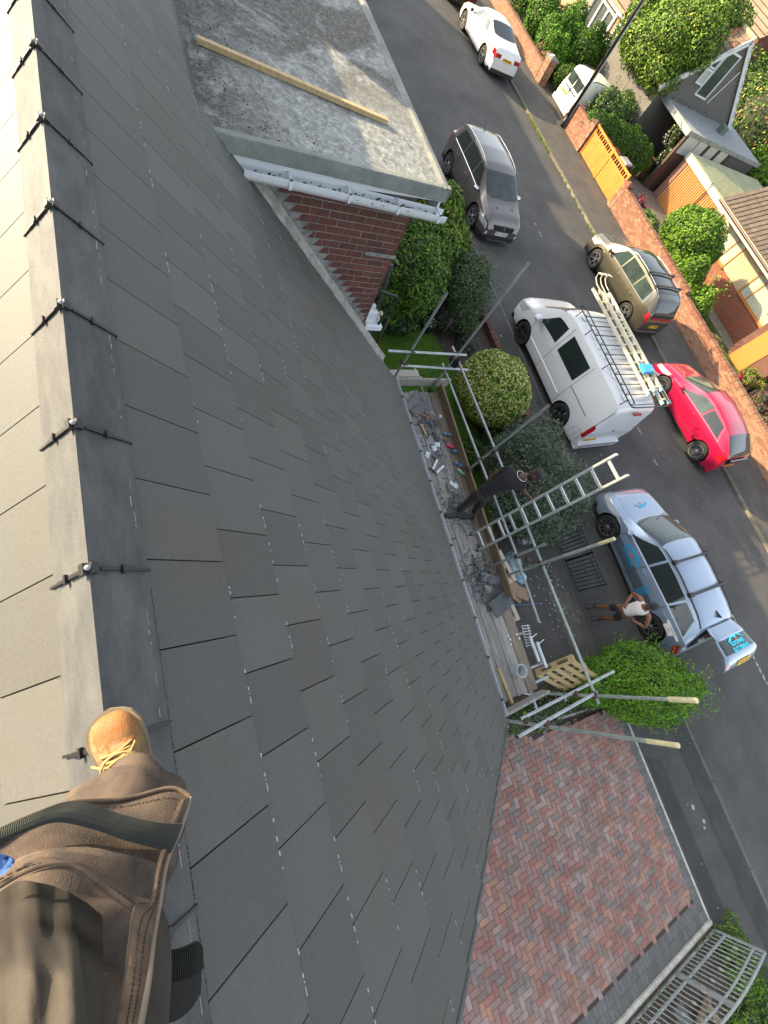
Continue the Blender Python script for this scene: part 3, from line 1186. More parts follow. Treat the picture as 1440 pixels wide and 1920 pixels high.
# ---- grey compact crossover coming down the road (front at +x)
p1 = paint('paint_grey_brown', (0.125, 0.115, 0.105), .5)
wbv = 2.54
c = hatch_like('crossover_car', 'grey compact crossover with front facing down the street beside the near kerb', 'car', (-12.70, 11.12, .0), 0, p1, 0,
    [(-2.09, .62), (-2.05, .98), (-1.93, 1.10), (-1.62, 1.46), (-1.3, 1.53), (-.4, 1.565), (.3, 1.52), (.62, 1.42), (1.28, 1.04), (1.40, .99), (1.85, .90), (2.03, .76), (2.10, .50)],
    [(-2.1, 1.0), (-.8, .98), (.8, .92), (1.4, .86), (2.1, .70)], wbv, .83, .80, 1.74, 1.56, .335, clad=.16, shoulder=.95, endclad=.40, spokes=5)
c.screen('windscreen', 1.28, .58, glass_g, 2.03, x0e=1.14, x1e=.50)
c.screen('rear_screen', -1.95, -1.62, glass_c, 2.03)
c.patch('side_window', .18, .92, 1.10, 1.90, glass_c, x0t=.18, x1t=.46)
c.patch('side_window', -.72, .12, 1.10, 1.90, glass_c)
c.patch('side_window', -1.50, -.78, 1.10, 1.88, glass_c, x0t=-1.36)
c.line([(1.0, 1.02), (.2, 1.04), (-1.5, 1.04)], chrome, .016, off=.004, name='window_trim')
c.line([(.15, .12), (.15, 1.0)]); c.line([(-.85, .35), (-.75, 1.0)]); c.line([(1.02, .12), (.98, .95)])
c.mirror(.84, chrome); c.handle(-.05, .82, p1); c.handle(-.95, .84, p1)
roof_rails(c, -1.62, .42, mat('rail_silver', (.5, .5, .5), .3, metal=.7))
c.patch('headlamp', 1.66, 2.04, .60, .88, lamp_clear, nx=8, x0t=1.50)
c.patch('tail_lamp', -2.07, -1.88, .66, .96, lamp_red, nx=6)
c.end_box('grille', True, -.42, .42, .56, .70, trim, .012)
c.end_box('lower_grille', True, -.62, .62, .24, .36, trim, .014)
c.end_box('bumper_lip', True, -.45, .45, .205, .235, chrome, .03)
for sg in (1, -1):
    g = G(); g.lathe([(0, .012), (.045, .01), (.055, 0)], 12, 0, T(c.xf + .004, sg * .66, .42, ry=R(90))); g.obj('fog_lamp', lamp_clear, c.t)
g = G(); g.lathe([(0, .012), (.05, .01), (.052, 0)], 14, 0, T(c.xf + .010, 0, .635, ry=R(90))); g.obj('badge', chrome, c.t)
c.plate(True, .46, 'NX17 EHR', plate_w, dx=.0)
g = G(); g.tube([(-1.35, 0, 1.54), (-1.55, 0, 1.72)], .006, 5); g.tube([(-1.33, 0, 1.52), (-1.37, 0, 1.56)], .02, 6); g.obj('aerial', trim, c.t)
for (x, y) in ((1.55, .35), (1.6, -.35)):
    g = G(); g.box(x - .015, x + .015, y - .03, y + .03, c.ztop(x) - .02, c.ztop(x) + .012); g.obj('washer_jet', trim, c.t)
g = G(); g.tube([(1.30, .05, 1.05), (1.12, .62, 1.10)], .010, 5); g.tube([(1.30, -.55, 1.03), (1.16, .02, 1.13)], .010, 5); g.obj('wiper', trim, c.t)

# ---- white panel van with ladders on the roof rack (front at -x)
pw = paint('paint_white_van', (0.56, 0.58, 0.60), 0.0, .35)
wbv = 2.93
v = hatch_like('white_van', 'white crew van with black roof rack carrying aluminium ladders', 'van', (-4.98, 11.08, 0), PI, pw, 0,
    [(-2.47, .60), (-2.45, 1.2), (-2.40, 1.80), (-2.25, 1.95), (-1.9, 1.98), (.4, 1.98), (.78, 1.93), (1.05, 1.80), (1.60, 1.30), (1.75, 1.20), (2.15, 1.08), (2.42, .85), (2.50, .50)],
    [(-2.5, 1.16), (.4, 1.14), (1.2, 1.08), (1.8, .98), (2.5, .76)], wbv, .97, 1.01, 1.98, 1.98, .345, beltz=1.14, tumble=.15, er=.10, shoulder=.975, taper=.20, tstart=.72, taper_r=.06, clad=.05, endclad=.26, spokes=5, sw=.03, rim=rim_d, zb=.24)
v.screen('windscreen', 1.70, 1.02, glass_c, 2.03, x0e=1.52, x1e=.92)
v.patch('side_window', .38, 1.36, 1.06, 1.72, glass_c, x0t=.44, x1t=.92)
v.patch('side_window', -.90, .16, 1.02, 1.76, glass_c)
v.line([(.27, .08), (.27, 1.0), (.30, 1.9)]); v.line([(1.30, .3), (1.36, 1.0)]); v.line([(-1.0, .08), (-1.0, 1.05), (-.98, 1.9)])
v.line([(-1.02, .92), (-2.0, .92)], trim, .022); v.line([(1.1, .42), (-.9, .42)], mat('rub_strip', (.52, .54, .56), .5), .05, off=.006, name='rub_strip')
v.line([(-2.36, .25), (-2.36, 1.1), (-2.32, 1.9)])
v.mirror(1.20, pw, 1.12, 1.5); v.handle(.42, .86, pw); v.handle(.10, .86, pw)
v.patch('headlamp', 1.98, 2.36, .66, .98, lamp_clear, x0t=1.80)
v.patch('tail_lamp', -2.455, -2.34, .50, 1.06, lamp_red, nx=4)
v.end_box('bumper', False, -.90, .90, .28, .48, pw, .10)
v.end_box('bumper_pad', False, -.80, .80, .40, .435, trim, .105)
g = G(); g.lathe([(0, .01), (.03, .01), (.035, 0)], 12, 0, T(v.xr - .002, 0, 1.02, ry=R(-90))); g.obj('badge', trim, v.t)
v.end_box('high_brake_lamp', False, -.16, .16, 1.76, 1.80, lamp_red, .012, dx=-.02)
v.plate(False, .62, 'YE68 KTN', plate_y, dx=.01, y=.55)
# roof ribs
g = G()
for i in range(9):
    x = -2.1 + i * .32
    g.bbox(x, x + .20, -.60, .60, 1.96, 1.993, .012)
g.obj('roof_ribs', pw, v.t)
# rack
g = G()
rk = mat('rack_black', (.02, .02, .022), .5)
zr_ = 2.13
for sg in (1, -1):
    g.tube([(-2.38, sg * .74, zr_), (.75, sg * .74, zr_)], .016, 6)
    g.tube([(-2.38, sg * .74, zr_ + .11), (.68, sg * .74, zr_ + .11), (.78, sg * .74, zr_)], .014, 6)
for i in range(11):
    x = -2.35 + i * .31
    g.tube([(x, -.74, zr_), (x, .74, zr_)], .013, 6)
    for sg in (1, -1):
        g.tube([(x, sg * .74, zr_), (x, sg * .74, zr_ + .11)], .010, 5)
for x in (-2.2, -1.1, 0, .62):
    for sg in (1, -1): g.tube([(x, sg * .74, zr_), (x, sg * .80, 1.93)], .014, 5)
g.tube([(-2.40, -.74, zr_ + .0), (-2.46, -.70, zr_ + .05), (-2.46, .70, zr_ + .05), (-2.40, .74, zr_)], .02, 6)
g.obj('roof_rack', rk, v.t, smooth=True)

# ---- ladders lying on the van rack (own things)
lad_y = mat('pale_aluminium', (0.62, 0.57, 0.42), 0.45, metal=0.25, col2=(.48, .45, .36), vscale=6)
lad_a = mat('ladder_aluminium', (0.52, 0.54, 0.54), 0.38, metal=0.5, col2=(.38, .40, .40), vscale=5)
blue_pl = mat('blue_plastic', (0.03, 0.28, 0.55), 0.5)
def ladder(name, label, L, w, n, m, rail=(.03, .075), group=None, feet=True, blue=False, cat='ladder'):
    t = thing(name, label, cat, (0, 0, 0), 0, group)
    me = G().box(-rail[0] / 2, rail[0] / 2, 0, L, -rail[1] / 2, rail[1] / 2).mesh('rail', m)
    for sx in (-w / 2, w / 2): link('rail', me, t, (sx, 0, 0))
    g = G(); g.box(-w / 2, w / 2, -.018, .018, -.016, .016)
    rm = g.mesh('rung', m)
    for i in range(n):
        link('rung', rm, t, (0, L * (i + .6) / (n + .1), 0))
    if feet:
        fm = G().box(-.022, .022, -.03, .03, -.045, .045).mesh('foot', black_pl)
        for sx in (-w / 2, w / 2): link('foot', fm, t, (sx, 0, 0))
    if blue:
        bm_ = G().box(-.024, .024, -.05, .05, -.042, .042).mesh('rail_cap', blue_pl)
        for sx in (-w / 2, w / 2): link('rail_cap', bm_, t, (sx, L - .05, 0))
    return t
for k, (dy, dz, L, lab) in enumerate(((.14, 0, 3.55, 'long pale ladder on the van rack, nearest the near side'), (.50, 0, 3.75, 'long pale ladder on the van rack, farthest from the near side'), (.30, .09, 3.3, 'pale extension ladder strapped on top of the two others on the van'))):
    l = ladder('ladder', lab, L, .30, 12, lad_y, (.05, .07), 'ladders on the van roof', blue=True)
    l.matrix_world = Matrix.Translation((-6.42 + .1 * k, 11.08 + dy + .12, 2.19 + dz)) @ Matrix.Rotation(R(-90 + (.6 if k == 1 else 0)), 4, 'Z')
t = thing('roof_ladder_hook', 'pale hooped hook end of a roof ladder sticking out over the van front', 'hook', (-6.45, 11.45, 2.28))
g = G()
for dy in (-.15, .05, .25):
    g.tube([(.5, dy, 0), (-.05, dy, .0), (-.22, dy, .06), (-.26, dy, .18), (-.1, dy, .24)], .016, 6)
g.tube([(-.26, -.15, .18), (-.26, .25, .18)], .014, 6)
g.obj('hook', lad_y, t, smooth=True)
t = thing('ladder_clamp', 'grey diagonal clamp bar with blue strap holding the ladders on the van', 'clamp', (-3.55, 11.3, 2.27))
g = G(); g.bar((-.3, -.05, .05), (.22, .38, .12), .05, .04); g.obj('bar', galv, t)
g = G(); g.bbox(-.16, .1, -.10, .35, .02, .11, .01); g.obj('strap', blue_pl, t)

# ---- olive grey SUV parked opposite (front at -x)
p2 = paint('paint_olive_grey', (0.085, 0.080, 0.060), .55)
c = hatch_like('olive_suv', 'olive grey parked SUV with black rear roof bars by the brick wall', 'car', (-9.08, 16.93, .01), PI, p2, 0,
    [(-2.20, .62), (-2.17, 1.02), (-2.08, 1.16), (-1.80, 1.50), (-1.5, 1.58), (-.5, 1.63), (.3, 1.60), (.66, 1.50), (1.36, 1.10), (1.50, 1.05), (2.00, .96), (2.2, .82), (2.27, .55)],
    [(-2.2, 1.06), (-.8, 1.0), (.8, .95), (1.4, .90), (2.2, .76)], 2.67, .93, .86, 1.84, 1.63, .35, clad=.13, endclad=.45, spokes=5)
c.screen('windscreen', 1.34, .66, glass_g, 2.03, x0e=1.2, x1e=.58)
c.screen('rear_screen', -2.08, -1.80, glass_c, 2.03)
c.screen('roof_glass', -1.6, .45, glass_c, 2.22)
c.patch('side_window', .22, 1.0, 1.08, 1.90, glass_g, x1t=.55)
c.patch('side_window', -.70, .16, 1.08, 1.90, glass_g)
c.patch('side_window', -1.62, -.76, 1.08, 1.88, glass_g, x0t=-1.48)
c.line([(1.05, 1.02), (.2, 1.03), (-1.6, 1.03)], chrome, .014, off=.004, name='window_trim')
c.line([(.18, .12), (.18, 1.0)]); c.line([(-.85, .35), (-.75, 1.0)]); c.line([(1.08, .12), (1.02, .95)])
c.mirror(.92, p2); c.handle(0, .84, p2); c.handle(-.95, .84, p2)
roof_rails(c, -1.75, .45, chrome)
cross_bar(c, -1.35, trim, .08); cross_bar(c, -.75, trim, .08)
c.patch('headlamp', 1.78, 2.18, .66, .92, lamp_clear, x0t=1.6)
c.patch('tail_lamp', -2.19, -1.98, .76, .98, lamp_red, nx=6)
c.end_box('tail_band', False, -.62, .62, .92, .98, lamp_red, .012)
c.end_box('tail_panel', False, -.60, .60, .98, 1.10, trim, .008, dx=-.03)
c.end_box('bumper_strip', False, -.72, .72, .34, .365, chrome, .03)
c.plate(False, .60, 'YD21 OMV', plate_y, dx=.002)

# ---- red hatchback parked opposite (front at -x)
p3 = paint('paint_red', (0.36, 0.006, 0.045), .25, .25)
c = hatch_like('red_hatchback', 'bright red three-door hatchback parked against the far kerb', 'car', (-3.10, 16.82, .01), PI, p3, 0,
    [(-2.08, .60), (-2.04, .98), (-1.95, 1.08), (-1.35, 1.35), (-.9, 1.44), (-.2, 1.47), (.35, 1.40), (1.25, .98), (1.40, .93), (1.95, .78), (2.12, .62), (2.18, .45)],
    [(-2.1, 1.06), (-1.2, 1.0), (.8, .88), (1.4, .84), (2.2, .62)], 2.66, .90, .78, 1.82, 1.47, .345, tumble=.22, clad=.05, endclad=.12, spokes=16, twin=False, sw=.012)
c.screen('windscreen', 1.24, .34, glass_g, 2.03, x0e=1.08, x1e=.26)
c.screen('rear_screen', -1.98, -1.32, glass_g, 2.06)
c.patch('side_window', -.28, .86, 1.10, 1.88, glass_g, x1t=.20)
c.patch('side_window', -1.28, -.34, 1.12, 1.86, glass_c, x0t=-.98)
c.line([(.95, 1.02), (.2, 1.04), (-1.35, 1.06), (-1.05, 1.9), (.1, 1.92)], chrome, .020, off=.004, name='window_trim')
c.line([(-.45, .12), (-.38, 1.0)]); c.line([(1.0, .12), (.95, .95)]); c.line([(.9, .2), (-.4, .3), (-1.6, .62)])
c.mirror(.78, p3); c.handle(-.2, .86, p3)
c.patch('headlamp', 1.66, 2.08, .72, .98, lamp_clear, x0t=1.45)
c.patch('tail_lamp', -2.05, -1.74, .64, .98, lamp_red, nx=6, x1t=-1.82)
c.plate(False, .62, 'YB13 RKE', plate_y, dx=.002)
c.end_box('rear_glass_panel', False, -.56, .56, .78, .96, glass_c, .008, dx=-.01)

# ---- white saloon parked farther up (front at -x)
p4 = paint('paint_white_saloon', (0.68, 0.68, 0.66), 0.0, .25)
c = hatch_like('white_coupe', 'white two-door saloon parked by the far kerb near the number 4 pillar', 'car', (-24.44, 16.72, .01), PI, p4, 0,
    [(-2.20, .55), (-2.17, .92), (-2.08, 1.04), (-1.55, 1.09), (-1.40, 1.12), (-.62, 1.36), (-.3, 1.39), (.2, 1.38), (.45, 1.31), (1.10, .96), (1.25, .93), (1.95, .82), (2.12, .66), (2.2, .45)],
    [(-2.2, .98), (-.8, .93), (.8, .86), (1.4, .82), (2.2, .64)], 2.67, .86, .86, 1.78, 1.39, .335, tumble=.24, spokes=5, clad=.04, endclad=.30)
c.screen('windscreen', 1.10, .45, glass_g, 2.03, x0e=.98)
c.screen('rear_screen', -1.40, -.62, glass_c, 2.06, x0e=-1.2)
c.patch('side_window', -.15, .82, 1.10, 1.90, glass_g, x1t=.36)
c.patch('side_window', -.95, -.20, 1.12, 1.88, glass_g, x0t=-.62)
c.line([(-.38, .12), (-.33, 1.0)]); c.line([(.95, .12), (.9, .95)]); c.line([(-2.0, .86), (1.9, .84)], w=.012)
c.mirror(.74, trim); c.handle(-.15, .84, p4)
c.patch('tail_lamp', -2.17, -1.93, .70, .94, lamp_red, nx=6)
c.end_box('tail_lamp', False, .42, .72, .72, .86, lamp_red, .010)
c.end_box('tail_lamp', False, -.72, -.42, .72, .86, lamp_red, .010)
c.patch('headlamp', 1.75, 2.12, .7, .95, lamp_clear)
c.plate(False, .74, 'LA58 XDV', plate_y, dx=.002)

# ---- dark red car ahead of it
p5 = paint('paint_dark_red', (0.10, 0.010, 0.012), .3)
c = hatch_like('dark_red_car', 'dark red car of which only the tail shows, ahead of the white saloon', 'car', (-29.9, 16.75, .01), PI, p5, 0,
    [(-2.0, .60), (-1.97, .98), (-1.88, 1.08), (-1.45, 1.38), (-.9, 1.47), (-.2, 1.49), (.45, 1.40), (1.25, 1.0), (1.40, .95), (1.9, .82), (2.05, .62), (2.1, .45)],
    [(-2.1, 1.0), (.8, .90), (1.4, .86), (2.1, .66)], 2.6, .80, .70, 1.76, 1.49, .33, spokes=8, twin=False)
c.screen('rear_screen', -1.86, -1.45, glass_c, 2.06)
c.screen('windscreen', 1.22, .44, glass_g, 2.03)
c.patch('side_window', -.2, .85, 1.1, 1.88, glass_c, x1t=.35); c.patch('side_window', -1.3, -.26, 1.1, 1.88, glass_c, x0t=-1.1)
c.patch('tail_lamp', -1.97, -1.8, .6, .96, lamp_red, nx=4)
c.plate(False, .66, 'FN09 TLO', plate_y, dx=.002)

# ---- silver blue estate with raised tailgate (front at -x)
p6 = paint('paint_silver_blue', (0.24, 0.31, 0.41), .45, .28)
ER = R(180 - 1.5)
c = hatch_like('silver_estate', 'silver blue estate with raised tailgate and blue roofing firm lettering', 'car', (1.36, 10.86, .02), ER, p6, 0,
    [(-2.10, .50), (-2.07, .74), (-2.02, .80), (-1.94, .84), (-1.60, 1.42), (-1.45, 1.455), (-1.2, 1.485), (-.3, 1.51), (.35, 1.46), (.60, 1.38), (1.30, 1.0), (1.45, .955), (2.0, .82), (2.2, .68), (2.28, .45)],
    [(-2.2, 1.00), (-.8, .98), (.8, .90), (1.4, .86), (2.2, .66)], 2.67, .90, .80, 1.87, 1.51, .345, tumble=.21, sm=.04, clad=.05, endclad=.18, spokes=10, twin=False, sw=.026, rim=mat('alloy_grey', (.22, .22, .225), .3, metal=.8))
est = c
c.screen('windscreen', 1.28, .52, glass_g, 2.03, x0e=1.12, x1e=.44)
c.patch('side_window', .12, 1.02, 1.08, 1.88, glass_c, x1t=.48)
c.patch('side_window', -.86, .06, 1.08, 1.90, glass_c)
c.patch('side_window', -1.66, -.92, 1.10, 1.86, glass_c, x0t=-1.36)
c.line([(1.1, 1.01), (.2, 1.03), (-1.70, 1.06), (-1.40, 1.9), (.45, 1.93)], mat('window_chrome', (.5, .53, .56), .3, metal=.7), .020, off=.005, name='window_trim')
c.line([(.10, .12), (.10, 1.0)]); c.line([(-.98, .4), (-.9, 1.0)]); c.line([(1.08, .12), (1.02, .95)])
c.patch('door_panel_shade', -.85, 1.0, .22, .62, mat('door_lower_grey', (.10, .125, .155), .35, metal=.4, coat=.6), off=.003)
c.mirror(.94, p6); c.handle(-.05, .86, p6); c.handle(-1.12, .86, p6)
roof_rails(c, -1.55, .38, trim, 2.08, .03, .014)
cross_bar(c, -.78, trim, .12); cross_bar(c, .02, trim, .12)
c.patch('headlamp', 1.66, 2.16, .74, .99, lamp_clear, x0t=1.42)
c.patch('tail_lamp', -2.05, -1.85, .62, .90, lamp_red, nx=6)
g = G(); g.tube([(1.27, .04, 1.02), (1.15, .66, 1.08)], .010, 5); g.tube([(1.30, -.58, 1.0), (1.16, -.02, 1.09)], .010, 5); g.obj('wiper', trim, c.t)
g = G(); g.add([(-1.46, 0, 1.44), (-1.28, .03, 1.47), (-1.28, -.03, 1.47), (-1.48, 0, 1.54), (-1.4, .03, 1.46)], [(0, 1, 3), (0, 2, 3), (1, 2, 3)]); g.obj('shark_fin', trim, c.t)
# open boot aperture
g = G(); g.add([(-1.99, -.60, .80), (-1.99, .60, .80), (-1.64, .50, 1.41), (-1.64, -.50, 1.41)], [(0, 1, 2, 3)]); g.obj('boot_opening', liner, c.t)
for i, (yy_, zz_, mm) in enumerate(((-.3, .95, rim_d), (.05, .90, trim), (.32, 1.0, rim_m), (-.1, 1.1, lamp_red))):
    g = G(); g.bbox(-1.97 + .3 * (zz_ - .8), -1.80 + .3 * (zz_ - .8), yy_ - .1, yy_ + .12, zz_ - .08, zz_ + .08, .02); g.obj('boot_load', mm, c.t)
# raised tailgate: hinged on roof rear
tg = link('tailgate', None, c.t, (-1.93, 0, 1.485), (0, 0, 0))
bpy.data.objects.remove(tg)
def tg_panel():
    # local: s along the lid from the hinge, t across; lid profile when open runs back and up then bends down
    prof = [(0, 0), (-.12, .05), (-.26, .12), (-.30, .10), (-.60, .17), (-.68, .17), (-.78, .13), (-.90, .04), (-.97, -.08)]
    wid = [.50, .56, .58, .60, .66, .70, .70, .66, .58]
    g = G()
    P = []
    for (dx, dz), w in zip(prof, wid):
        P.append([(dx, w * math.sin(PI / 2 * t) if abs(t) < 1 else w * t, dz - .05 * abs(t) ** 3) for t in np.linspace(-1, 1, 13)])
    g.grid(P, 0)
    P2 = [[(x * .985, y * .96, z - .05) for (x, y, z) in row] for row in P]
    g.grid(P2, 1, flip=True)
    n = len(P); k = 13
    for i in range(n - 1):
        for j in (0, k - 1):
            a = i * k + j; b = (i + 1) * k + j
            f = (a, b, b + n * k, a + n * k)
            g.f.append(f if j else tuple(reversed(f))); g.m.append(0)
    for i in (0, n - 1):
        for j in range(k - 1):
            a = i * k + j
            g.f.append((a, a + 1, a + 1 + n * k, a + n * k)); g.m.append(0)
    return g, P
g, P = tg_panel()
M = T(-1.93, 0, 1.47, ry=R(0))
tgo = link('tailgate', g.mesh('tailgate', [p6, trim], angle=40), c.t, (-1.60, 0, 1.46), (0, 0, 0))
def tg_patch(name, i0, i1, j0, j1, m, off=.006):
    g2 = G()
    g2.grid([[(x - .2 * off, y, z + off) for (x, y, z) in P[i][j0:j1 + 1]] for i in range(i0, i1 + 1)])
    return g2.obj(name, m, tgo, smooth=True)
tg_patch('rear_screen', 3, 4, 1, 11, glass_g)
tg_patch('tail_lamp', 6, 7, 0, 2, lamp_red, .004)
tg_patch('tail_lamp', 6, 7, 10, 12, lamp_red, .004)
g = G(); g.box(-.26, .26, -.056, .056, 0, .01)
Mp = T(-.85, 0, .095) @ Euler((0, 0, R(-90))).to_matrix().to_4x4() @ Euler((R(38), 0, 0)).to_matrix().to_4x4()
g2 = G(); g2.add(g.v, g.f, 0, Mp); pl = g2.obj('number_plate', plate_y, tgo)
text_mesh('plate_text', 'YC16 EUV', .105, ink, pl, Mp @ T(0, 0, .0105), extr=.001, bold=.002)
Md = T(-.66, 0, .058) @ Euler((0, R(-9), R(-90))).to_matrix().to_4x4()
Md = T(-.45, 0, .152) @ Matrix(((0, 1, 0, 0), (-1, 0, 0, 0), (0, 0, 1, 0), (0, 0, 0, 1))) @ Euler((R(-13), 0, 0)).to_matrix().to_4x4()
text_mesh('lettering', 'ROOFING', .12, decal_c, tgo, Md @ T(0, .015, .0), bold=.004)
text_mesh('lettering', '&', .05, decal_r, tgo, Md @ T(0, -.045, .0), bold=.003)
text_mesh('lettering', 'GUTTERING', .12, decal_c, tgo, Md @ T(0, -.11, .0), bold=.004)
def logo(M, s, parent, mb, mr_):
    g = G()
    g.add([(-.5 * s, 0, 0), (-.12 * s, .22 * s, 0), (.0 * s, .14 * s, 0), (.18 * s, .26 * s, 0), (.5 * s, .02 * s, 0), (.5 * s, -.02 * s, 0), (.2 * s, .14 * s, 0), (.05 * s, .04 * s, 0), (-.12 * s, .11 * s, 0), (-.42 * s, -.05 * s, 0)], [(0, 9, 8, 1), (1, 8, 7, 2), (2, 7, 6, 3), (3, 6, 5, 4)], 0, M)
    g.add([(.02 * s + .055 * s * math.cos(a), -.01 * s + .055 * s * math.sin(a), .001) for a in np.linspace(0, 2 * PI, 13)[:-1]], [tuple(range(12))], 1, M)
    g.obj('logo', [mb, mr_], parent)
logo(Md @ T(0, .085, .001), .62, tgo, decal_c, decal_r)
# side lettering on both front doors and rear doors, logo on bonnet
for sg in (1, -1):
    y = c.W / 2 + .006
    Mx = T(.45, sg * y, .66) @ (Euler((R(90), 0, PI)).to_matrix().to_4x4() if sg > 0 else Euler((R(90), 0, 0)).to_matrix().to_4x4())
    logo(Mx @ T(0, .05, .008), .72, c.t, decal_b, decal_r)
    text_mesh('lettering', 'ROOFING', .12, decal_b, c.t, Mx @ T(0, -.04, .006), bold=.003)
    text_mesh('lettering', 'GUTTERING', .10, mat('decal_dim', (.01, .13, .20), .5), c.t, Mx @ T(0, -.16, .005), bold=.002)
    Mx = T(-.45, sg * y, .60) @ (Euler((R(90), 0, PI)).to_matrix().to_4x4() if sg > 0 else Euler((R(90), 0, 0)).to_matrix().to_4x4())
    for i in range(6):
        text_mesh('lettering', ('GUTTERS', 'FASCIAS', 'SOFFITS', 'SLATING', 'TILING', 'REPAIRS')[i], .052, decal_b, c.t, Mx @ T(0, .15 - .062 * i, .004), bold=.0015)
    g = G()
    Mw = T(-1.50, sg * (y - .028), .80) @ (Euler((R(90), 0, PI)).to_matrix().to_4x4() if sg > 0 else Euler((R(90), 0, 0)).to_matrix().to_4x4())
    g.box(-.20, .10, -.07, .05, .018, .022, 0, Mw); g.box(-.28, .24, .06, .12, .018, .022, 0, Mw)
    g.obj('sticker', plate_w, c.t)
    for (tx, ty, tt) in ((-.05, .02, 'FREE'), (-.05, -.04, 'QUOTES'), (-.02, .09, '07700 900142')):
        text_mesh('lettering', tt, .042, ink, c.t, Mw @ T(tx, ty, .0235), extr=.0005)
zb_ = c.ztop(1.75)
Mh = T(1.70, 0, c.ztop(1.70) + .008) @ Euler((0, R(14), 0)).to_matrix().to_4x4() @ Matrix.Rotation(R(90), 4, 'Z')
logo(Mh, .55, c.t, decal_b, decal_r)

# ---- small white van on the drive opposite (rear towards the road, -y)
p7 = paint('paint_white_small_van', (0.66, 0.65, 0.58), 0.0, .35)
c = hatch_like('small_white_van', 'small white van with twin rear doors on the drive across the road', 'van', (-21.42, 22.25, .03), R(90), p7, 0,
    [(-1.98, .55), (-1.96, 1.0), (-1.86, 1.55), (-1.74, 1.74), (-1.4, 1.80), (-.2, 1.80), (.35, 1.70), (.95, 1.22), (1.2, 1.05), (1.75, .90), (1.95, .7), (2.0, .5)],
    [(-2, 1.05), (.6, 1.02), (1.2, .94), (2, .7)], 2.60, .72, .70, 1.66, 1.80, .30, tumble=.14, shoulder=.97, beltz=1.03, taper_r=.05, tstart=.75, clad=.1, endclad=.2, spokes=7, twin=False)
c.screen('windscreen', 1.12, .42, glass_c, 2.03)
c.patch('side_window', .1, .85, 1.06, 1.8, glass_c, x1t=.4)
for sg in (1, -1):
    c.end_box('rear_window', False, min(sg * .06, sg * .60), max(sg * .06, sg * .60), 1.12, 1.52, glass_g, .012, dx=-.07)
    c.patch('tail_lamp', -1.955, -1.86, .42, .86, lamp_red, nx=4, sides=(sg,))
c.end_box('door_seam', False, -.008, .008, .5, 1.6, seam, .006)
c.end_box('door_trim', False, -.55, .55, .98, 1.02, trim, .012)
c.end_box('bumper', False, -.80, .80, .28, .46, mat('grey_bumper', (.3, .31, .33), .6), .08)
c.plate(False, .78, 'YA06 HVB', mat('plate_orange', (.75, .30, .01), .5), dx=.006, y=.28)
roof_rails(c, -1.5, .2, trim)
# ================================================================== neighbour's house: flat roofed front with brick flank
nb = thing('neighbour_house', 'brick house next door with a stained flat roof against the slates', 'house', (-3.75, 2.9, 0))
off = Vector((-3.75, 2.9, 0))
def L3(x, y, z): return (x + 3.75, y - 2.9, z)
felt = bpy.data.materials.new('flat_roof_felt')
felt.use_nodes = True
t_ = felt.node_tree; b_ = t_.nodes['Principled BSDF']; b_.inputs['Roughness'].default_value = .95
ge = t_.nodes.new('ShaderNodeNewGeometry')
def noi(scale, det, rough=.65, dist=0.0, stretch=None):
    n = t_.nodes.new('ShaderNodeTexNoise'); n.inputs['Scale'].default_value = scale; n.inputs['Detail'].default_value = det
    n.inputs['Roughness'].default_value = rough; n.inputs['Distortion'].default_value = dist
    v = ge.outputs['Position']
    if stretch:
        mp = t_.nodes.new('ShaderNodeMapping'); mp.inputs['Scale'].default_value = stretch
        t_.links.new(v, mp.inputs[0]); v = mp.outputs[0]
    t_.links.new(v, n.inputs['Vector'])
    return n.outputs['Fac']
def ramp(fac, els):
    r = t_.nodes.new('ShaderNodeValToRGB')
    e = r.color_ramp.elements
    e[0].position, e[0].color = els[0][0], (*els[0][1], 1)
    e[1].position, e[1].color = els[-1][0], (*els[-1][1], 1)
    for p, c_ in els[1:-1]:
        q = e.new(p); q.color = (*c_, 1)
    t_.links.new(fac, r.inputs[0]); return r.outputs[0]
def mix(f, a, b):
    m = t_.nodes.new('ShaderNodeMix'); m.data_type = 'RGBA'
    if isinstance(f, float): m.inputs[0].default_value = f
    else: t_.links.new(f, m.inputs[0])
    for s_, v in ((6, a), (7, b)):
        if isinstance(v, tuple): m.inputs[s_].default_value = (*v, 1)
        else: t_.links.new(v, m.inputs[s_])
    return m.outputs[2]
base = ramp(noi(14, 10, .75, .6), [(0.35, (.095, .100, .096)), (0.5, (.195, .205, .195)), (0.62, (.32, .335, .32))])
mossy = ramp(noi(22, 8, .8, 1.2), [(0.36, (.032, .029, .025)), (0.52, (.085, .080, .072)), (0.66, (.23, .235, .225))])
where = ramp(noi(.9, 7, .72, .8), [(0.44, (0, 0, 0)), (0.53, (1, 1, 1))])
# stains gather on the side away from the near kerb: position driven
sx = t_.nodes.new('ShaderNodeSeparateXYZ'); t_.links.new(ge.outputs['Position'], sx.inputs[0])
mr_ = t_.nodes.new('ShaderNodeMapRange'); mr_.inputs['From Min'].default_value = -5.4; mr_.inputs['From Max'].default_value = -4.3
mr_.inputs['To Min'].default_value = 1; mr_.inputs['To Max'].default_value = 0
t_.links.new(sx.outputs[0], mr_.inputs[0])
ml = t_.nodes.new('ShaderNodeMath'); ml.operation = 'MULTIPLY'; t_.links.new(where, ml.inputs[0]); t_.links.new(mr_.outputs[0], ml.inputs[1])
mr2 = t_.nodes.new('ShaderNodeMapRange'); mr2.inputs['From Min'].default_value = 1.5; mr2.inputs['From Max'].default_value = .75
t_.links.new(sx.outputs[1], mr2.inputs[0])
wh2 = ramp(noi(3.0, 8, .75, .8), [(0.40, (0, 0, 0)), (0.52, (1, 1, 1))])
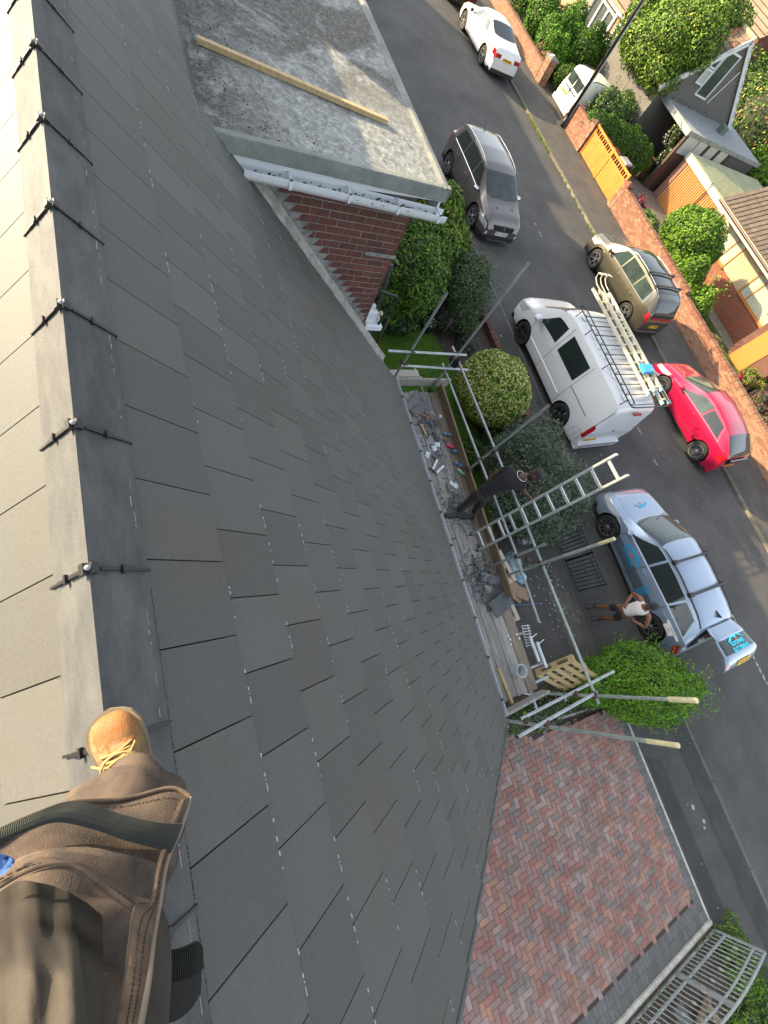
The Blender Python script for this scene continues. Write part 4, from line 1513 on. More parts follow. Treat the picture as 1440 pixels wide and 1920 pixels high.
ml2 = t_.nodes.new('ShaderNodeMath'); ml2.operation = 'MULTIPLY'; t_.links.new(wh2, ml2.inputs[0]); t_.links.new(mr2.outputs[0], ml2.inputs[1])
mx_ = t_.nodes.new('ShaderNodeMath'); mx_.operation = 'MAXIMUM'; t_.links.new(ml.outputs[0], mx_.inputs[0]); t_.links.new(ml2.outputs[0], mx_.inputs[1])
t_.links.new(mix(mx_.outputs[0], base, mossy), b_.inputs['Base Color'])
bp_ = t_.nodes.new('ShaderNodeBump'); bp_.inputs['Strength'].default_value = .6; bp_.inputs['Distance'].default_value = .006
t_.links.new(noi(90, 5), bp_.inputs['Height']); t_.links.new(bp_.outputs[0], b_.inputs['Normal'])

FZ = 5.30
g = G()
# roof deck as a fine sheet with faint ponding waves
xs = list(np.linspace(-12.5, -3.66, 60)); ys = list(np.linspace(.50, 3.06, 20))
g.grid([[L3(x, y, FZ + .006 * math.sin(x * 3.1) * math.sin(y * 4)) for y in ys] for x in xs], flip=True)
g.obj('flat_roof', felt, nb, smooth=True)
kerb_felt = mat('felt_kerb', (0.19, 0.205, 0.19), .9, col2=(.12, .13, .12), vscale=4, bump=.3, bscale=40, fine=.1)
g = G()
# upstand along the near side, slightly uneven; tapers towards the outer end
n = 16
P = []
for i in range(n + 1):
    y = .55 + (3.14 - .55) * i / n
    d = .006 * math.sin(i * 1.7)
    k = i / n
    P.append([L3(-3.70, y, FZ), L3(-3.655, y, FZ + .022 + d * .3), L3(-3.60 + d * .3, y, FZ + .020 + d * .3), L3(-3.592 + d * .3, y, FZ + .008), L3(-3.592 + d * .5, y, FZ - .125), L3(-3.62, y, FZ - .128)])
g.grid(P, flip=True)
g.grid([[L3(x, yy_, z) for (yy_, z) in ((3.02, FZ), (3.06, FZ + .03), (3.12, FZ + .02), (3.13, FZ - .12))] for x in np.linspace(-12.5, -3.585, 30)], flip=True)
g.obj('felt_upstand', kerb_felt, nb, angle=35)
g = G()
g.add([L3(-3.628, .80, FZ - .10), L3(-3.628, 3.13, FZ - .10), L3(-3.628, 3.13, FZ - .14), L3(-3.628, .80, FZ - .27)], [(0, 3, 2, 1)])
g.box(*[v for v in (L3(-12.5, 3.1, 0)[0], L3(-3.628, 3.1, 0)[0])], .18, .205, FZ - .28, FZ - .11)
g.obj('fascia', upvc, nb)
# gutter with debris on the flank
g = G()
prof = [(.0, .05), (.002, .0), (.02, -.04), (.06, -.055), (.10, -.04), (.118, .0), (.12, .045), (.128, .045), (.126, -.005), (.108, -.05), (.06, -.066), (.012, -.05)]
P = [[L3(-3.635 + a, y, FZ - .27 + b + .045 * (1 - (y - .9) / 2.3)) for a, b in prof] for y in np.linspace(.88, 3.20, 14)]
g.grid(P, flip=False)
g.obj('gutter', upvc, nb, angle=50)
g = G()
rq = random.Random(2)
for i in range(900):
    y = rq.uniform(1.0, 3.15) if rq.random() < .7 else rq.gauss(2.3, .3)
    y = min(3.15, max(.95, y))
    x = -3.575 + rq.gauss(0, .022); s = rq.uniform(.006, .02)
    z = FZ - .30 + .045 * (1 - (y - .9) / 2.3) + 8 * (x + 3.575) ** 2
    g.add([L3(x - s, y - s, z + .004), L3(x + s, y - s * .4, z + .006), L3(x + s * .3, y + s, z + .004 + s)], [(0, 1, 2)])
o = g.obj('gutter_debris', mat('leaf_litter', (.06, .045, .03), 1, var=.5, vscale=30), nb); o['kind'] = 'stuff'
g = G()
for y in (1.32, 1.95, 2.55, 3.1):
    z = FZ - .27 + .045 * (1 - (y - .9) / 2.3)
    g.box(L3(-3.64, 0, 0)[0], L3(-3.50, 0, 0)[0], y - 2.9 - .012, y - 2.9 + .012, z + .045, z + .056)
    g.box(L3(-3.516, 0, 0)[0], L3(-3.50, 0, 0)[0], y - 2.9 - .014, y - 2.9 + .014, z - .04, z + .056)
g.obj('gutter_clip', upvc, nb)
# walls
g = G()
g.box(L3(-12.5, 0, 0)[0], -.004, L3(0, .3, 0)[1], -.03, 0, FZ - .14)
g.obj('wall', mortar, nb)
CH = .0885
bme = []
for k in range(4):
    gb = G(); gb.bbox(0, .214, 0, CH - .011, 0, .0, 0)
    gb = G()
    e_ = .004
    rk_ = random.Random(k)
    j_ = [rk_.uniform(-.0015, .0015) for _ in range(8)]
    # local: x along wall (y axis), y up, z outwards
    gb.bbox(0 + j_[0], .214 + j_[1], 0, CH - .011 + j_[2], -.03, .004 + j_[3], .004)
    bme.append(gb.mesh('brick', brick_m))
nbk = 0
MB_ = Matrix(((0, 0, 1, 0), (1, 0, 0, 0), (0, 1, 0, 0), (0, 0, 0, 1)))      # local x->world y, y->z, z->x
flash = G(); fil = G()
for r_ in range(0, 56):
    z = r_ * CH + .06
    if z + CH > FZ - .27: break
    yroof = (5.95 - z + .06) / 1.0355          # roof line at this height
    ystart = yroof + .10
    y = 2.9
    first = .214 if r_ % 2 else .102
    k = 0
    while y > ystart + .02 and z > 2.7:
        ln = first if k == 0 else .214
        ya = y - ln
        if ya < ystart:
            ya = ystart
            if y - ya < .02: break
            gb = G()
            ll = y - ya
            # raked cut, following the stepped lead
            gb.prism([(0, 0), (ll, 0), (ll, CH - .011), (min(.085, ll * .9), CH - .011)], -.02, .004)
            o = gb.obj('brick', brick_m, nb)
        elif ln < .2:
            gb = G(); gb.bbox(0, ln, 0, CH - .011, -.03, .004, .004)
            o = gb.obj('brick', brick_m, nb)
        else:
            o = link('brick', bme[nbk % 4], nb)
        o.matrix_local = Matrix.Translation(L3(-3.75, ya, z)) @ MB_
        nbk += 1; k += 1
        y = ya - .011
    if z > 2.6 and yroof + .2 < 2.88:
        ya = yroof - .05
        flash.add([L3(-3.742, yroof - .14, z - .0), L3(-3.742, yroof + .13, z - .0), L3(-3.742, yroof + .20, z + CH), L3(-3.742, yroof - .25, z + CH)], [(0, 1, 2, 3)])
flash.obj('stepped_flashing', lead, nb)
# wavy lead and mortar fillet lying along the abutment
P = []
rq = random.Random(8)
for i in range(60):
    u = .95 + (5.05 - .95) * i / 59
    w1 = .045 + rq.uniform(-.012, .012)
    p0 = SP(-3.745, u, .10); p1 = SP(-3.70, u, .055 + rq.uniform(-.004, .004)); p2 = SP(-3.70 + w1, u, .034 + rq.uniform(0, .006)); p3 = SP(-3.695 + w1, u, .016)
    P.append([L3(*p0), L3(*p1), L3(*p2), L3(*p3)])
g = G(); g.grid(P)
g.obj('lead_apron', mat('pale_lead', (.30, .29, .265), .7, col2=(.16, .155, .145), vscale=9, bump=.5, bscale=30), nb, smooth=True)
# bracket on the brick wall, bay roof and small canopy on the front
g = G(); g.box(.006, .014, -.42, .02, 4.28, 4.325); g.bar((.01, .02, 4.30), (.02, .10, 4.22), .03, .008); g.obj('strap_bracket', galv, nb)
g = G()
for y in (-.36, -.24, -.10):
    g.box(.014, .0165, y - .008, y + .008, 4.295, 4.31)
g.obj('bracket_hole', black_pl, nb)
g = G()
g.bar((-.30, .22, 3.95), (.0, .20, 2.75), .05, .05); g.bar((.0, .02, 3.75), (.05, .30, 3.72), .03, .03); g.bar((.05, .3, 3.72), (-.05, .25, 2.9), .035, .03)
g.obj('hanging_frame', trim, nb)
g = G(); g.bbox(-.30, .02, .03, .33, 3.00, 3.10, .02); g.bbox(-.26, -.06, .03, .22, 3.10, 3.30, .03); g.obj('window_canopy', upvc, nb)
g = G()
for i in range(4):
    g.lathe([(0, .04), (.03, .02), (.04, 0), (.03, -.03), (0, -.04)], 8, 0, T(-.10 - i * .03, .27, 3.25 - i * .12))
g.obj('fat_ball', mat('bird_food', (.5, .42, .3), .9), nb)
# rear half of the semi: its ridge chimney
def chimney(parent, x0, x1, y0, y1, z0, z1, pots=3, o0=(0, 0, 0)):
    ox, oy, oz = o0
    g = G(); g.box(x0 - ox, x1 - ox, y0 - oy, y1 - oy, z0, z1 - .2); g.box(x0 - .05 - ox, x1 + .05 - ox, y0 - .05 - oy, y1 + .05 - oy, z1 - .2, z1)
    c_ = g.obj('chimney', brick_m, parent)
    for i in range(pots):
        gp = G(); gp.lathe([(.10, 0), (.085, .35), (.11, .37), (.11, .42), (.07, .42), (.07, .2)], 12, 0, T(x0 + (i + .5) * (x1 - x0) / pots - ox, (y0 + y1) / 2 - oy, z1))
        gp.obj('chimney_pot', mat('terracotta', (.35, .12, .06), .8), c_)
chimney(nb, -10.0, -8.72, -.75, .02, 5.2, 7.3, 3, (-3.75, 2.9, 0))
# loose timber on the flat roof
t = thing('timber_batten', 'long yellow softwood length lying across the flat roof next door', 'timber', (-4.67, 1.65, FZ))
g = G(); g.bar((-.19, -.96, .03), (.17, .95, .028), .055, .045); g.obj('batten', timber_new, t)
g = G()
rq = random.Random(3)
for cx_, cy_, n_, sp_ in ((-3.85, 1.15, 46, .10), (-3.83, 1.55, 26, .07), (-3.86, 1.9, 12, .06), (-5.0, .80, 70, .28), (-4.3, .85, 60, .25), (-4.1, 2.4, 3, .08), (-4.3, 2.75, 3, .05)):
    for i in range(n_):
        x = cx_ + rq.gauss(0, sp_ * .8); y = max(.66, cy_ + rq.gauss(0, sp_)); a = rq.uniform(0, 6); s = rq.uniform(.008, .028)
        x = min(x, -3.68)
        g.add([(x, y, FZ + .008), (x + s * math.cos(a), y + s * math.sin(a), FZ + .014), (x + s * .5 * math.cos(a + 1), y + s * .5 * math.sin(a + 1), FZ + .02)], [(0, 1, 2)])
tag(g.obj('dead_leaves', MATS['leaf_litter']), 'brown dead leaves and moss crumbs blown onto the flat roof', 'leaves', kind='stuff')

# further houses of the row, left along the ridge line: out of frame, they cast the street's shade
def row_house(x0, x1, h, label, ch=None, pots=3):
    t = thing('row_house', label, 'house', (x0, 0, 0), 0, 'houses of the row')
    W_ = x1 - x0
    g = G(); g.add([(0, 3.4, 0), (0, -4.2, 0), (0, -4.2, h - 4.0), (0, -.37, h - .06), (0, 3.4, h - 3.95)], [(0, 1, 2, 3, 4)])
    g.add([(W_, 3.4, 0), (W_, -4.2, 0), (W_, -4.2, h - 4.0), (W_, -.37, h - .06), (W_, 3.4, h - 3.95)], [(4, 3, 2, 1, 0)])
    g.add([(0, 3.4, 0), (W_, 3.4, 0), (W_, 3.4, h - 3.95), (0, 3.4, h - 3.95)], [(0, 3, 2, 1)])
    g.add([(0, -4.2, 0), (W_, -4.2, 0), (W_, -4.2, h - 4.0), (0, -4.2, h - 4.0)], [(0, 1, 2, 3)])
    g.obj('wall', render, t)
    g = G()
    for i in range(14):
        a = i / 14; b = (i + 1) / 14
        ya, za = -.37 + 4.1 * a, h - 4.25 * a
        yb_, zb_ = -.37 + 4.1 * b, h - 4.25 * b
        g.add([(-.1, ya, za), (W_ + .1, ya, za), (W_ + .1, yb_, zb_ + .02), (-.1, yb_, zb_ + .02)], [(0, 3, 2, 1)])
        ya, yb_ = -.37 - 4.1 * a, -.37 - 4.1 * b
        g.add([(-.1, ya, za), (W_ + .1, ya, za), (W_ + .1, yb_, zb_ + .02), (-.1, yb_, zb_ + .02)], [(0, 1, 2, 3)])
    g.obj('roof', MATS['back_slate'], t)
    g = G(); g.box(.5, W_ - .5, 2.0, 3.38, 3.0, h - 1.1); g.obj('dormer', render, t)
    if ch: chimney(t, ch[0] - x0, ch[1] - x0, -.7, .0, h - .6, ch[2], pots)
    return t
th_ = row_house(-25.0, -15.7, 6.85, 'rendered house three doors along with a chimney and aerial on its ridge', (-17.2, -16.2, 7.35))
g = G()
g.tube([(8.3, -.35, 6.7), (8.3, -.35, 8.1)], .02, 6)
g.tube([(8.3, -1.0, 7.9), (8.3, .5, 8.0)], .014, 5)
for i in range(6): g.tube([(8.0, -.9 + i * .24, 7.92), (8.6, -.9 + i * .24, 7.92)], .008, 4)
g.obj('aerial', galv, th_)
row_house(-38.3, -26.7, 6.72, 'rendered house farther along the row beyond the gap')
row_house(-56, -44.5, 6.6, 'rendered house at the far end of the row')
t = thing('shade_block', 'added unseen block shading the gap between two houses of the row', 'garage', (-25.85, 0, 0))  # block added out of frame to cut the sun streak through the gap
g = G(); g.box(-.84, -.16, -3, 2.6, 0, 5.25); g.box(-.9, .0, -3.1, 2.7, 5.25, 5.35); g.obj('wall', render, t)
# ================================================================== front plots
lf_dark = mat('leaf_dark', (0.028, 0.060, 0.010), 0.65, spec=0.25)
lf_mid = mat('leaf_mid', (0.055, 0.120, 0.012), 0.65, spec=0.25)
lf_lite = mat('leaf_light', (0.130, 0.220, 0.016), 0.65, spec=0.25)
lf_yel = mat('leaf_yellow', (0.27, 0.30, 0.05), 0.6, spec=0.25)
lf_cream = mat('leaf_cream', (0.40, 0.42, 0.16), 0.6, spec=0.25)
lf_olive = mat('leaf_olive', (0.060, 0.080, 0.045), 0.6)
lf_grey = mat('leaf_grey', (0.095, 0.115, 0.075), 0.6)
lf_bright = mat('leaf_bright', (0.080, 0.210, 0.008), 0.65, spec=0.2)
lf_blue = mat('leaf_bluegreen', (0.026, 0.055, 0.030), 0.55)
lf_red = mat('leaf_red', (0.16, 0.018, 0.030), 0.5)
lf_purple = mat('leaf_purple', (0.045, 0.024, 0.030), 0.6)
lf_rust = mat('leaf_rust', (0.16, 0.07, 0.015), 0.6)
fl_white = mat('petal_white', (0.70, 0.70, 0.66), 0.6)
fl_pink = mat('petal_pink', (0.60, 0.13, 0.22), 0.6)
fl_purple = mat('petal_purple', (0.18, 0.09, 0.42), 0.6)
lawn_m = mat('lawn', (0.070, 0.160, 0.006), 1.0, col2=(0.045, 0.110, 0.005), vscale=8, bump=1, bscale=120, fine=0.25)

# lawn and soil
g = G(); g.prism([(-8.2, 3.0), (-.35, 3.0), (-.35, 6.2), (-1.0, 6.9), (-2.6, 7.15), (-4.4, 7.2), (-5.6, 7.2), (-6.3, 7.0), (-7.2, 6.9), (-8.6, 6.2), (-8.6, 3.0)], -.05, .05)
struct(g.obj('lawn', lawn_m))
g = G(); g.prism([(-13, 3.0), (-.35, 3.0), (-.35, 7.9), (-1.2, 9.05), (-13, 9.05)], -.05, .04)
struct(g.obj('garden_soil', soil))
def grass_field(name, label, poly_fn, x0, x1, y0, y1, n, h, mats, seed, z=.05):
    rg = np.random.default_rng(seed)
    p = rg.uniform((x0, y0), (x1, y1), (n, 2))
    p = p[np.array([poly_fn(a, b) for a, b in p])]
    n = len(p)
    c = np.column_stack([p, np.full(n, z + h * .45)])
    nr = np.tile(np.array([[0.0, 0.0, .0]]), (n, 1)) + rg.normal(0, 1, (n, 3)) * np.array([1, 1, .3])
    nr /= np.linalg.norm(nr, axis=1)[:, None]
    me = leaf_mesh(name, c, nr, h, mats, seed, .22, droop=-1.5)
    return tag(link(name, me), label, 'grass', kind='stuff')
def in_lawn(x, y):
    return y < 6.3 + min(.9, max(0, (x + 8.3) * .5)) - max(0, (x + 1.6)) * .7 and x < -.4
grass_field('lawn_grass', 'short mown green grass of the front lawn beneath the scaffold', in_lawn, -8.4, -.4, 3.6, 7.2, 30000, .045, [grass_a, grass_b, mat('grass_moss', (.075, .12, .006), 1)], 3)
# low edging wall along the pavement in front of the garden
def brick_row_wall(name, label, x0, x1, y0, y1, z0, h, mats, group=None, cope=True, seed=1, m2=None):
    """low wall along x with real courses of bricks, joined"""
    t = thing(name, label, 'wall', ((x0 + x1) / 2, (y0 + y1) / 2, z0), 0, group)
    ox, oy = (x0 + x1) / 2, (y0 + y1) / 2
    g = G(); rq = random.Random(seed)
    nc = int(h / .075)
    for r in range(nc):
        x = x0 + (-.11 if r % 2 else 0)
        while x < x1:
            a = max(x0, x) + .005; b = min(x1, x + .215)
            if b - a > .03:
                j = rq.uniform(-.003, .003)
                g.bbox(a - ox, b - ox, y0 - oy + j, y1 - oy - j, r * .075, r * .075 + .065, .003, rq.choice((0, 0, 0, 1, 1, 2)))
            x += .225
    if cope:
        x = x0
        while x < x1:
            j = rq.uniform(-.004, .004)
            g.bbox(x - ox + .004, min(x + .066, x1) - ox, y0 - oy - .012 + j, y1 - oy + .012 + j, nc * .075, nc * .075 + .10 + j, .006, rq.choice((0, 0, 1, 2, 2)))
            x += .075
    w = g.obj('bricks', mats, t); w['kind'] = 'stuff'
    g = G(); g.box(x0 - ox + .002, x1 - ox - .002, y0 - oy + .012, y1 - oy - .012, 0, nc * .075 + (.07 if cope else -.01))
    g.obj('mortar', m2 or mortar, t)
    return t
bk_red = mat('brick_red', (0.20, 0.080, 0.050), .9, var=.3, vscale=9, bump=.5, bscale=60, fine=.2)
bk_orange = mat('brick_orange', (0.25, 0.115, 0.068), .9, var=.3, vscale=9, bump=.5, bscale=60, fine=.2)
bk_buff = mat('brick_buff', (0.27, 0.160, 0.100), .9, var=.35, vscale=12, bump=.5, bscale=60, fine=.2)
bk_dark = mat('brick_brown', (0.12, 0.055, 0.040), .9, var=.3, vscale=9, bump=.5, bscale=60, fine=.2)
brick_row_wall('garden_edging', 'low red brick edging between the dark flower bed and the pavement', -13, -1.3, 8.98, 9.14, 0, .16, [bk_dark, bk_red, bk_dark], cope=True)

# drive beside the lawn
g = G(); g.prism([(-.35, 3.2), (2.95, 3.2), (2.95, 8.36), (-.95, 8.36), (-.95, 8.0), (-.35, 7.6)], -.05, .012)
struct(g.obj('concrete_drive', mat('drive_concrete', (0.078, 0.074, 0.067), .95, col2=(0.048, 0.047, 0.045), vscale=1.3, bump=.6, bscale=45, fine=.35)))
g = G(); g.prism([(1.0, 7.5), (2.95, 7.5), (2.95, 8.2), (1.3, 8.1)], .0, .016); struct(g.obj('drive_patch', mat('patch_mossy', (.105, .10, .075), .95, col2=(.06, .058, .05), vscale=3, fine=.25)))

# block paved drive: herringbone of single blocks
pav = struct(link('block_paving', None, None, (6.0, 5.5, 0)))
g = G(); g.prism([(2.75, -2), (8.30, -2), (8.30, 8.37), (3.98, 8.37), (3.98, 8.2), (3.7, 5.6), (3.2, 4.6), (2.75, 4.6)], -.05, .022)
struct(g.obj('paving_sand', mat('joint_sand', (.060, .050, .042), 1, var=.3, vscale=8)))
pm = [mat('paver_%s' % n, c_, .85, var=.2, vscale=14, rnd_amt=.16, bump=.3, bscale=80, fine=.18) for n, c_ in
      (('red', (0.269, 0.128, 0.103)), ('rose', (0.265, 0.164, 0.139)), ('orange', (0.309, 0.171, 0.121)), ('brown', (0.208, 0.146, 0.125)), ('grey', (0.190, 0.157, 0.145)), ('pale', (0.280, 0.208, 0.186)))]
pmesh = []
for m_ in pm:
    for k in range(2):
        gb = G(); gb.bbox(.0025, .1975, .0025, .0975, 0, .034 + k * .0015, .004)
        pmesh.append(gb.mesh('paving_block', m_))
cells = []
def in_drive(x, y):
    if y > 8.06 or x > 7.84 or x < 2.85 or y < .8: return False
    if y < 4.75: return x > 2.9
    if y < 5.7: return x > 3.25 + (y - 4.75) * .6
    return x > 3.75 + (y - 5.7) * .11
rq = random.Random(21)
px0, py0 = 2.8, .6
for i in range(0, 56):
    for j in range(0, 80):
        m4 = (i - j) % 4
        x, y = px0 + i * .1, py0 + j * .1
        if m4 == 0: cells.append((x, y, 0))
        elif m4 == 3: cells.append((x, y, 1))
cells = [c_ for c_ in cells if in_drive(c_[0] + (.1 if not c_[2] else .05), c_[1] + (.05 if not c_[2] else .1))]
def tone(x, y):
    # pinker worn area towards the house, more mixed elsewhere
    k = math.sin(x * 1.3 + 1) * math.sin(y * 1.1 + .5)
    if k > .25: w = (3, 6, 1.2, 4, 1.6, 4)
    elif k < -.3: w = (4, 4, 2, 4.5, 2, 1)
    else: w = (3.5, 5, 2, 4, 2, 2)
    return rq.choices(range(6), w)[0]
def vis(c_): return (Vector((c_[0], c_[1], 0)) - camv).length
def covered(c_):
    # blocks under the verge overhang or hidden by the roof edge
    return c_[0] + .1 < 2.95 and c_[1] < 4.2
cells.sort(key=vis)
def roof_hides(x, y):
    # ray from camera to the block passes under the slates?
    d = Vector((x, y, 0)) - camv
    # intersection with roof plane  y*st + (z-5.95)*ct = 0
    den = d.y * st + d.z * ct
    s = -(camv.y * st + (camv.z - ZR) * ct) / den
    p = camv + d * s
    return 0 < s < 1 and p.x < xv(5.4) and p.y < 3.7
seen = [c_ for c_ in cells if not roof_hides(c_[0], c_[1])]
hid = [c_ for c_ in cells if roof_hides(c_[0], c_[1])]
stuff = G()
for n_, c_ in enumerate(seen + hid):
    x, y, v_ = c_
    k = tone(x, y) * 2 + rq.randrange(2)
    dz = rq.uniform(-.0012, .0012)
    if n_ < 290:
        o = link('paving_block', pmesh[k], pav)
        o.location = (x - 6.0 + (.1 if v_ else 0), y - 5.5, dz)
        o.rotation_euler = (0, 0, R(90) if v_ else 0)
    else:
        if v_: stuff.bbox(x + .0025, x + .0975, y + .0025, y + .1975, 0, .034 + dz, .004, k // 2)
        else: stuff.bbox(x + .0025, x + .1975, y + .0025, y + .0975, 0, .034 + dz, .004, k // 2)
cov = set()
for (x, y, v_) in cells:
    i_, j_ = round((x - px0) * 10), round((y - py0) * 10)
    cov.add((i_, j_)); cov.add((i_, j_ + 1) if v_ else (i_ + 1, j_))
for i_ in range(60):
    for j_ in range(80):
        x, y = px0 + i_ * .1, py0 + j_ * .1
        if (i_, j_) not in cov and y < 8.06 and x < 7.84 and in_drive(x + .05, min(y + .05, 8.05)):
            stuff.bbox(x + .0025, min(x + .0975, 7.855), y + .0025, min(y + .0975, 8.075), 0, .034, .004, rq.choice((0, 1, 3)))
stuff.v = [(a - 6.0, b - 5.5, c_) for a, b, c_ in stuff.v]
pm2 = [mat('pavers_%s' % n, c_, .85, var=.28, vscale=3.6, bump=.3, bscale=80, fine=.2, detail=12, edge=(.4, .6)) for n, c_ in
       (('red', (0.274, 0.132, 0.105)), ('rose', (0.274, 0.169, 0.144)), ('orange', (0.318, 0.176, 0.124)), ('brown', (0.213, 0.150, 0.129)), ('grey', (0.195, 0.162, 0.149)), ('pale', (0.285, 0.212, 0.190)))]
o = stuff.obj('paving_blocks', pm2, pav); o['kind'] = 'stuff'
sett = mat('grey_sett', (.125, .127, .122), .9, var=.25, vscale=10, rnd_amt=.12, bump=.3, bscale=70, fine=.15)
g = G(); g.bbox(.002, .098, .002, .198, 0, .035, .004); sm_ = g.mesh('border_block', sett)
x = 4.05
while x < 7.86:
    link('border_block', sm_, pav, (x - 6, 8.08 - 5.5, rq.uniform(-.001, .001))); x += .1
y = .9
g = G(); g.bbox(.002, .198, .002, .098, 0, .035, .004); sm2 = g.mesh('border_block', sett)
while y < 8.26:
    for k in range(2): link('border_block', sm2, pav, (7.86 + k * .2 - 6, y - 5.5, rq.uniform(-.001, .001)))
    y += .1
g = G()
g.bbox(3.93, 8.32, 8.285, 8.325, 0, .055, .006); g.bbox(8.265, 8.325, .5, 8.33, -.03, .075, .008)
g.prism([(3.95, 8.30), (3.90, 8.30), (3.63, 6.4), (3.68, 6.4)], 0, .06)
struct(g.obj('drive_edging', mat('edging_white', (.50, .50, .46), .8, col2=(.30, .29, .25), vscale=10)))
g = G(); g.box(8.325, 8.36, .5, 8.34, -.35, .05); struct(g.obj('retaining_edge', pale_conc))
# strip of planting between the two drives with a low black railing
g = G(); g.prism([(2.95, 3.6), (3.15, 4.6), (3.7, 5.6), (3.95, 8.28), (2.95, 8.36)], -.05, .05); struct(g.obj('planting_strip', soil))
bush('low_planting', 'low mixed green plants with purple flowers in the strip between the two drives', 'plants',
     [(3.35, 6.0, .12, .32, 1.2, .25), (3.4, 7.3, .12, .35, .9, .22), (3.2, 4.9, .15, .28, .6, .25)], 5200, .055, [lf_mid, lf_lite, lf_grey, lf_dark], 31, weights=(4, 2, 2, 3), core=.6, shell=.5)
bush('corner_plant', 'yellow green leafy plant at the corner under the roof verge', 'plant', [(3.0, 4.35, .18, .30, .42, .3), (3.3, 4.05, .15, .2, .2, .22)], 1500, .07, [lf_lite, lf_yel, lf_mid], 33, core=.55, shell=.6)
g = G()
rq = random.Random(9)
for i in range(26):
    x, y = 3.4 + rq.gauss(0, .22), rq.choice((6.3, 7.1, 5.6)) + rq.gauss(0, .2)
    g.add([(x, y, .42), (x + .03, y + .01, .44), (x + .01, y + .03, .45)], [(0, 1, 2)])
tag(g.obj('purple_flowers', fl_purple), 'tiny purple flowers scattered over the low planting strip', 'flowers', kind='stuff')
t = thing('black_railing', 'low black railing along the planting strip beside the block paving', 'railing', (3.72, 7.3, 0))
g = G()
for i in range(20):
    y = -1.0 + i * .1
    g.tube([(.13 * (y + 1) / 2, y, .0), (.13 * (y + 1) / 2, y, .42)], .007, 5)
for z in (.08, .36): g.tube([(0, -1.02, z), (.13, .95, z)], .009, 5)
g.obj('rails', black_pl, t)
# dry wiry stems on the paving
g = G()
for i in range(9):
    p = Vector((3.1 + rq.uniform(-.1, .2), 4.6 + rq.uniform(-.2, .3), .08)); ps = [p]
    a = rq.uniform(-.2, 1.4)
    for k in range(7):
        a += rq.uniform(-.5, .5); p = p + Vector((math.cos(a) * .12, math.sin(a) * .12, rq.uniform(-.02, .02))); p.z = max(.045, p.z); ps.append(p.copy())
    g.tube(ps, .004, 4)
tag(g.obj('dry_stems', MATS['bark']), 'thin dry stems straggling over the block paving by the house corner', 'stems', kind='stuff')

# garden of the next plot, bottom right: hedge tuft, old gate, rubbish wood
g = G(); g.prism([(8.36, -1), (16, -1), (16, 9.2), (12, 9.3), (9.0, 8.7), (8.36, 8.37)], -.05, .01); struct(g.obj('rough_ground', soil))
bush('rough_grass', 'bright green clump of grass and weeds beside the grey steel gate', 'grass clump', [(9.1, 8.6, .05, .75, .5, .28), (10.2, 8.9, .05, .9, .6, .3), (9.9, 8.0, .05, .5, .5, .25)], 9000, .10, [lf_mid, lf_bright, lf_lite, lf_dark], 41, aspect=.16, core=.6, upn=.1, shell=.5)
bush('edge_weeds', 'thin brown and green weeds along the edge of the block paving', 'weeds', [(8.5, 6.6, .0, .13, 1.6, .12), (8.5, 8.0, .0, .2, .5, .14), (8.5, 4.2, 0, .12, 1.2, .1)], 2600, .06, [lf_mid, lf_rust, lf_olive], 43, aspect=.2, core=.3, shell=.7)
t = thing('steel_gate', 'grey steel railed gate standing along the edge of the paving at the lower right', 'gate', (9.0, 7.0, .42), R(-2))
gw = mat('grey_gate_paint', (0.28, 0.31, 0.31), .55, var=.3, vscale=9)
def gate_panel(parent, W_, H_, m, n, r=.011, top_band=.22, bot_band=.0, curved=.12, knots=True, mid=True):
    """gate in local xy plane: x = height direction, y = width"""
    g = G()
    g.box(-.02, .02, 0, W_, -.015, .015); 
    g.box(top_band - .018, top_band + .018, 0, W_, -.012, .012)
    ps = [(H_ + curved * math.sin(PI * i / 14), W_ * i / 14, 0) for i in range(15)]
    g.tube(ps, .022, 6)
    ps = [(H_ - .19 + curved * math.sin(PI * i / 14), W_ * i / 14, 0) for i in range(15)]
    g.tube(ps, .018, 6)
    g.box(0, H_, -.02, .02, -.015, .015); g.box(0, H_, W_ - .02, W_ + .02, -.015, .015)
    if mid: g.box(0, H_ + curved, W_ / 2 - .025, W_ / 2 + .025, -.015, .015)
    fr_ = g.obj('frame', m, parent)
    for i in range(1, n):
        y = W_ * i / n
        g = G()
        xe = H_ + curved * math.sin(PI * i / n)
        g.box(0.01, xe, y - r / 2, y + r / 2, -r / 2, r / 2)
        if knots and i % 3 == 1:
            g.lathe([(0, -.07), (.02, -.035), (.026, 0), (.02, .035), (0, .07)], 6, 0, T(xe * .52, y, 0, ry=R(90)))
        if knots:
            g.lathe([(0, -.045), (.013, -.02), (.016, 0), (.013, .02), (0, .045)], 5, 0, T(xe - .095, y, 0, ry=R(90)))
        g.obj('bar', m, parent)
gate_panel(t, 2.75, .92, gw, 27, .015)
t.rotation_euler = (R(4), R(-12), R(-29))
t.location = (8.72, 8.25, .38)
t.rotation_euler = (0, R(-8), R(180 - 178))
t.matrix_world = Matrix.Translation((8.47, 5.60, .02)) @ Matrix(((-.06, 0, -1), (0, 1, 0), (1, 0, -.06))).to_4x4()
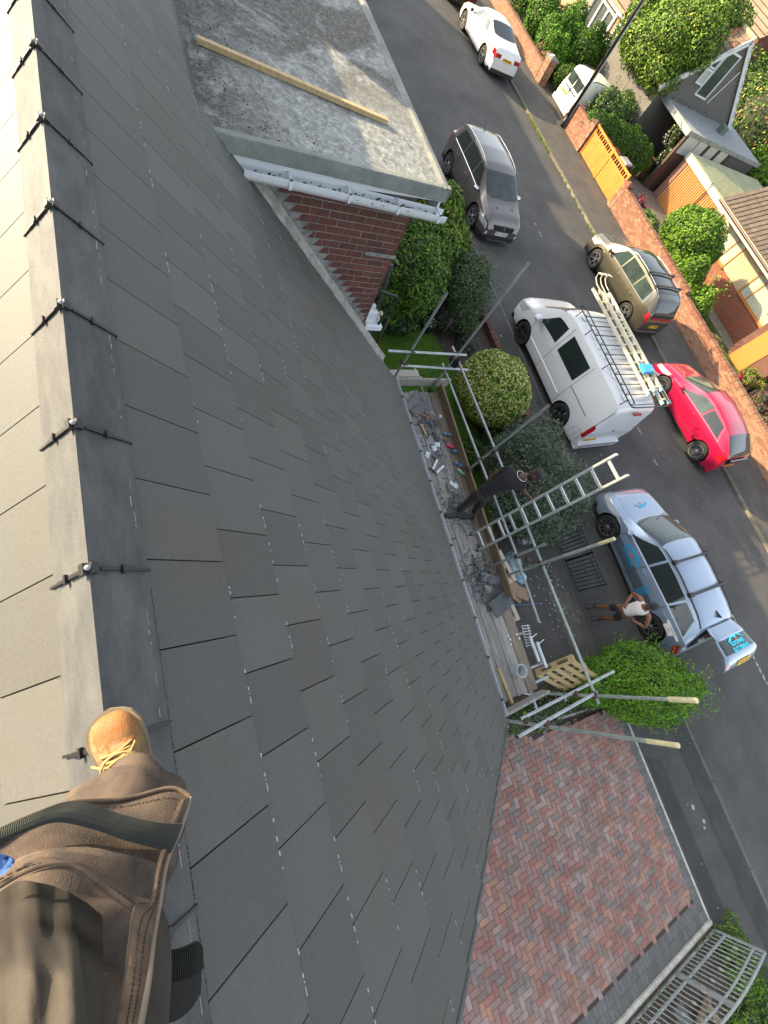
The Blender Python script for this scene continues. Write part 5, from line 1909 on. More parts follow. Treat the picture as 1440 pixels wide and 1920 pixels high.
for i, (x, y, rz, L_, w_, lab, mm) in enumerate(((9.4, 6.2, 60, 1.4, .16, 'old plank showing under the steel gate', timber_wet), (9.2, 7.0, 100, 1.1, .14, 'short old board under the middle of the steel gate', timber_wet),
        (9.7, 7.5, 20, 1.5, .12, 'slanting old board under the upper end of the steel gate', timber_wet), (10.1, 6.6, 75, 2.2, .22, 'brown weathered log edge at the right of the steel gate', timber_old),
        (9.25, 5.2, 130, 1.2, .2, 'dark board beneath the lower end of the steel gate', timber_wet), (9.0, 6.6, 15, .9, .25, 'broad dark board beneath the gate bars', MATS['slate_black'] if 'slate_black' in MATS else slate))):
    t2 = thing('old_board', lab, 'board', (x, y, .05 + .03 * i))
    g = G(); g.bbox(-L_ / 2, L_ / 2, -w_ / 2, w_ / 2, 0, .04, .005); g.obj('board', mm, t2); t2.rotation_euler = (R(4), R(6), R(rz))
bush('corner_shrub', 'dark shrub with yellow flowers at the lower right edge', 'shrub', [(10.9, 6.9, .3, .5, .8, .5)], 2500, .07, [lf_mid, lf_dark, lf_grey, lf_yel], 47, weights=(4, 4, 2, .6))

# ---- shrubs in front
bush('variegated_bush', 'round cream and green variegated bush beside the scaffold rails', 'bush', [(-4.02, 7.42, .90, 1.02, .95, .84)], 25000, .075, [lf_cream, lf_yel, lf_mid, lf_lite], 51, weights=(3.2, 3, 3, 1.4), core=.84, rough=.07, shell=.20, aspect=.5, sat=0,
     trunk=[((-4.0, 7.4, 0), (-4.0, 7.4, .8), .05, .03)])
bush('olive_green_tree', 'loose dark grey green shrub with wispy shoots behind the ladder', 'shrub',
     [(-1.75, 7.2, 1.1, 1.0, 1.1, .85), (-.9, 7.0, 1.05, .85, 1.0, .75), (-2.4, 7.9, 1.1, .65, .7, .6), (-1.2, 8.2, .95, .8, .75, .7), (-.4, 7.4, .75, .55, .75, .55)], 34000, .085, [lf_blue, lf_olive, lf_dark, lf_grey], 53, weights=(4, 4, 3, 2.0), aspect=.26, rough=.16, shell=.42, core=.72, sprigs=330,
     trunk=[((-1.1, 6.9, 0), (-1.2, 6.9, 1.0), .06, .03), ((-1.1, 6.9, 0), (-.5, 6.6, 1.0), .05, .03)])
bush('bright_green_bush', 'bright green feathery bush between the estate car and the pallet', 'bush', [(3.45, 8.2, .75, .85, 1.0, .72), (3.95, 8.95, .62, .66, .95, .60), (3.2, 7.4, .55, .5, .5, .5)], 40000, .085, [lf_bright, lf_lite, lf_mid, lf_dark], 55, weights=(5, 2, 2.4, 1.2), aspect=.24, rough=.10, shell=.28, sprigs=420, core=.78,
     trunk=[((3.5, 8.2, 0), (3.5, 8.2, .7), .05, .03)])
bush('bay_shrub', 'mid green glossy shrub against the brick corner next door', 'shrub', [(-7.25, 5.9, 1.15, .95, 1.0, 1.0), (-7.9, 6.5, 1.2, .85, .85, .8), (-6.9, 5.4, .7, .65, .7, .6)], 24000, .11, [lf_mid, lf_lite, lf_dark], 57, weights=(4, 1.7, 3), rough=.12, aspect=.4,
     trunk=[((-6.0, 5.0, 0), (-6, 5, 1.0), .05, .03)])
bush('lower_shrub', 'broad leaved dark shrub hanging over the lawn beside the brick corner', 'shrub', [(-6.75, 5.75, .45, .6, .6, .45), (-7.0, 5.1, .5, .55, .5, .45)], 6500, .15, [lf_dark, lf_mid, lf_blue], 58, rough=.16, aspect=.5)
bush('laurel_hedge', 'yellow green laurel clump with rusty tips in front of the flat roofed house', 'hedge', [(-9.3, 7.2, 1.25, 1.1, .95, .9), (-8.5, 7.1, 1.1, .7, .8, .8), (-10.6, 7.0, 1.2, 1.0, .95, .9), (-9.0, 8.0, .9, .9, .6, .7), (-10.0, 8.2, 1.0, .8, .55, .6)], 32000, .13, [lf_lite, lf_mid, lf_rust, lf_dark], 59, weights=(4, 4, .9, 2), rough=.13, aspect=.38,
     trunk=[((-8.3, 6.5, 0), (-8.3, 6.5, 1.2), .06, .03)])
bush('dark_hedge_shrub', 'dark brownish green bush near the pavement between van and crossover', 'bush', [(-7.4, 7.95, .80, .9, .8, .72), (-7.9, 8.3, .75, .75, .6, .6), (-6.7, 7.8, .5, .5, .5, .45)], 22000, .07, [lf_dark, lf_olive, lf_mid, lf_grey], 61, weights=(5, 3, 2, 1.2), rough=.15, shell=.45, sprigs=260, aspect=.35,
     trunk=[((-6.4, 7.2, 0), (-6.4, 7.2, .7), .05, .03)])
bush('purple_shrub', 'small purple leaved shrub in the dark flower bed', 'shrub', [(-6.75, 7.25, .3, .42, .42, .32)], 2600, .05, [lf_purple, MATS['twig_dark'], lf_grey], 63, weights=(4, 3, 1), core=.6)
bush('sage_clump', 'small blue green clump in the bare soil of the flower bed', 'plant', [(-6.1, 7.95, .2, .32, .35, .25)], 1900, .05, [lf_blue, lf_grey], 65, core=.6)
bush('planter_plant', 'clump of white flowers in a dark tub at the edge of the lawn', 'flowers', [(-6.65, 6.80, .30, .18, .20, .12)], 380, .05, [fl_white, lf_dark, lf_mid], 66, weights=(1.6, 3, 2), core=.4)
t = thing('plant_tub', 'dark round tub standing at the far edge of the lawn', 'tub', (-6.65, 6.80, .04))
g = G(); g.lathe([(.15, 0), (.21, .24), (.22, .24), (.19, .20), (0, .2)], 18); g.obj('tub', trim, t)
bush('iris_clump', 'dark green strap leaved clump behind the variegated bush', 'plant', [(-3.0, 7.6, .3, .6, .5, .4), (-2.6, 6.6, .25, .45, .4, .3)], 3500, .14, [lf_dark, lf_mid, lf_blue], 67, aspect=.18, core=.5)
# grey rail fence between laurel and dark bush
t = thing('post_fence', 'low grey timber rail fence between the two front gardens', 'fence', (-9.2, 7.9, 0))
for z in (.35, .62):
    g = G(); g.bar((-.35, -1.4, z), (-.2, .75, z), .04, .09); g.obj('rail', timber_old, t)
for y in (-1.3, -.3, .7):
    g = G(); g.box(-.35 + .06 * (y + 1.4), -.27 + .06 * (y + 1.4), y - .04, y + .04, 0, .7); g.obj('post', timber_old, t)

# black wrought gates, laid open across the drive entrance
bgm = mat('black_iron', (.010, .010, .011), .5)
for k, (x0, lab) in enumerate(((-.50, 'black iron gate with railings, the half nearer the bushy shrub'), (.42, 'black iron gate with railings, the half nearer the man in the vest'))):
    t = thing('iron_gate', lab, 'gate', (x0, 8.28, .06), 0, 'pair of black iron gates')
    W_, H_ = .77, .88
    for z in (0, .72, .84):
        g = G(); g.tube([(0, 0, z), (W_, 0, z)], .016, 6); g.obj('rail', bgm, t)
    for i in range(9):
        x = W_ * i / 8
        g = G(); g.tube([(x, 0, 0), (x, 0, H_ - .05 if 0 < i < 8 else H_)], .0105 if 0 < i < 8 else .016, 5)
        if 0 < i < 8: g.lathe([(.0, -.02), (.014, 0), (0, .02)], 6, 0, T(x, 0, .78))
        g.obj('bar', bgm, t)
    t.location = (-.24 + k * .80, 8.44, .03)

# ================================================================== scaffold
sc = thing('scaffold', 'tube scaffold with boarded platform along the eaves', 'scaffold', (-.5, 4.6, 0))
def LS(p): return (p[0] + .5, p[1] - 4.6, p[2])
def pole(p, q, m=galv, r=.0242, name='tube', open_end=True):
    g = G()
    p = Vector(LS(p)); q = Vector(LS(q))
    g.tube([p, q], r, 12, cap=False)
    d = (q - p).normalized()
    for e_, s_ in ((p, 1), (q, -1)):
        g.tube([e_, e_ + d * s_ * .05], r * .82, 12, 1, cap=True)
    return g.obj(name, [m, black_pl], sc, angle=60)
def coupler(p, axis='x'):
    g = G()
    M = T(*LS(p), rz=rnd.uniform(-.15, .15))
    g.bbox(-.036, .036, -.040, .040, -.038, .038, .012, 0, M)
    g.box(-.05, .05, -.012, .012, -.028, .028, 0, M)
    g.tube([M @ Vector((.02, .02, .02)), M @ Vector((.06, .05, .045))], .010, 6)
    g.obj('coupler', rust, sc)
PZ = 1.45
# standards
ST = [(-3.72, 5.12, 0, 4.56, galv), (-1.66, 5.12, 0, 3.88, galv), (.53, 5.12, 0, 3.95, galv_worn), (2.66, 5.12, 0, 4.06, galv_worn),
      (-3.72, 4.02, 0, 3.88, galv), (2.70, 4.00, 0, 4.46, galv_worn)]
for (x, y, z0, z1, m_) in ST: pole((x, y, z0), (x, y, z1), m_)
pole((.28, 5.06, 0), (.26, 5.06, 2.85), galv_worn)
# cream ends
for (x, y, z1, l) in ((.53, 5.12, 3.95, .25), (2.66, 5.12, 4.06, .34), (2.70, 4.00, 4.46, .34)):
    g = G(); g.tube([LS((x, y, z1 - l)), LS((x, y, z1 + .003))], .026, 12); g.obj('painted_end', cream_paint, sc, smooth=False)
g = G(); g.tube([LS((2.66, 5.12, 3.72)), LS((2.66, 5.12, 4.067))], .034, 10); g.obj('end_sleeve', cream_paint, sc)
# guard rails
pole((-4.0, 5.17, 2.40), (-.6, 5.17, 2.47)); pole((-.62, 5.175, 2.47), (2.80, 5.175, 2.50), galv_worn)
pole((-3.85, 5.06, 2.08), (.30, 5.07, 2.10)); pole((.30, 5.06, 2.09), (1.45, 5.06, 2.03), galv_worn)
pole((-4.35, 4.9, 1.38), (2.9, 4.9, 1.38)); pole((-4.1, 4.2, 1.38), (2.9, 4.2, 1.38)); 
pole((-3.68, 3.52, 2.60), (-3.68, 5.28, 2.55)); pole((-3.67, 3.95, 2.23), (-3.67, 5.62, 2.12))
pole((2.62, 3.43, 2.66), (2.62, 5.16, 2.57)); pole((2.60, 3.9, 2.20), (2.60, 6.12, 2.17))
for x in (-3.3, -1.7, -.2, .5, 1.6, 2.2, 2.45): pole((x, 3.75, 1.40), (x, 5.22 + (.15 if x > 2 else 0), 1.40))
pole((2.62, 5.0, 2.05), (3.0, 5.75, 1.2), galv); pole((2.45, 4.7, 1.0), (2.78, 5.3, 1.0), galv)
for p in ((-3.72, 5.14, 2.40), (-3.72, 5.08, 2.08), (-1.66, 5.14, 2.45), (-1.66, 5.09, 2.09), (.53, 5.14, 2.49), (.28, 5.07, 2.10), (.4, 5.1, 2.28), (2.66, 5.14, 2.5), (2.64, 5.1, 2.57), (2.64, 5.1, 2.2),
          (-3.70, 4.02, 2.58), (-3.70, 4.02, 2.23), (2.66, 4.0, 2.63), (2.66, 4.0, 2.2), (2.66, 5.1, 1.40), (-3.7, 5.1, 1.4), (2.66, 4.0, 1.4), (-3.7, 4.05, 1.5), (-1.66, 5.1, 1.66), (.5, 5.1, 1.5)):
    coupler(p)
# boards: follow the slightly skewed eaves line
def skew(x): return .055 * (2.5 - x) * .55
bt = .038
rows = [(4.10, .222), (4.335, .222), (4.57, .222), (4.805, .215)]
for r_i, (y0_, w_) in enumerate(rows):
    segs = [(-3.62, -.4), (-.38, 2.52)] if r_i % 2 == 0 else [(-3.66, .15), (.17, 2.50)]
    if r_i == 3: segs = [(-3.60, .9), (.92, 2.54)]
    for (xa, xb) in segs:
        n = 10
        P = []
        g = G()
        vs = []
        for i in range(n + 1):
            x = xa + (xb - xa) * i / n
            y = y0_ + skew(x) + rq.uniform(-.002, .002)
            vs += [LS((x, y, PZ - bt)), LS((x, y, PZ)), LS((x, y + w_, PZ)), LS((x, y + w_, PZ - bt))]
        fs = [(4 * i + j, 4 * i + (j + 1) % 4, 4 * i + 4 + (j + 1) % 4, 4 * i + 4 + j) for i in range(n) for j in range(4)]
        fs += [(3, 2, 1, 0), (4 * n, 4 * n + 1, 4 * n + 2, 4 * n + 3)]
        g.add(vs, [tuple(reversed(f)) for f in fs])
        g.obj('scaffold_board', timber_old if r_i < 3 else mat('board_buff', (.23, .185, .135), .85, col2=(.14, .115, .09), vscale=4, stretch=(.6, 6, 6), bump=.4, bscale=40), sc)
# toe boards
def toe(p, q, h=.215, m=timber_wet, name='toe_board', t=.04):
    g = G(); p = Vector(LS(p)); q = Vector(LS(q)); g.bar(p + Vector((0, 0, h / 2)), q + Vector((0, 0, h / 2)), t, h); return g.obj(name, m, sc)
toe((-3.68, 5.24, PZ), (-.42, 5.06, PZ + .0)); toe((-.44, 5.11, PZ), (.92, 5.04, PZ))
toe((-3.80, 3.98, PZ + .02), (-3.76, 5.50, PZ + .02), m=timber_old); toe((2.64, 3.92, PZ + .02), (2.60, 5.06, PZ + .02), m=timber_old)
# stack of pale off-cut boards outside the left end
for k, (x, y0_, y1_) in enumerate(((-3.98, 4.10, 4.62), (-3.92, 4.62, 4.95), (-4.08, 4.2, 4.9))):
    g = G(); g.bbox(LS((x, 0, 0))[0] - .09, LS((x, 0, 0))[0] + .09, y0_ - 4.6, y1_ - 4.6, PZ - .05 + k * .012, PZ + .0 + k * .012, .004); g.obj('short_board', mat('pale_board', (.40, .36, .31), .8, var=.2, vscale=6, stretch=(1, 6, 6)), sc)
# things on the platform
def on(name, label, cat, x, y, rz=0, z=PZ, group=None): return thing(name, label, cat, (x, y, z), rz, group)
off_sl = mat('broken_slate', (.075, .080, .083), .75, col2=(.045, .048, .050), vscale=6, rnd_amt=.25, bump=.3, bscale=60)
off_sl2 = mat('slate_dust_face', (.15, .155, .16), .85, col2=(.09, .093, .097), vscale=8, rnd_amt=.2)
def slate_piece(name, label, x, y, w, l, rz, z=PZ + .002, tilt=(0, 0), m=off_sl, group='loose slate pieces on the boards', shape=None, th=.010):
    t = G()
    poly = shape or [(-w / 2, -l / 2), (w / 2, -l / 2), (w / 2, l / 2), (-w / 2, l / 2)]
    t.prism(poly, 0, th)
    o = t.obj(name, m)
    o.location = (x, y, z); o.rotation_euler = (tilt[0], tilt[1], rz)
    return tag(o, label, 'slate', group)
slate_piece('whole_slate', 'large dark whole slate, topmost of the pair on the boards', .98, 4.86, .30, .50, R(18), PZ + .045, (R(2), R(3)), group=None)
slate_piece('whole_slate', 'large dark slate sticking out beneath the topmost whole one', .88, 4.80, .30, .52, R(4), PZ + .02, group=None)
slate_piece('whole_slate', 'long cut slate leaning by the toe board gap', .50, 4.82, .16, .40, R(-28), PZ + .03, (0, R(10)), m=off_sl2, group=None)
slate_piece('whole_slate', 'slate lying against the toe board end', .55, 5.02, .22, .30, R(10), PZ + .03, (R(25), 0), group=None)
slate_piece('whole_slate', 'left one of two long slates at the far end of the platform', -3.38, 4.52, .14, .46, R(35), PZ + .02, m=off_sl2, group=None)
slate_piece('whole_slate', 'right one of two long slates at the far end of the platform', -3.20, 4.62, .17, .48, R(30), PZ + .025, m=off_sl2, group=None)
for (cx_, cy_, n_, sx_, sy_, sm_, lab) in ((-1.02, 4.62, 24, .24, .14, .12, 'slate offcut by the boots of the man in black'), (.38, 4.72, 40, .22, .17, .11, 'slate offcut in the large heap before the whole slates'),
        (-2.5, 4.62, 12, .28, .12, .12, 'slate offcut lying beside the drink bottles'), (-2.9, 4.72, 7, .15, .12, .13, 'slate offcut near the far end batten'), (-2.1, 4.58, 4, .12, .06, .12, 'slate offcut beside the sealant guns')):
    for i in range(n_):
        w = rq.uniform(.03, .09); l = rq.uniform(.6, 2.2) * sm_
        x = cx_ + rq.gauss(0, sx_); y = min(5.02, max(4.2, cy_ + rq.gauss(0, sy_))) + skew(cx_) * .3
        shp = [(-w / 2, -l / 2), (w / 2 * rq.uniform(.4, 1), -l / 2 * rq.uniform(.8, 1)), (w / 2, l / 2 * rq.uniform(.5, 1)), (-w / 2 * rq.uniform(.3, 1), l / 2)]
        slate_piece('slate_offcut', lab, x, y, w, l, rq.uniform(0, PI), PZ + .002 + .012 * rq.randrange(4), (rq.uniform(-.1, .1), rq.uniform(-.1, .1)), off_sl if rq.random() < .6 else off_sl2, lab.replace('slate offcut', 'slate offcuts'), shp, .008)
g = G()
for i in range(2200):
    cx_, sx_ = rq.choice(((-1.0, .3), (.4, .25), (.35, .2), (-2.5, .4), (-3.1, .3)))
    x = cx_ + rq.gauss(0, sx_); y = min(5.0, max(4.15, 4.65 + rq.gauss(0, .17))); s = rq.uniform(.005, .03); a = rq.uniform(0, 6)
    z = PZ + .003
    g.add([(x, y, z), (x + s * math.cos(a), y + s * math.sin(a), z + .002), (x + s * math.cos(a + 1.4), y + s * math.sin(a + 1.4), z + .006), (x, y, z + .008)], [(0, 1, 2), (0, 2, 3), (0, 3, 1)])
tag(g.obj('slate_chips', off_sl), 'small dark slate chips and dust strewn over the boards', 'slate chips', kind='stuff')
# spilled pale dust on the boards
g = G()
for i in range(60):
    cx_ = rq.choice((-3.0, -2.3, -1.6, -.9, -.2)); x = cx_ + rq.gauss(0, .25); y = min(4.95, max(4.2, 4.5 + rq.gauss(0, .15))); s = rq.uniform(.02, .10)
    g.prism([(x + s * rq.uniform(.6, 1) * math.cos(a), y + s * .5 * rq.uniform(.6, 1) * math.sin(a)) for a in np.linspace(0, 2 * PI, 9)[:-1]], PZ + .0005 + i * .00002, PZ + .0012 + i * .00002)
tag(g.obj('mortar_dust', mat('cement_dust', (.33, .325, .31), 1, col2=(.20, .195, .19), vscale=20)), 'pale cement dust smeared over the scaffold boards', 'dust', kind='stuff')
# bottles, cans, guns, bucket
def bottle(x, y, rz, m, cap_m, lab, r=.034, L_=.22):
    t = on('drink_bottle', lab, 'bottle', x, y, rz)
    g = G(); g.lathe([(0, 0), (r, .005), (r, L_ * .62), (r * .9, L_ * .7), (.013, L_ * .88), (.013, L_ * .93)], 14, 0, T(0, 0, r, ry=R(90)))
    g.obj('bottle_body', m, t, smooth=True)
    g = G(); g.lathe([(.015, L_ * .91), (.015, L_), (0, L_)], 10, 0, T(0, 0, r, ry=R(90))); g.obj('cap', cap_m, t)
    g = G(); g.lathe([(r + .001, L_ * .2), (r + .001, L_ * .5)], 14, 0, T(0, 0, r, ry=R(90))); g.obj('bottle_label', cap_m, t)
pink = mat('pink_plastic', (.55, .06, .12), .4); teal = mat('clear_bottle', (.16, .24, .26), .15); blue2 = mat('strong_blue', (.01, .12, .42), .4); green_b = mat('green_bottle', (.20, .42, .30), .2)
bottle(-2.58, 4.96, R(75), teal, blue2, 'clear bottle lying highest in the row by the toe board')
bottle(-2.33, 4.93, R(60), pink, pink, 'pink bottle lying by the toe board')
bottle(-2.17, 5.0, R(80), blue2, teal, 'blue bottle lying next below the pink one')
bottle(-1.92, 4.98, R(50), teal, blue2, 'clear bottle with blue label lower in the row')
bottle(-1.76, 4.98, R(40), green_b, green_b, 'green bottle lowest in the row by the toe board')
for (x, y, rz, lab) in ((-1.92, 4.50, 2.4, 'silver sealant gun, the upper of two crossed ones'), (-1.80, 4.58, 2.1, 'silver sealant gun, the lower of two crossed ones')):
    t = on('sealant_gun', lab, 'sealant gun', x, y, rz)
    g = G(); g.tube([(-.14, 0, .03), (.12, 0, .03)], .027, 12); g.obj('cradle', mat('gun_white', (.6, .62, .64), .35, metal=.3), t)
    g = G(); g.tube([(.12, 0, .03), (.24, 0, .035)], .007, 6); g.obj('rod', trim, t); g = G(); g.bar((-.14, 0, .03), (-.17, .09, .02), .02, .02); g.obj('handle', trim, t)
for i, (x, y) in enumerate(((-2.28, 4.62), (-2.35, 4.72), (-2.15, 4.42), (-1.47, 4.76), (-1.42, 4.82))):
    o = G().add([(-.07, -.05, 0), (.07, -.04, .015), (.06, .06, .03), (-.05, .05, .01), (0, 0, .045)], [(0, 1, 4), (1, 2, 4), (2, 3, 4), (3, 0, 4)]).obj('plastic_wrapper', mat('white_film', (.60, .65, .70), .3))
    o.location = (x, y, PZ); o.rotation_euler = (0, 0, i * 1.3); tag(o, ('crumpled white plastic wrapper among the slate scraps', 'crumpled clear wrapper beside the bottles', 'crumpled wrapper near the inner board edge', 'white wrapper above the boots of the man in black', 'white wrapper just outside the other above the boots')[i], 'wrapper')
t = on('can', 'small blue and white can standing near the far end of the boards', 'can', -2.95, 4.98)
g = G(); g.lathe([(0, 0), (.033, .0), (.033, .11), (.028, .118), (0, .115)], 14); g.obj('can_body', mat('can_white', (.45, .48, .6), .3, metal=.3), t, angle=40)
t = on('bucket', 'translucent white bucket near the outer end of the platform', 'bucket', 2.13, 4.66)
g = G(); g.lathe([(0, .004), (.085, 0), (.105, .20), (.112, .20), (.112, .21), (.100, .21), (.082, .012), (0, .012)], 20); g.obj('pail', mat('bucket_white', (.42, .46, .47), .35), t, angle=40)
g = G(); g.tube([(.108 * math.cos(a), .108 * math.sin(a), .20 - .06 * math.sin(a)) for a in np.linspace(0, PI, 9)], .003, 4); g.obj('pail_handle', galv, t)
g = G(); g.lathe([(0, .05), (.088, .05)], 16); g.obj('dregs', mat('dregs', (.25, .28, .28), .4), t)
t = on('short_batten', 'short yellow batten lying near the bucket on the platform', 'timber', 2.28, 4.36, R(4)); g = G(); g.bar((-.30, 0, .022), (.30, 0, .022), .045, .04); g.obj('batten', timber_new, t)
t = on('cross_batten', 'thin reddish batten laid across the far end of the platform', 'timber', -3.05, 4.62, R(62)); g = G(); g.bar((-.40, 0, .03), (.40, 0, .03), .03, .022); g.obj('batten', mat('red_wood', (.24, .13, .07), .8), t)
t = on('yellow_offcut', 'yellow wooden offcut among the slate scraps by the bottles', 'timber', -2.70, 4.52, R(8)); g = G(); g.bar((-.14, 0, .02), (.14, .0, .02), .04, .03); g.obj('offcut', timber_new, t)
for i, (x, y, lab) in enumerate(((1.55, 4.78, 'white clip nearest the house on the boards'), (1.62, 4.80, 'white clip just below the one nearest the house'), (1.70, 4.77, 'white clip lowest of the three in a row'), (1.58, 4.98, 'white clip near the outer board edge'), (1.66, 5.0, 'white clip beside another on the outer board'))):
    o = G().bbox(-.018, .018, -.014, .014, 0, .025, .004).obj('plastic_clip', upvc); o.location = (x, y, PZ); tag(o, lab, 'clip')
t = on('navy_jacket', 'dark navy jacket hung over the corner of the scaffold rails', 'jacket', -3.72, 5.16, 0, 2.42)
navy = mat('navy_cloth', (.012, .012, .030), .9)
g = G()
P = []
for i in range(9):
    a = i / 8
    P.append([(.05 + .10 * math.sin(6 * a + j) * .25 + .02, -.16 + .32 * a, .05 - abs(j) * .10 + .012 * math.sin(9 * a + j * 2)) if False else ((-.12 + .24 * a), (.045 + .03 * math.sin(5 * a)) * (1 if j > 0 else -1) * min(1, abs(j)) , .045 - .075 * abs(j) - .02 * math.sin(7 * a + j)) for j in (-3, -2, -1, -.3, .3, 1, 2, 3)])
g.grid(P); g.grid([[(x, y + .004, z - .006) for x, y, z in r] for r in P], flip=True)
g.obj('cloth', navy, t, smooth=True)
# downpipe lengths, rack and pallet
for k, (x, lab) in enumerate(((2.02, 'silver gutter pipe, inner of the two lying outside the boards'), (2.16, 'silver gutter pipe, outer of the two lying outside the boards'))):
    t = thing('gutter_pipe', lab, 'pipe', (x, 5.22 + k * .11, 1.45)); g = G(); g.tube([(-.34, 0, .04), (.12, 0, .04)], .034, 12); g.obj('pipe', mat('silver_pipe', (.5, .53, .55), .35, metal=.4), t, smooth=True)
    g = G(); g.tube([(-.30, .02, .06), (-.34, .16, .07), (-.32, .17, .02)], .008, 5); g.obj('hook', upvc, t)
t = thing('wire_rack', 'white wire rack of small parts at the outer board edge', 'rack', (1.62, 5.16, 1.40), R(-10))
g = G()
for i in range(8): g.bar((-.14 + i * .05, 0, .03), (-.14 + i * .05, .16, .05), .012, .02)
g.bar((-.16, .02, .01), (.24, .02, .01), .01, .01); g.bar((-.16, .14, .03), (.24, .14, .03), .01, .01)
g.obj('wires', upvc, t)
def pallet(name, label, loc, rot, w=1.0, l=1.2, n=5, m=None):
    m = m or timber_new
    t = thing(name, label, 'pallet', loc, 0); t.rotation_euler = rot
    for i in range(n):
        y = -w / 2 + .05 + (w - .1) * i / (n - 1)
        g = G(); g.bbox(-l / 2, l / 2, y - .05, y + .05, .122, .144, .002); g.obj('deck_board', m, t)
    for x in (-l / 2 + .05, 0, l / 2 - .05):
        g = G(); g.box(x - .05, x + .05, -w / 2, w / 2, .1, .122); g.obj('stringer', m, t)
        for y in (-w / 2 + .06, 0, w / 2 - .06):
            g = G(); g.box(x - .05, x + .05, y - .055, y + .055, .02, .1); g.obj('block', m, t)
        g = G(); g.box(x - .05, x + .05, -w / 2, w / 2, 0, .02); g.obj('bottom_board', m, t)
    return t
pt_ = pallet('pallet', 'pale wooden pallet leaning between the scaffold and the bright green bush', (0, 0, 0), (0, 0, 0), .84, 1.22)
_a = Vector((2.47, 5.90, .50)); _ex = (Vector((3.13, 6.91, .02)) - _a).normalized(); _ey = Vector((2.31, 6.21, 1.1)) - _a; _ey = (_ey - _ex * _ey.dot(_ex)).normalized(); _ez = _ey.cross(_ex) * -1
if _ez.x < 0 and _ez.y > 0: pass
pt_.matrix_world = Matrix.Translation(_a + _ex * .61 + _ey * .40) @ Matrix((_ex, _ey, _ex.cross(_ey))).transposed().to_4x4()
pallet('pallet', 'pale wooden pallet under the ladder foot below the platform edge', (.35, 5.75, .45), (0, 0, R(10)), .8, .75, 4, mat('pallet_white', (.48, .42, .32), .75, var=.2, vscale=5))
pallet('pallet', 'pale narrow pallet end beside the dark bag under the platform', (1.08, 5.80, .30), (0, 0, R(5)), .42, .8, 3, MATS['pallet_white'])
# bags and rubbish by the drive
def lump(name, label, cat, x, y, z, rx, ry, rz_, m, seed, n=2, group=None):
    g = G(); rr_ = random.Random(seed)
    bm = bmesh.new(); bmesh.ops.create_icosphere(bm, subdivisions=3, radius=1)
    ph = [rr_.uniform(0, 6) for _ in range(6)]
    vs = []
    for v_ in bm.verts:
        c_ = v_.co; k = 1 + .10 * math.sin(5 * c_.x + ph[0]) * math.sin(6 * c_.y + ph[1]) + .05 * math.sin(11 * c_.x + 9 * c_.z + ph[2]) + .03 * math.sin(17 * c_.y + ph[3])
        vs.append((c_.x * rx * k, c_.y * ry * k, max(-rz_ * .6, c_.z * rz_ * k)))
    g.add(vs, [tuple(q.index for q in f.verts) for f in bm.faces]); bm.free()
    o = g.obj(name, m, smooth=True); o.location = (x, y, z + rz_ * .6)
    return tag(o, label, cat, group)
wbag = mat('white_sack', (.48, .50, .56), .6, var=.25, vscale=10, bump=.5, bscale=20)
lump('sack', 'white bundled sack with black straps by the shrub and iron gate', 'sack', -.22, 7.15, .3, .17, .30, .15, wbag, 1)
lump('sack', 'small dark and blue bag next to the strapped white sack', 'bag', -.28, 7.5, .3, .14, .12, .12, mat('blue_dark', (.05, .06, .22), .6, var=.4, vscale=20), 2)
g = G()
for dy in (-.10, .10): g.tube([(-.22 + .175 * math.cos(a), 7.15 + dy, .39 + .155 * math.sin(a)) for a in np.linspace(-.5, PI + .5, 12)], .010, 5)
tag(g.obj('strap', trim), 'black straps round the white sack', 'strap')
bbag = mat('blue_film', (.10, .34, .55), .35, col2=(.45, .55, .62), vscale=9, bump=.6, bscale=15)
for i, (x, y, z, rx, ry, rz_, m_, lab) in enumerate(((-.15, 5.35, .7, .18, .2, .15, bbag, 'blue and white plastic packaging just beyond the ladder foot'), (.05, 5.7, .6, .22, .2, .16, MATS['white_film'], 'clear crumpled film under the ladder rails'),
        (.30, 6.35, .35, .30, .22, .2, mat('mixed_film', (.30, .40, .42), .4, col2=(.03, .06, .08), vscale=12, bump=.6, bscale=15), 'tangle of blue, white and dark wrapping beyond the rails'), (.62, 6.5, .3, .16, .14, .14, bbag, 'bright blue plastic sheet beside the cardboard'),
        (.75, 5.55, .62, .26, .16, .10, mat('royal_blue', (.01, .10, .50), .5), 'royal blue sheet lying against the black coat'))):
    lump('packaging', lab, 'packaging', x, y, z, rx, ry, rz_, m_, 10 + i)
lump('coat', 'black coat or bag heaped under the scaffold rails', 'coat', .86, 5.55, .66, .24, .26, .12, mat('black_cloth', (.008, .007, .010), .95), 20)
t = thing('cardboard', 'folded brown cardboard box leaning beside the black coat', 'cardboard', (.78, 6.15, .35), R(30))
card = mat('cardboard_brown', (.26, .18, .11), .85, var=.15, vscale=6)
g = G(); g.bar((-.28, -.18, .25), (.30, .05, .05), .38, .012); g.obj('flap', card, t); g = G(); g.bar((.05, -.02, .12), (.38, .12, .16), .26, .01); g.obj('flap', card, t)
lump('bottle_pack', 'clear plastic bag standing on the pallet by the toe board', 'bag', .42, 5.52, .60, .075, .10, .11, MATS['white_film'], 25)
t = thing('blue_rod', 'thin blue metal rod lying across the concrete drive', 'rod', (1.2, 6.5, .02)); g = G(); g.tube([(-.25, -.75, .02), (0, 0, .02), (.12, .62, .02)], .012, 6); g.tube([(.05, -.6, .02), (.0, -.2, .03)], .01, 5); g.obj('rod', mat('rod_blue', (.10, .16, .26), .5), t)
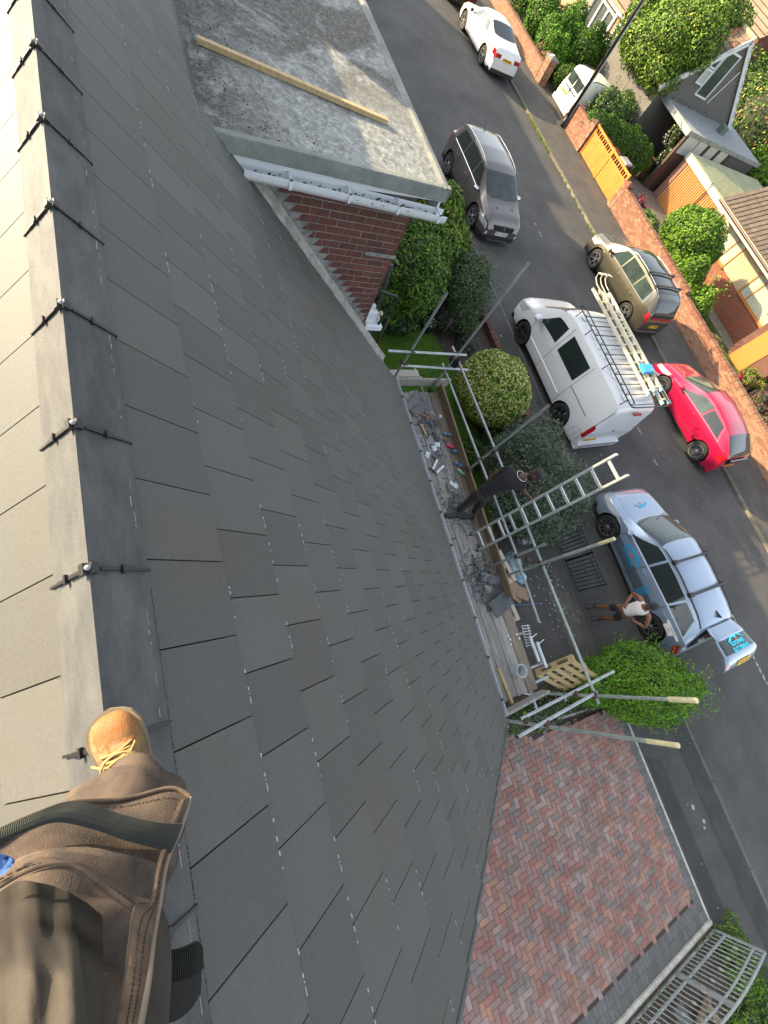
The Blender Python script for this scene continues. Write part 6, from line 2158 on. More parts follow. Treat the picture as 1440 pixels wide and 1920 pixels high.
# white chips on the drive
g = G()
for i in range(90):
    x = rq.gauss(1.0, .6); y = rq.gauss(7.6, .4); s = rq.uniform(.008, .022); a = rq.uniform(0, 6)
    if -.3 < x < 2.9 and y < 8.3: g.prism([(x + s * math.cos(a + b), y + s * math.sin(a + b)) for b in (0, 1.6, 3, 4.5)], .013, .022)
tag(g.obj('white_chips', mat('mortar_chip', (.4, .39, .36), .9)), 'pale mortar chips scattered on the concrete drive', 'chips', kind='stuff')
# ladder standing on the platform
l = ladder('access_ladder', 'aluminium ladder rising from the platform past the guard rails', 2.98, .325, 11, lad_a, (.03, .07))
_p = Vector((-.235, 4.80, PZ)); _q = Vector((-.37, 5.31, 4.36))
_y = (_q - _p).normalized(); _x = Vector((1, 0, .05)); _x = (_x - _y * _x.dot(_y)).normalized(); _z = _x.cross(_y)
l.matrix_world = Matrix.Translation(_p) @ Matrix((_x, _y, _z)).transposed().to_4x4()
# ================================================================== across the road
g = G(); g.prism([(-60, 20.3), (8, 20.3), (8, 24.6), (-60, 24.6)], -.05, .012); struct(g.obj('far_gardens', mat('garden_earth', (.085, .070, .045), 1, col2=(.055, .065, .022), vscale=1.2, bump=.8, bscale=20, fine=.2)))
g = G(); g.prism([(-18.4, 20.3), (-14.9, 20.3), (-14.6, 22), (-13.4, 25.6), (-17.2, 25.6), (-18.4, 24)], 0, .03); g.prism([(-23.3, 20.3), (-20.6, 20.3), (-20.4, 28), (-23.4, 28)], 0, .03)
struct(g.obj('far_drive', mat('far_drive_conc', (.13, .12, .10), .95, var=.3, vscale=1.5, bump=.4, bscale=40, fine=.15)))
g = G(); g.prism([(-14.4, 23.55), (-5.6, 23.55), (-5.6, 24.4), (-14.4, 24.4)], 0, .028); g.prism([(-5.6, 20.4), (-4.4, 20.4), (-4.4, 24.4), (-5.6, 24.4)], 0, .028)
struct(g.obj('garden_path', mat('path_slabs', (.23, .21, .17), .95, var=.3, vscale=3, fine=.1)))
g = G(); g.prism([(-12, 20.9), (-5.8, 20.9), (-5.8, 23.1), (-12, 23.2)], 0, .026); g.prism([(-4.2, 20.9), (6, 20.9), (6, 23.2), (-4.2, 23.2)], 0, .026)
struct(g.obj('far_lawn', mat('far_lawn_green', (.060, .115, .012), 1, col2=(.04, .08, .01), vscale=5, bump=.8, bscale=60, fine=.2)))
grass_field('far_grass', 'sunlit lawn grass behind the long brick wall', lambda x, y: True, -11, -4.6, 21, 23.2, 9000, .08, [grass_a, grass_b], 8)
brs = [bk_red, bk_orange, bk_buff]
brick_row_wall('garden_wall', 'buff and orange brick wall beside the white saloon car', -32, -24.05, 20.1, 20.36, 0, .60, [bk_orange, bk_buff, bk_buff], seed=3)
brick_row_wall('garden_wall', 'short orange brick wall between the black pole and the orange gate', -20.2, -18.75, 20.12, 20.36, 0, 1.0, [bk_orange, bk_red, bk_buff], seed=4)
brick_row_wall('garden_wall', 'long brick wall, first length right of the orange gate', -14.55, -8.6, 20.12, 20.40, 0, .90, brs, seed=5)
brick_row_wall('garden_wall', 'long brick wall, middle length behind the olive SUV', -8.6, -4.9, 20.12, 20.40, 0, .82, [bk_orange, bk_buff, bk_red], seed=6)
brick_row_wall('garden_wall', 'long brick wall, length behind the red hatchback', -4.9, 6, 20.12, 20.40, 0, .75, [bk_buff, bk_orange, bk_red], seed=7)
def side_wall(x, y0, y1, h, label):
    t = brick_row_wall('side_wall', label, -(y1 - y0) / 2, (y1 - y0) / 2, -.11, .11, 0, h, [bk_orange, bk_buff, bk_red], seed=int(abs(x) * 3))
    t.location = (x, (y0 + y1) / 2, 0); t.rotation_euler = (0, 0, R(90)); return t
side_wall(-20.36, 20.15, 23.2, .95, 'brick side wall running back from the black pole')
side_wall(-18.35, 22.9, 25.4, .85, 'dark brick side wall left of the orange garage door')
def pier(x, y, w, h, label, capm, m=bk_orange, num=None):
    t = thing('gate_pier', label, 'pillar', (x, y, 0))
    g = G(); rq_ = random.Random(int(h * 100 + x * 7))
    nc = int(h / .075)
    for r in range(nc):
        for sy in (-1, 1):
            for k in range(2):
                a = -w / 2 + k * w / 2 + .003; b = a + w / 2 - .008
                y0_, y1_ = (-w / 2, -w / 2 + .1) if sy < 0 else (w / 2 - .1, w / 2)
                g.bbox(a, b, y0_, y1_, r * .075, r * .075 + .065, .003, rq_.randrange(3))
        for sx in (-1, 1):
            x0_, x1_ = (-w / 2, -w / 2 + .1) if sx < 0 else (w / 2 - .1, w / 2)
            g.bbox(x0_ + .0012 * sx, x1_ + .0012 * sx, -w / 2 + .11, w / 2 - .11, r * .075, r * .075 + .065, .003, rq_.randrange(3))
    o = g.obj('bricks', [m, bk_buff, bk_red], t); o['kind'] = 'stuff'
    g = G(); g.box(-w / 2 + .01, w / 2 - .01, -w / 2 + .01, w / 2 - .01, 0, nc * .075); g.obj('mortar', mortar, t)
    g = G(); c_ = w / 2 + .05; z = nc * .075
    g.box(-c_, c_, -c_, c_, z, z + .05)
    g.add([(-c_, -c_, z + .05), (c_, -c_, z + .05), (c_, c_, z + .05), (-c_, c_, z + .05), (0, 0, z + .16)], [(0, 1, 4), (1, 2, 4), (2, 3, 4), (3, 0, 4)])
    cap = g.obj('cap', capm, t)
    if num:
        a = math.atan2(.11, c_)
        text_mesh('number', num, .30, white_paint, cap, T(0, -c_ * .52, z + .108, rx=a) , extr=.003, bold=.008)
    return t
grey_cap = mat('grey_cap', (.16, .165, .165), .8, var=.2, vscale=6)
pier(-23.75, 20.30, .46, 1.05, 'brick pillar with a grey sloping cap bearing a white number 4', grey_cap, num='4')
pier(-18.58, 20.28, .34, 1.20, 'brick pillar at the left of the orange gate', bk_dark)
pier(-14.72, 20.28, .34, 1.05, 'brick pillar at the right of the orange gate', bk_red)
# orange timber gate
og = mat('orange_gate_stain', (.50, .19, .012), .6, col2=(.36, .12, .010), vscale=3, stretch=(8, 8, .8), bump=.2, bscale=30, rnd_amt=.06)
t = thing('orange_gate', 'bright orange stained wooden drive gate with a row of open slots', 'gate', (-16.65, 20.26, .06))
g = G()
W_ = 3.34
for i in range(28):
    x = -W_ / 2 + W_ * i / 28
    gb = G(); gb.bbox(x + .006, x + W_ / 28 - .006, -.022, .0, .06, .92, .004)
    gb.obj('plank', og, t)
g.box(-W_ / 2, W_ / 2, -.045, .02, .90, .98); g.box(-W_ / 2, W_ / 2, -.045, .02, 1.16, 1.24); g.box(-W_ / 2, W_ / 2, -.01, .03, .05, .13)
for x in (-W_ / 2, -.05, .05, W_ / 2): g.box(x - .045, x + .045, -.05, .025, .04, 1.26)
g.obj('gate_frame', og, t)
g = G()
for i in range(20):
    x = -W_ / 2 + W_ * (i + .5) / 20
    if i % 2 == 0: g.box(x - .03, x + .03, -.03, .01, .98, 1.16)
    else: g.box(x - .012, x + .012, -.03, .01, .98, 1.16)
g.obj('slot_bars', og, t)
# black pole and overhead wires
t = thing('black_pole', 'tall slim black utility pole rising from the far pavement edge', 'pole', (-20.22, 20.02, 0))
g = G(); g.tube([(0, 0, 0), (0, 0, 9.5)], [.085, .07], 12); g.tube([(0, 0, .0), (0, 0, .5)], .11, 12); g.obj('mast', black_pl, t, smooth=True)
g = G(); g.tube([(.085, .03, .1), (.08, .03, 9.3)], .022, 6); g.obj('cable_cover', mat('pole_grey', (.42, .42, .40), .6), t)
for k, (ex, ey, ez, lab) in enumerate(((-7.5, 2.9, 5.0, 'thin overhead wire running from the pole to the flat roofed house'), (-13, 1.5, 6.4, 'thin overhead wire running from the pole to a roof farther along'), (-33, 3.0, 5.4, 'thin overhead wire leaving the pole up the street'))):
    t = thing('overhead_wire', lab, 'wire', (-20.22, 20.0, 9.3))
    g = G(); n = 24; ps = []
    for i in range(n + 1):
        a = i / n; ps.append(((ex + 20.22) * a, (ey - 20.0) * a, (ez - 9.3) * a - 2.2 * a * (1 - a)))
    g.tube(ps, .008, 4); g.obj('wire', black_pl, t)

# --- bungalow with brown tiles and orange window frames
cream = mat('cream_render', (.36, .32, .22), .9, var=.12, vscale=14, bump=.7, bscale=50)
or_frame = mat('orange_frame', (.38, .15, .03), .5)
net = mat('net_curtain', (.34, .37, .30), .9, col2=(.24, .27, .22), vscale=5, stretch=(9, 1, .3))
fglass = mat('window_glass', (.05, .06, .06), .05, spec=.6)
tile_b = mat('brown_tile', (.115, .088, .066), .85, var=.25, vscale=3, rnd_amt=.15, bump=.3, bscale=40, fine=.15)
bg_ = thing('bungalow', 'cream bungalow with brown tiled roof and orange window frames', 'bungalow', (-12.4, 24.5, 0))
def LB(x, y, z): return (x + 12.4, y - 24.5, z)
g = G(); g.box(0, 20, 0, 8, 1.06, 2.45); g.obj('wall', cream, bg_)
g = G(); g.box(0.01, 19.9, .01, 7.9, 0, 1.06); g.obj('mortar', mortar, bg_)
g = G(); rq = random.Random(14)
for r in range(14):
    x = 0 + (-.11 if r % 2 else 0)
    while x < 6.6:
        a, b = max(0, x) + .005, x + .215
        g.bbox(a, b, -.012, .0, .02 + r * .075, .02 + r * .075 + .062, .002, rq.choice((0, 0, 1))); x += .225
o = g.obj('plinth_bricks', [mat('plinth_brick', (.27, .072, .034), .85, var=.25, vscale=9, fine=.15), bk_red], bg_); o['kind'] = 'stuff'
def window(parent, x0, x1, z0, z1, y, frame, inner, lights=((0, 1),), d=.05, sill=True, face=-1, split=None, fw=.05):
    """window on a wall facing -y (local coords)"""
    g = G()
    g.box(x0, x1, y - d, y, z1 - fw, z1); g.box(x0, x1, y - d, y, z0, z0 + fw); g.box(x0, x0 + fw, y - d, y, z0 + fw, z1 - fw); g.box(x1 - fw, x1, y - d, y, z0 + fw, z1 - fw)
    if split:
        for s_ in split: g.box(x0 + (x1 - x0) * s_ - fw / 2, x0 + (x1 - x0) * s_ + fw / 2, y - d + .003, y, z0 + fw, z1 - fw)
    f = g.obj('window', frame, parent)
    xs_ = [0] + list(split or []) + [1]
    for a, b in zip(xs_, xs_[1:]):
        g = G(); g.box(x0 + (x1 - x0) * a + fw * .6, x0 + (x1 - x0) * b - fw * .6, y - .018, y - .004, z0 + fw * .8, z1 - fw * .8); g.obj('pane', inner, f)
    if sill: g = G(); g.box(x0 - .04, x1 + .04, y - d - .06, y, z0 - .04, z0 - .002); g.obj('sill', frame, f)
    return f
window(bg_, .05, 1.95, 1.10, 2.14, -.01, or_frame, net, split=(.30, .72))
window(bg_, 3.38, 5.6, 1.10, 2.14, -.01, or_frame, net, split=(.24,))
g = G(); g.box(1.97, 3.36, -.03, .0, 1.08, 2.12); g.obj('render_panel', mat('roughcast_panel', (.38, .33, .22), .95, col2=(.30, .24, .15), vscale=16, bump=.8, bscale=60), bg_)
# roof tiles: rows and columns of real tiles in view
PBR = R(24)
ey, ez = -1.0, 2.55
tw, tg_ = .24, .30
g = G(); g.bbox(.008, tw - .008, -.40, 0, 0, .022, .006); g.tube([(.012, -.36, .03), (.012, -.002, .03)], .020, 4); tm_ = g.mesh('roof_tile', tile_b)
for r in range(0, 26):
    for c_ in range(0, 28):
        x = -.25 + c_ * tw + 0
        # tile local y: down the slope (towards -y world)
        e2_ = Vector((0, -math.cos(PBR), -math.sin(PBR)))
        p = Vector((x + tw, ey, ez)) - e2_ * (r * tg_)
        n_ = Vector((-1, 0, 0)).cross(e2_)
        M = Matrix((Vector((-1, 0, 0)), e2_, n_)).transposed().to_4x4(); M.translation = p + n_ * .02
        # only those near the frame edge are visible
        if r < 11 and c_ < 26:
            o = link('roof_tile', tm_, bg_); o.matrix_local = M @ Matrix.Rotation(R(2), 4, 'X')
g = G()
ze = lambda y_: ez + (y_ - ey) * math.tan(PBR)
g.add([(-.25, ey, ez - .01), (20, ey, ez - .01), (20, 4, ze(4) - .01), (-.25, 4, ze(4) - .01)], [(0, 1, 2, 3)]); g.add([(-.25, 9, ez - .01), (20, 9, ez - .01), (20, 4, ze(4) - .01), (-.25, 4, ze(4) - .01)], [(3, 2, 1, 0)])
g.obj('roof', tile_b, bg_)
g = G(); g.box(-.30, 20, ey - .03, ey + .0, ez - .22, ez - .0); g.add([(-.28, ey, ez - .22), (-.28, 4, ze(4) - .22), (-.28, 4, ze(4) - .0), (-.28, ey, ez - .0)], [(0, 1, 2, 3)]); g.box(-.28, 20, ey, .0, ez - .22, ez - .20); g.obj('fascia', mat('cream_fascia', (.55, .49, .33), .6), bg_)
g = G(); g.tube([(-.3, ey - .09, ez - .06), (20, ey - .09, ez - .06)], .055, 8); g.obj('gutter', mat('brown_gutter', (.05, .03, .025), .5), bg_)
g = G(); g.add([(0, 0, 2.45), (0, 8, 2.45), (0, 4, ze(4) - .05)], [(0, 2, 1)]); g.obj('gable_wall', cream, bg_)
# porch
g = G(); g.box(5.9, 7.9, -1.4, 0, 0, 1.9, 0); g.obj('porch_wall', bk_dark, bg_)
g = G()
for i in range(12): g.bbox(5.65 + i * .2, 5.84 + i * .2, -1.75, .0, 1.92, 1.97, .01)
g.obj('porch_roof', mat('dark_red_tile', (.085, .035, .028), .85, var=.3, vscale=6), bg_)
g = G(); g.box(6.2, 7.1, -1.43, -1.40, .05, 1.8); g.obj('door', or_frame, bg_)

# --- garage with orange door
ga = thing('orange_garage', 'garage with ribbed orange door and pale corrugated roof', 'garage', (-15.15, 25.6, 0))
g = G(); g.box(-1.85, 1.95, 0.02, 6.5, 0, 2.0); g.obj('wall', cream, ga)
g = G(); n = 22
for i in range(n):
    x = -1.48 + 2.95 * i / n
    g.box(x, x + .07, -.055, .02, .02, 1.78)
g.box(-1.5, 1.5, -.01, .019, .02, 1.80)
g.obj('garage_door', mat('orange_door', (.43, .19, .05), .6, var=.15, vscale=4), ga)
g = G(); g.box(-1.95, 2.0, -.10, .02, 1.80, 2.10); g.obj('fascia', mat('pale_fascia', (.42, .42, .36), .6, var=.15, vscale=5), ga)
g = G(); g.bbox(-1.92, -1.56, -.05, .03, 0, 1.80, .01)
for i in range(22): g.box(-1.93, -1.55, -.06, -.05, .03 + i * .08, .03 + i * .08 + .062, 1)
g.obj('brick_jamb', [mortar, bk_red], ga)
g = G()
for i in range(26):
    x = -1.80 + 3.75 * i / 26
    g.tube([(x + .07, -.12, 2.10), (x + .07, 6.6, 2.16)], .045, 6, cap=True)
g.add([(-1.80, -.12, 2.08), (2.02, -.12, 2.08), (2.02, 6.6, 2.14), (-1.80, 6.6, 2.14)], [(0, 1, 2, 3)])
g.obj('corrugated_roof', mat('green_sheet', (.26, .29, .19), .8, col2=(.36, .37, .24), vscale=2.5), ga)

# --- lean-to / carport with flat roof and white side panels
cp = thing('carport', 'dark open carport with pale flat roof and striped side panels', 'carport', (-19.3, 28.5, 0))
flatr = mat('pale_sheet_roof', (.27, .29, .30), .8, col2=(.15, .165, .17), vscale=5)
g = G(); g.box(-1.85, 1.85, -3.6, 3.6, 2.52, 2.62); g.box(-1.9, 1.9, -3.72, -3.60, 2.42, 2.68); g.box(1.80, 1.86, -3.6, 3.6, 2.46, 2.64); g.obj('flat_roof', flatr, cp)
g = G(); g.box(1.70, 1.80, -3.4, 3.4, 0, 1.65); g.obj('low_wall', bk_dark, cp)
g = G(); g.box(1.71, 1.79, -3.4, 3.4, 1.65, 2.52, 0); g.obj('side_frame', mat('brown_frame', (.055, .035, .025), .8), cp)
for i in range(4):
    g = G(); g.box(1.80, 1.82, -3.35 + i * 1.02, -3.35 + i * 1.02 + (.72 if i else .95), 1.72, 2.45); g.obj('side_panel', mat('white_panel', (.46, .46, .43), .7), cp)
g = G(); g.box(1.72, 1.80, .8, 3.4, 0, 2.5); g.box(-1.85, -1.75, -3.4, 3.4, 0, 2.5); g.box(-1.8, 1.8, 3.3, 3.4, 0, 2.5); g.obj('wall', mat('grey_boarding', (.075, .072, .068), .9), cp)
for _x in (-1.78, 1.76):
    g = G(); g.box(_x - .07, _x + .07, -3.55, -3.4, 0, 2.5); g.obj('post', MATS['brown_frame'] if 'brown_frame' in MATS else bk_dark, cp)
g = G()
for i in range(14):
    gx = -1.5 + .13 * i
    g.tube([(-1.9 + 0 * gx, -3.0 + i * .24, 2.80), (-.7, -3.0 + i * .24, 2.66)], .08, 6)
g.obj('tiled_skirt', mat('grey_pantile', (.17, .165, .15), .85, var=.3, vscale=6), cp)
g = G(); g.bbox(.2, .55, .3, .7, 2.62, 2.95, .03); g.obj('roof_vent', mat('green_vent', (.09, .13, .11), .7), cp)
for k, (x, y, h, m_, lab) in enumerate(((-18.9, 24.9, .5, mat('teal_cover', (.02, .10, .14), .6), 'teal covered lump just inside the dark carport'), (-19.5, 25.6, .45, MATS['black_cloth'], 'black heap inside the carport'), (-20.2, 25.2, .35, MATS['pallet_white'], 'pale box shape at the left of the carport'), (-18.2, 24.2, .3, mat('clay_pot', (.42, .16, .05), .8), 'orange clay pot on the wall end by the carport'))):
    lump('stored_thing', lab, 'heap', x, y, 0, .35 if k < 3 else .16, .35 if k < 3 else .16, h, m_, 60 + k)

# --- gable house behind
gh = thing('gable_house', 'grey gabled house with white barge boards and a wide open window', 'house', (-20.1, 27.3, 0))
grey_w = mat('grey_roughcast', (.125, .118, .108), .95, col2=(.095, .09, .083), vscale=9, bump=.8, bscale=50)
g = G()
ap = (0, 0, 5.38); fr_ = (0, -3.15, 2.9); bk = (0, 3.8, 2.6)
L_ = 4.4
g.add([(0, -3.0, 0), (0, 3.6, 0), (0, 3.6, 2.72), (0, 0, 5.30), (0, -3.0, 2.98), (-L_, -3.0, 0), (-L_, 3.6, 0), (-L_, 3.6, 2.72), (-L_, 0, 5.3), (-L_, -3.0, 2.98)], [(0, 1, 2, 3, 4), (9, 8, 7, 6, 5), (0, 4, 9, 5), (1, 6, 7, 2)])
g.obj('wall', grey_w, gh)
tile_w = mat('weathered_tile', (.20, .135, .09), .9, col2=(.14, .11, .085), vscale=5, bump=.4, bscale=40, fine=.2)
g = G()
rq = random.Random(5)
for sgn, e_ in ((-1, fr_), (1, bk)):
    d = Vector((0, e_[1], e_[2] - 5.42)); Ln = d.length; d.normalize()
    n_ = Vector((0, -d.z, d.y)) if sgn > 0 else Vector((0, d.z, -d.y))
    if n_.z < 0: n_ = -n_
    rows_ = int(Ln / .28)
    for r in range(rows_ + 1):
        x = .15 - (0 if r % 2 else .14)
        while x > -L_:
            p = Vector((x, 0, 5.42)) + d * (r * .28)
            q = p + d * .30
            up = n_ * .02; u2 = n_ * .05
            w_ = .265
            vs = [p + up, p + Vector((-w_, 0, 0)) + up, q + Vector((-w_, 0, 0)) + u2, q + u2, q + Vector((-w_, 0, 0)), q]
            fs = [(0, 1, 2, 3), (3, 2, 4, 5)]
            if sgn > 0: fs = [tuple(reversed(f)) for f in fs]
            g.add(vs, fs, 0 if rq.random() < .8 else 1); x -= .28
o = g.obj('roof_tiles', [tile_w, mat('orange_tile', (.36, .16, .08), .9)], gh); o['kind'] = 'stuff'
g = G(); g.tube([(.2, 0, 5.46), (-L_, 0, 5.46)], .09, 8); g.obj('ridge', mat('ridge_buff', (.36, .30, .18), .9, var=.2, vscale=5), gh)
barge = mat('white_barge', (.50, .53, .54), .5)
g = G(); g.bar((.10, 0, 5.36), (.10, fr_[1] - .15, fr_[2] - .16), .06, .22); g.bar((.10, 0, 5.36), (.10, bk[1] + .1, bk[2] - .10), .06, .22); g.obj('barge_board', barge, gh)
g = G()
def gw_rect(y0, y1, z0, z1, m_, name, x=.0, fw=.07, inner=fglass, slant=0.0):
    g = G()
    g.box(x, x + .07, y0, y1, z1 - fw, z1); g.box(x, x + .07, y0, y1, z0, z0 + fw); g.box(x, x + .07, y0, y0 + fw, z0 + fw, z1 - fw); g.box(x, x + .07, y1 - fw, y1, z0 + fw, z1 - fw)
    f = g.obj(name, m_, gh); g = G(); g.box(x + .01, x + .03, y0 + fw * .7, y1 - fw * .7, z0 + fw * .7, z1 - fw * .7); g.obj('pane', inner, f); return f
gw_rect(-.75, .25, 3.1, 4.85, barge, 'window', 0.0)
f = gw_rect(-1.35, -.80, 3.45, 4.05, barge, 'window', .02, .07, mat('obscure_glass', (.40, .42, .42), .4, col2=(.28, .30, .30), vscale=20))
gw_rect(-1.25, -.80, 4.08, 4.5, barge, 'window', .0, .06)
g = G(); g.bar((.05, .55, 3.05), (.05, .95, 4.45), .03, .05); g.obj('cable_trunking', barge, gh)

# --- house with bay windows at the top
bh = thing('bay_house', 'sandy house with white framed bay windows behind the bushes', 'house', (-29.5, 28, 0))
sand = mat('sandy_brick', (.27, .19, .11), .9, var=.25, vscale=5, bump=.5, bscale=40)
g = G(); g.box(-9, 2.6, .02, 5, 0, 2.6); g.box(2.6, 6.3, .02, 3, 0, 1.95); g.obj('wall', sand, bh)
for x0_, x1_ in ((-2.7, -.1), (.35, 2.0)):
    window(bh, x0_, x1_, .55, 2.15, 0, white_paint, fglass, split=(.33, .66) if x1_ < 0 else (.5,), fw=.09, d=.12)
window(bh, 4.5, 5.8, 1.0, 1.75, 0, white_paint, net, split=(.5,), fw=.08)
g = G(); g.bbox(-3.0, 2.4, -.35, .05, 2.3, 2.4, .03); g.obj('bay_roof', mat('grey_bay_roof', (.30, .31, .32), .7), bh)
g = G()
for x in (-2.85, .12, 2.25): g.box(x - .05, x + .05, -.34, -.24, .0, 2.3)
g.obj('bay_post', white_paint, bh)
g = G(); g.add([(-9.3, -.2, 2.62), (2.8, -.2, 2.62), (2.8, 2.6, 4.2), (-9.3, 2.6, 4.2)], [(0, 1, 2, 3)]); g.add([(-9.3, 5.3, 2.62), (2.8, 5.3, 2.62), (2.8, 2.6, 4.2), (-9.3, 2.6, 4.2)], [(3, 2, 1, 0)]); g.add([(2.7, 0, 2.6), (2.7, 5, 2.6), (2.7, 2.6, 4.15)], [(0, 1, 2)]); g.add([(2.6, -.1, 1.96), (6.4, -.1, 1.96), (6.4, 3.1, 2.1), (2.6, 3.1, 2.1)], [(0, 1, 2, 3)]); g.obj('roof', tile_w, bh)
# farther roofs top right
def far_house(x, y, w, d, h, rh, label, wm, rm, rz=0):
    t = thing('far_house', label, 'house', (x, y, 0), rz)
    g = G(); g.box(-w / 2, w / 2, -d / 2, d / 2, 0, h)
    g.add([(w / 2, -d / 2, h), (w / 2, d / 2, h), (w / 2, 0, h + rh)], [(0, 1, 2)]); g.add([(-w / 2, -d / 2, h), (-w / 2, d / 2, h), (-w / 2, 0, h + rh)], [(2, 1, 0)])
    g.obj('wall', wm, t)
    g = G()
    for k in range(12):
        a, b = k / 12, (k + 1) / 12
        for s_ in (-1, 1):
            ya, yb_ = s_ * (d / 2 + .3) * a, s_ * (d / 2 + .3) * b
            za, zb_ = h + rh + .05 - (rh + .3) * a, h + rh + .05 - (rh + .3) * b + .03
            f = (0, 1, 2, 3) if s_ > 0 else (3, 2, 1, 0)
            g.add([(-w / 2 - .2, ya, za), (-w / 2 - .2, yb_, zb_), (w / 2 + .2, yb_, zb_), (w / 2 + .2, ya, za)], [f])
    g.obj('roof', rm, t)
    for s_ in (-.25, .25):
        window(t, s_ * w - .7, s_ * w + .7, 1.0, 2.2, -d / 2 - .01, white_paint, fglass, split=(.5,), fw=.08)
    return t
red_w = mat('dark_red_wall', (.15, .045, .03), .9)
far_house(-36, 47, 9, 8, 4.6, 2.6, 'red walled house with sandy roof at the far top right', red_w, mat('sandy_roof', (.20, .155, .105), .9, var=.2, vscale=1.5), R(0))
far_house(-46, 60, 11, 8, 4.8, 3, 'buff house beyond the red walled one', sand, MATS['sandy_roof'], R(20))
far_house(-27.5, 58, 10, 8, 4.6, 2.6, 'pale house behind the gable house trees', cream, tile_b, R(-10))
far_house(-60, 44, 10, 8, 4.8, 2.8, 'brown roofed house far up the street', sand, tile_w, R(5))

# vehicles' company: bins and bits behind the gate
def bin_(name, label, x, y, rz, body, lid, h=.95):
    t = thing(name, label, 'bin', (x, y, .03), rz)
    g = G(); vs = []
    for z, w in ((.04, .20), (h - .06, .27)): vs += [(-w, -w, z), (w, -w, z), (w, w, z), (-w, w, z)]
    g.add(vs, [(3, 2, 1, 0), (4, 5, 6, 7), (0, 1, 5, 4), (1, 2, 6, 5), (2, 3, 7, 6), (3, 0, 4, 7)]); g.obj('bin_body', body, t)
    g = G(); g.bbox(-.29, .29, -.31, .29, h - .06, h + .02, .03); g.obj('lid', lid, t)
    return t
dkred = mat('maroon_plastic', (.13, .015, .02), .5)
bin_('wheelie_bin', 'maroon wheelie bin between the orange gate and the hedge, nearer the hedge end', -18.2, 21.1, .1, dkred, dkred)
bin_('wheelie_bin', 'second maroon wheelie bin behind the orange gate', -17.5, 21.3, 0, dkred, dkred)
bin_('wheelie_bin', 'dark bin with a pale grey lid behind the orange gate', -16.9, 21.75, .2, mat('brown_bin', (.06, .035, .03), .5), mat('grey_lid', (.25, .24, .24), .5))
t = thing('yellow_tub', 'yellow plastic tub on the drive behind the orange gate', 'tub', (-15.9, 21.6, .03), .3)
yel = mat('yellow_plastic', (.62, .38, .05), .5)
g = G(); vs = []
for z, w in ((.0, .18), (.45, .25), (.45, .22), (.06, .16)): vs += [(-w, -w, z), (w, -w, z), (w, w, z), (-w, w, z)]
fs = [(i * 4 + j, i * 4 + (j + 1) % 4, i * 4 + 4 + (j + 1) % 4, i * 4 + 4 + j) for i in range(3) for j in range(4)] + [(12, 13, 14, 15)]
g.add(vs, fs); g.obj('tub', yel, t)
t = thing('folding_frame', 'rusty folding frame leaning by the bins', 'frame', (-16.5, 22.3, .03), .6)
g = G()
for s_ in (-.2, .2): g.tube([(s_, -.3, 0), (s_, .3, .9)], .02, 6); g.tube([(s_, .35, 0), (s_, -.2, .85)], .02, 6)
for z in (.2, .45, .7): g.tube([(-.2, -.3 + .66 * z, z), (.2, -.3 + .66 * z, z)], .014, 5)
g.obj('frame', rust, t)

# --- planting across the road
bush('clipped_hedge', 'long dark green hedge running back behind the orange gate', 'hedge', [(-19.3, 21.0, .75, .60, .9, .75), (-19.2, 21.7, .75, .62, .9, .78), (-19.0, 22.4, .75, .62, 1.0, .8), (-18.8, 23.0, .75, .62, 1.0, .8), (-18.6, 23.6, .75, .62, 1.0, .78), (-18.3, 24.2, .7, .55, .6, .7)], 28000, .085, [lf_mid, lf_dark, lf_bright], 71, weights=(4, 3, 2), rough=.05, shell=.16, core=.86, sat=1)
bush('climber', 'loose grey green climber behind the short brick wall at the pole', 'shrub', [(-20.2, 22.0, 1.0, .75, 1.1, .9), (-20.8, 23.4, 1.2, .8, 1.0, .8)], 13000, .10, [lf_grey, lf_mid, lf_dark, lf_lite], 72, weights=(3, 4, 2, 2), sprigs=140)
bush('round_tree', 'round bright green evergreen tree in front of the cream bungalow', 'tree', [(-11.0, 21.5, 1.62, 1.25, .95, 1.05), (-9.9, 21.3, .95, .8, .7, .75), (-11.9, 21.6, 1.4, .8, .8, .85), (-10.3, 21.0, .7, .7, .5, .6)], 42000, .095, [lf_mid, lf_lite, lf_dark, lf_bright], 73, weights=(4, 3.2, 2, 2), rough=.10, shell=.28, core=.82, aspect=.55,
     trunk=[((-11.0, 21.5, 0), (-11.0, 21.5, 1.3), .09, .05)])
bush('small_bush', 'loose yellow green bush right of the round tree', 'bush', [(-8.6, 21.6, .6, .65, .55, .55), (-9.3, 21.1, .5, .55, .5, .5)], 7000, .11, [lf_lite, lf_bright, lf_mid, lf_yel], 74, weights=(4, 3, 2, 1), shell=.5, core=.5, sprigs=70)
bush('wall_shrub', 'green shrub behind the wall left of the round tree', 'bush', [(-13.3, 21.4, .45, .8, .6, .45)], 6000, .10, [lf_mid, lf_lite, lf_grey], 75, weights=(3, 2, 1.5), shell=.5)
bush('pink_bed', 'low pink and green plants along the path behind the wall', 'plants', [(-6.6, 21.7, .25, .55, .4, .28), (-7.3, 21.2, .2, .5, .35, .25)], 3500, .07, [lf_mid, fl_pink, lf_rust, lf_grey], 76, weights=(4, .8, 2, 2), core=.5)
bush('purple_bush', 'dark purple leaved bush at the right behind the wall', 'bush', [(-3.2, 21.7, .6, .7, .7, .55), (-2.3, 21.3, .5, .6, .6, .5)], 9000, .09, [lf_purple, lf_rust, lf_dark], 77, weights=(5, 1.2, 1.5))
bush('edge_bush', 'bright green bush at the right edge behind the wall', 'bush', [(-.9, 21.3, .6, .8, .7, .6), (.6, 21.4, .5, .8, .6, .5)], 8000, .10, [lf_bright, lf_lite, lf_mid], 78)
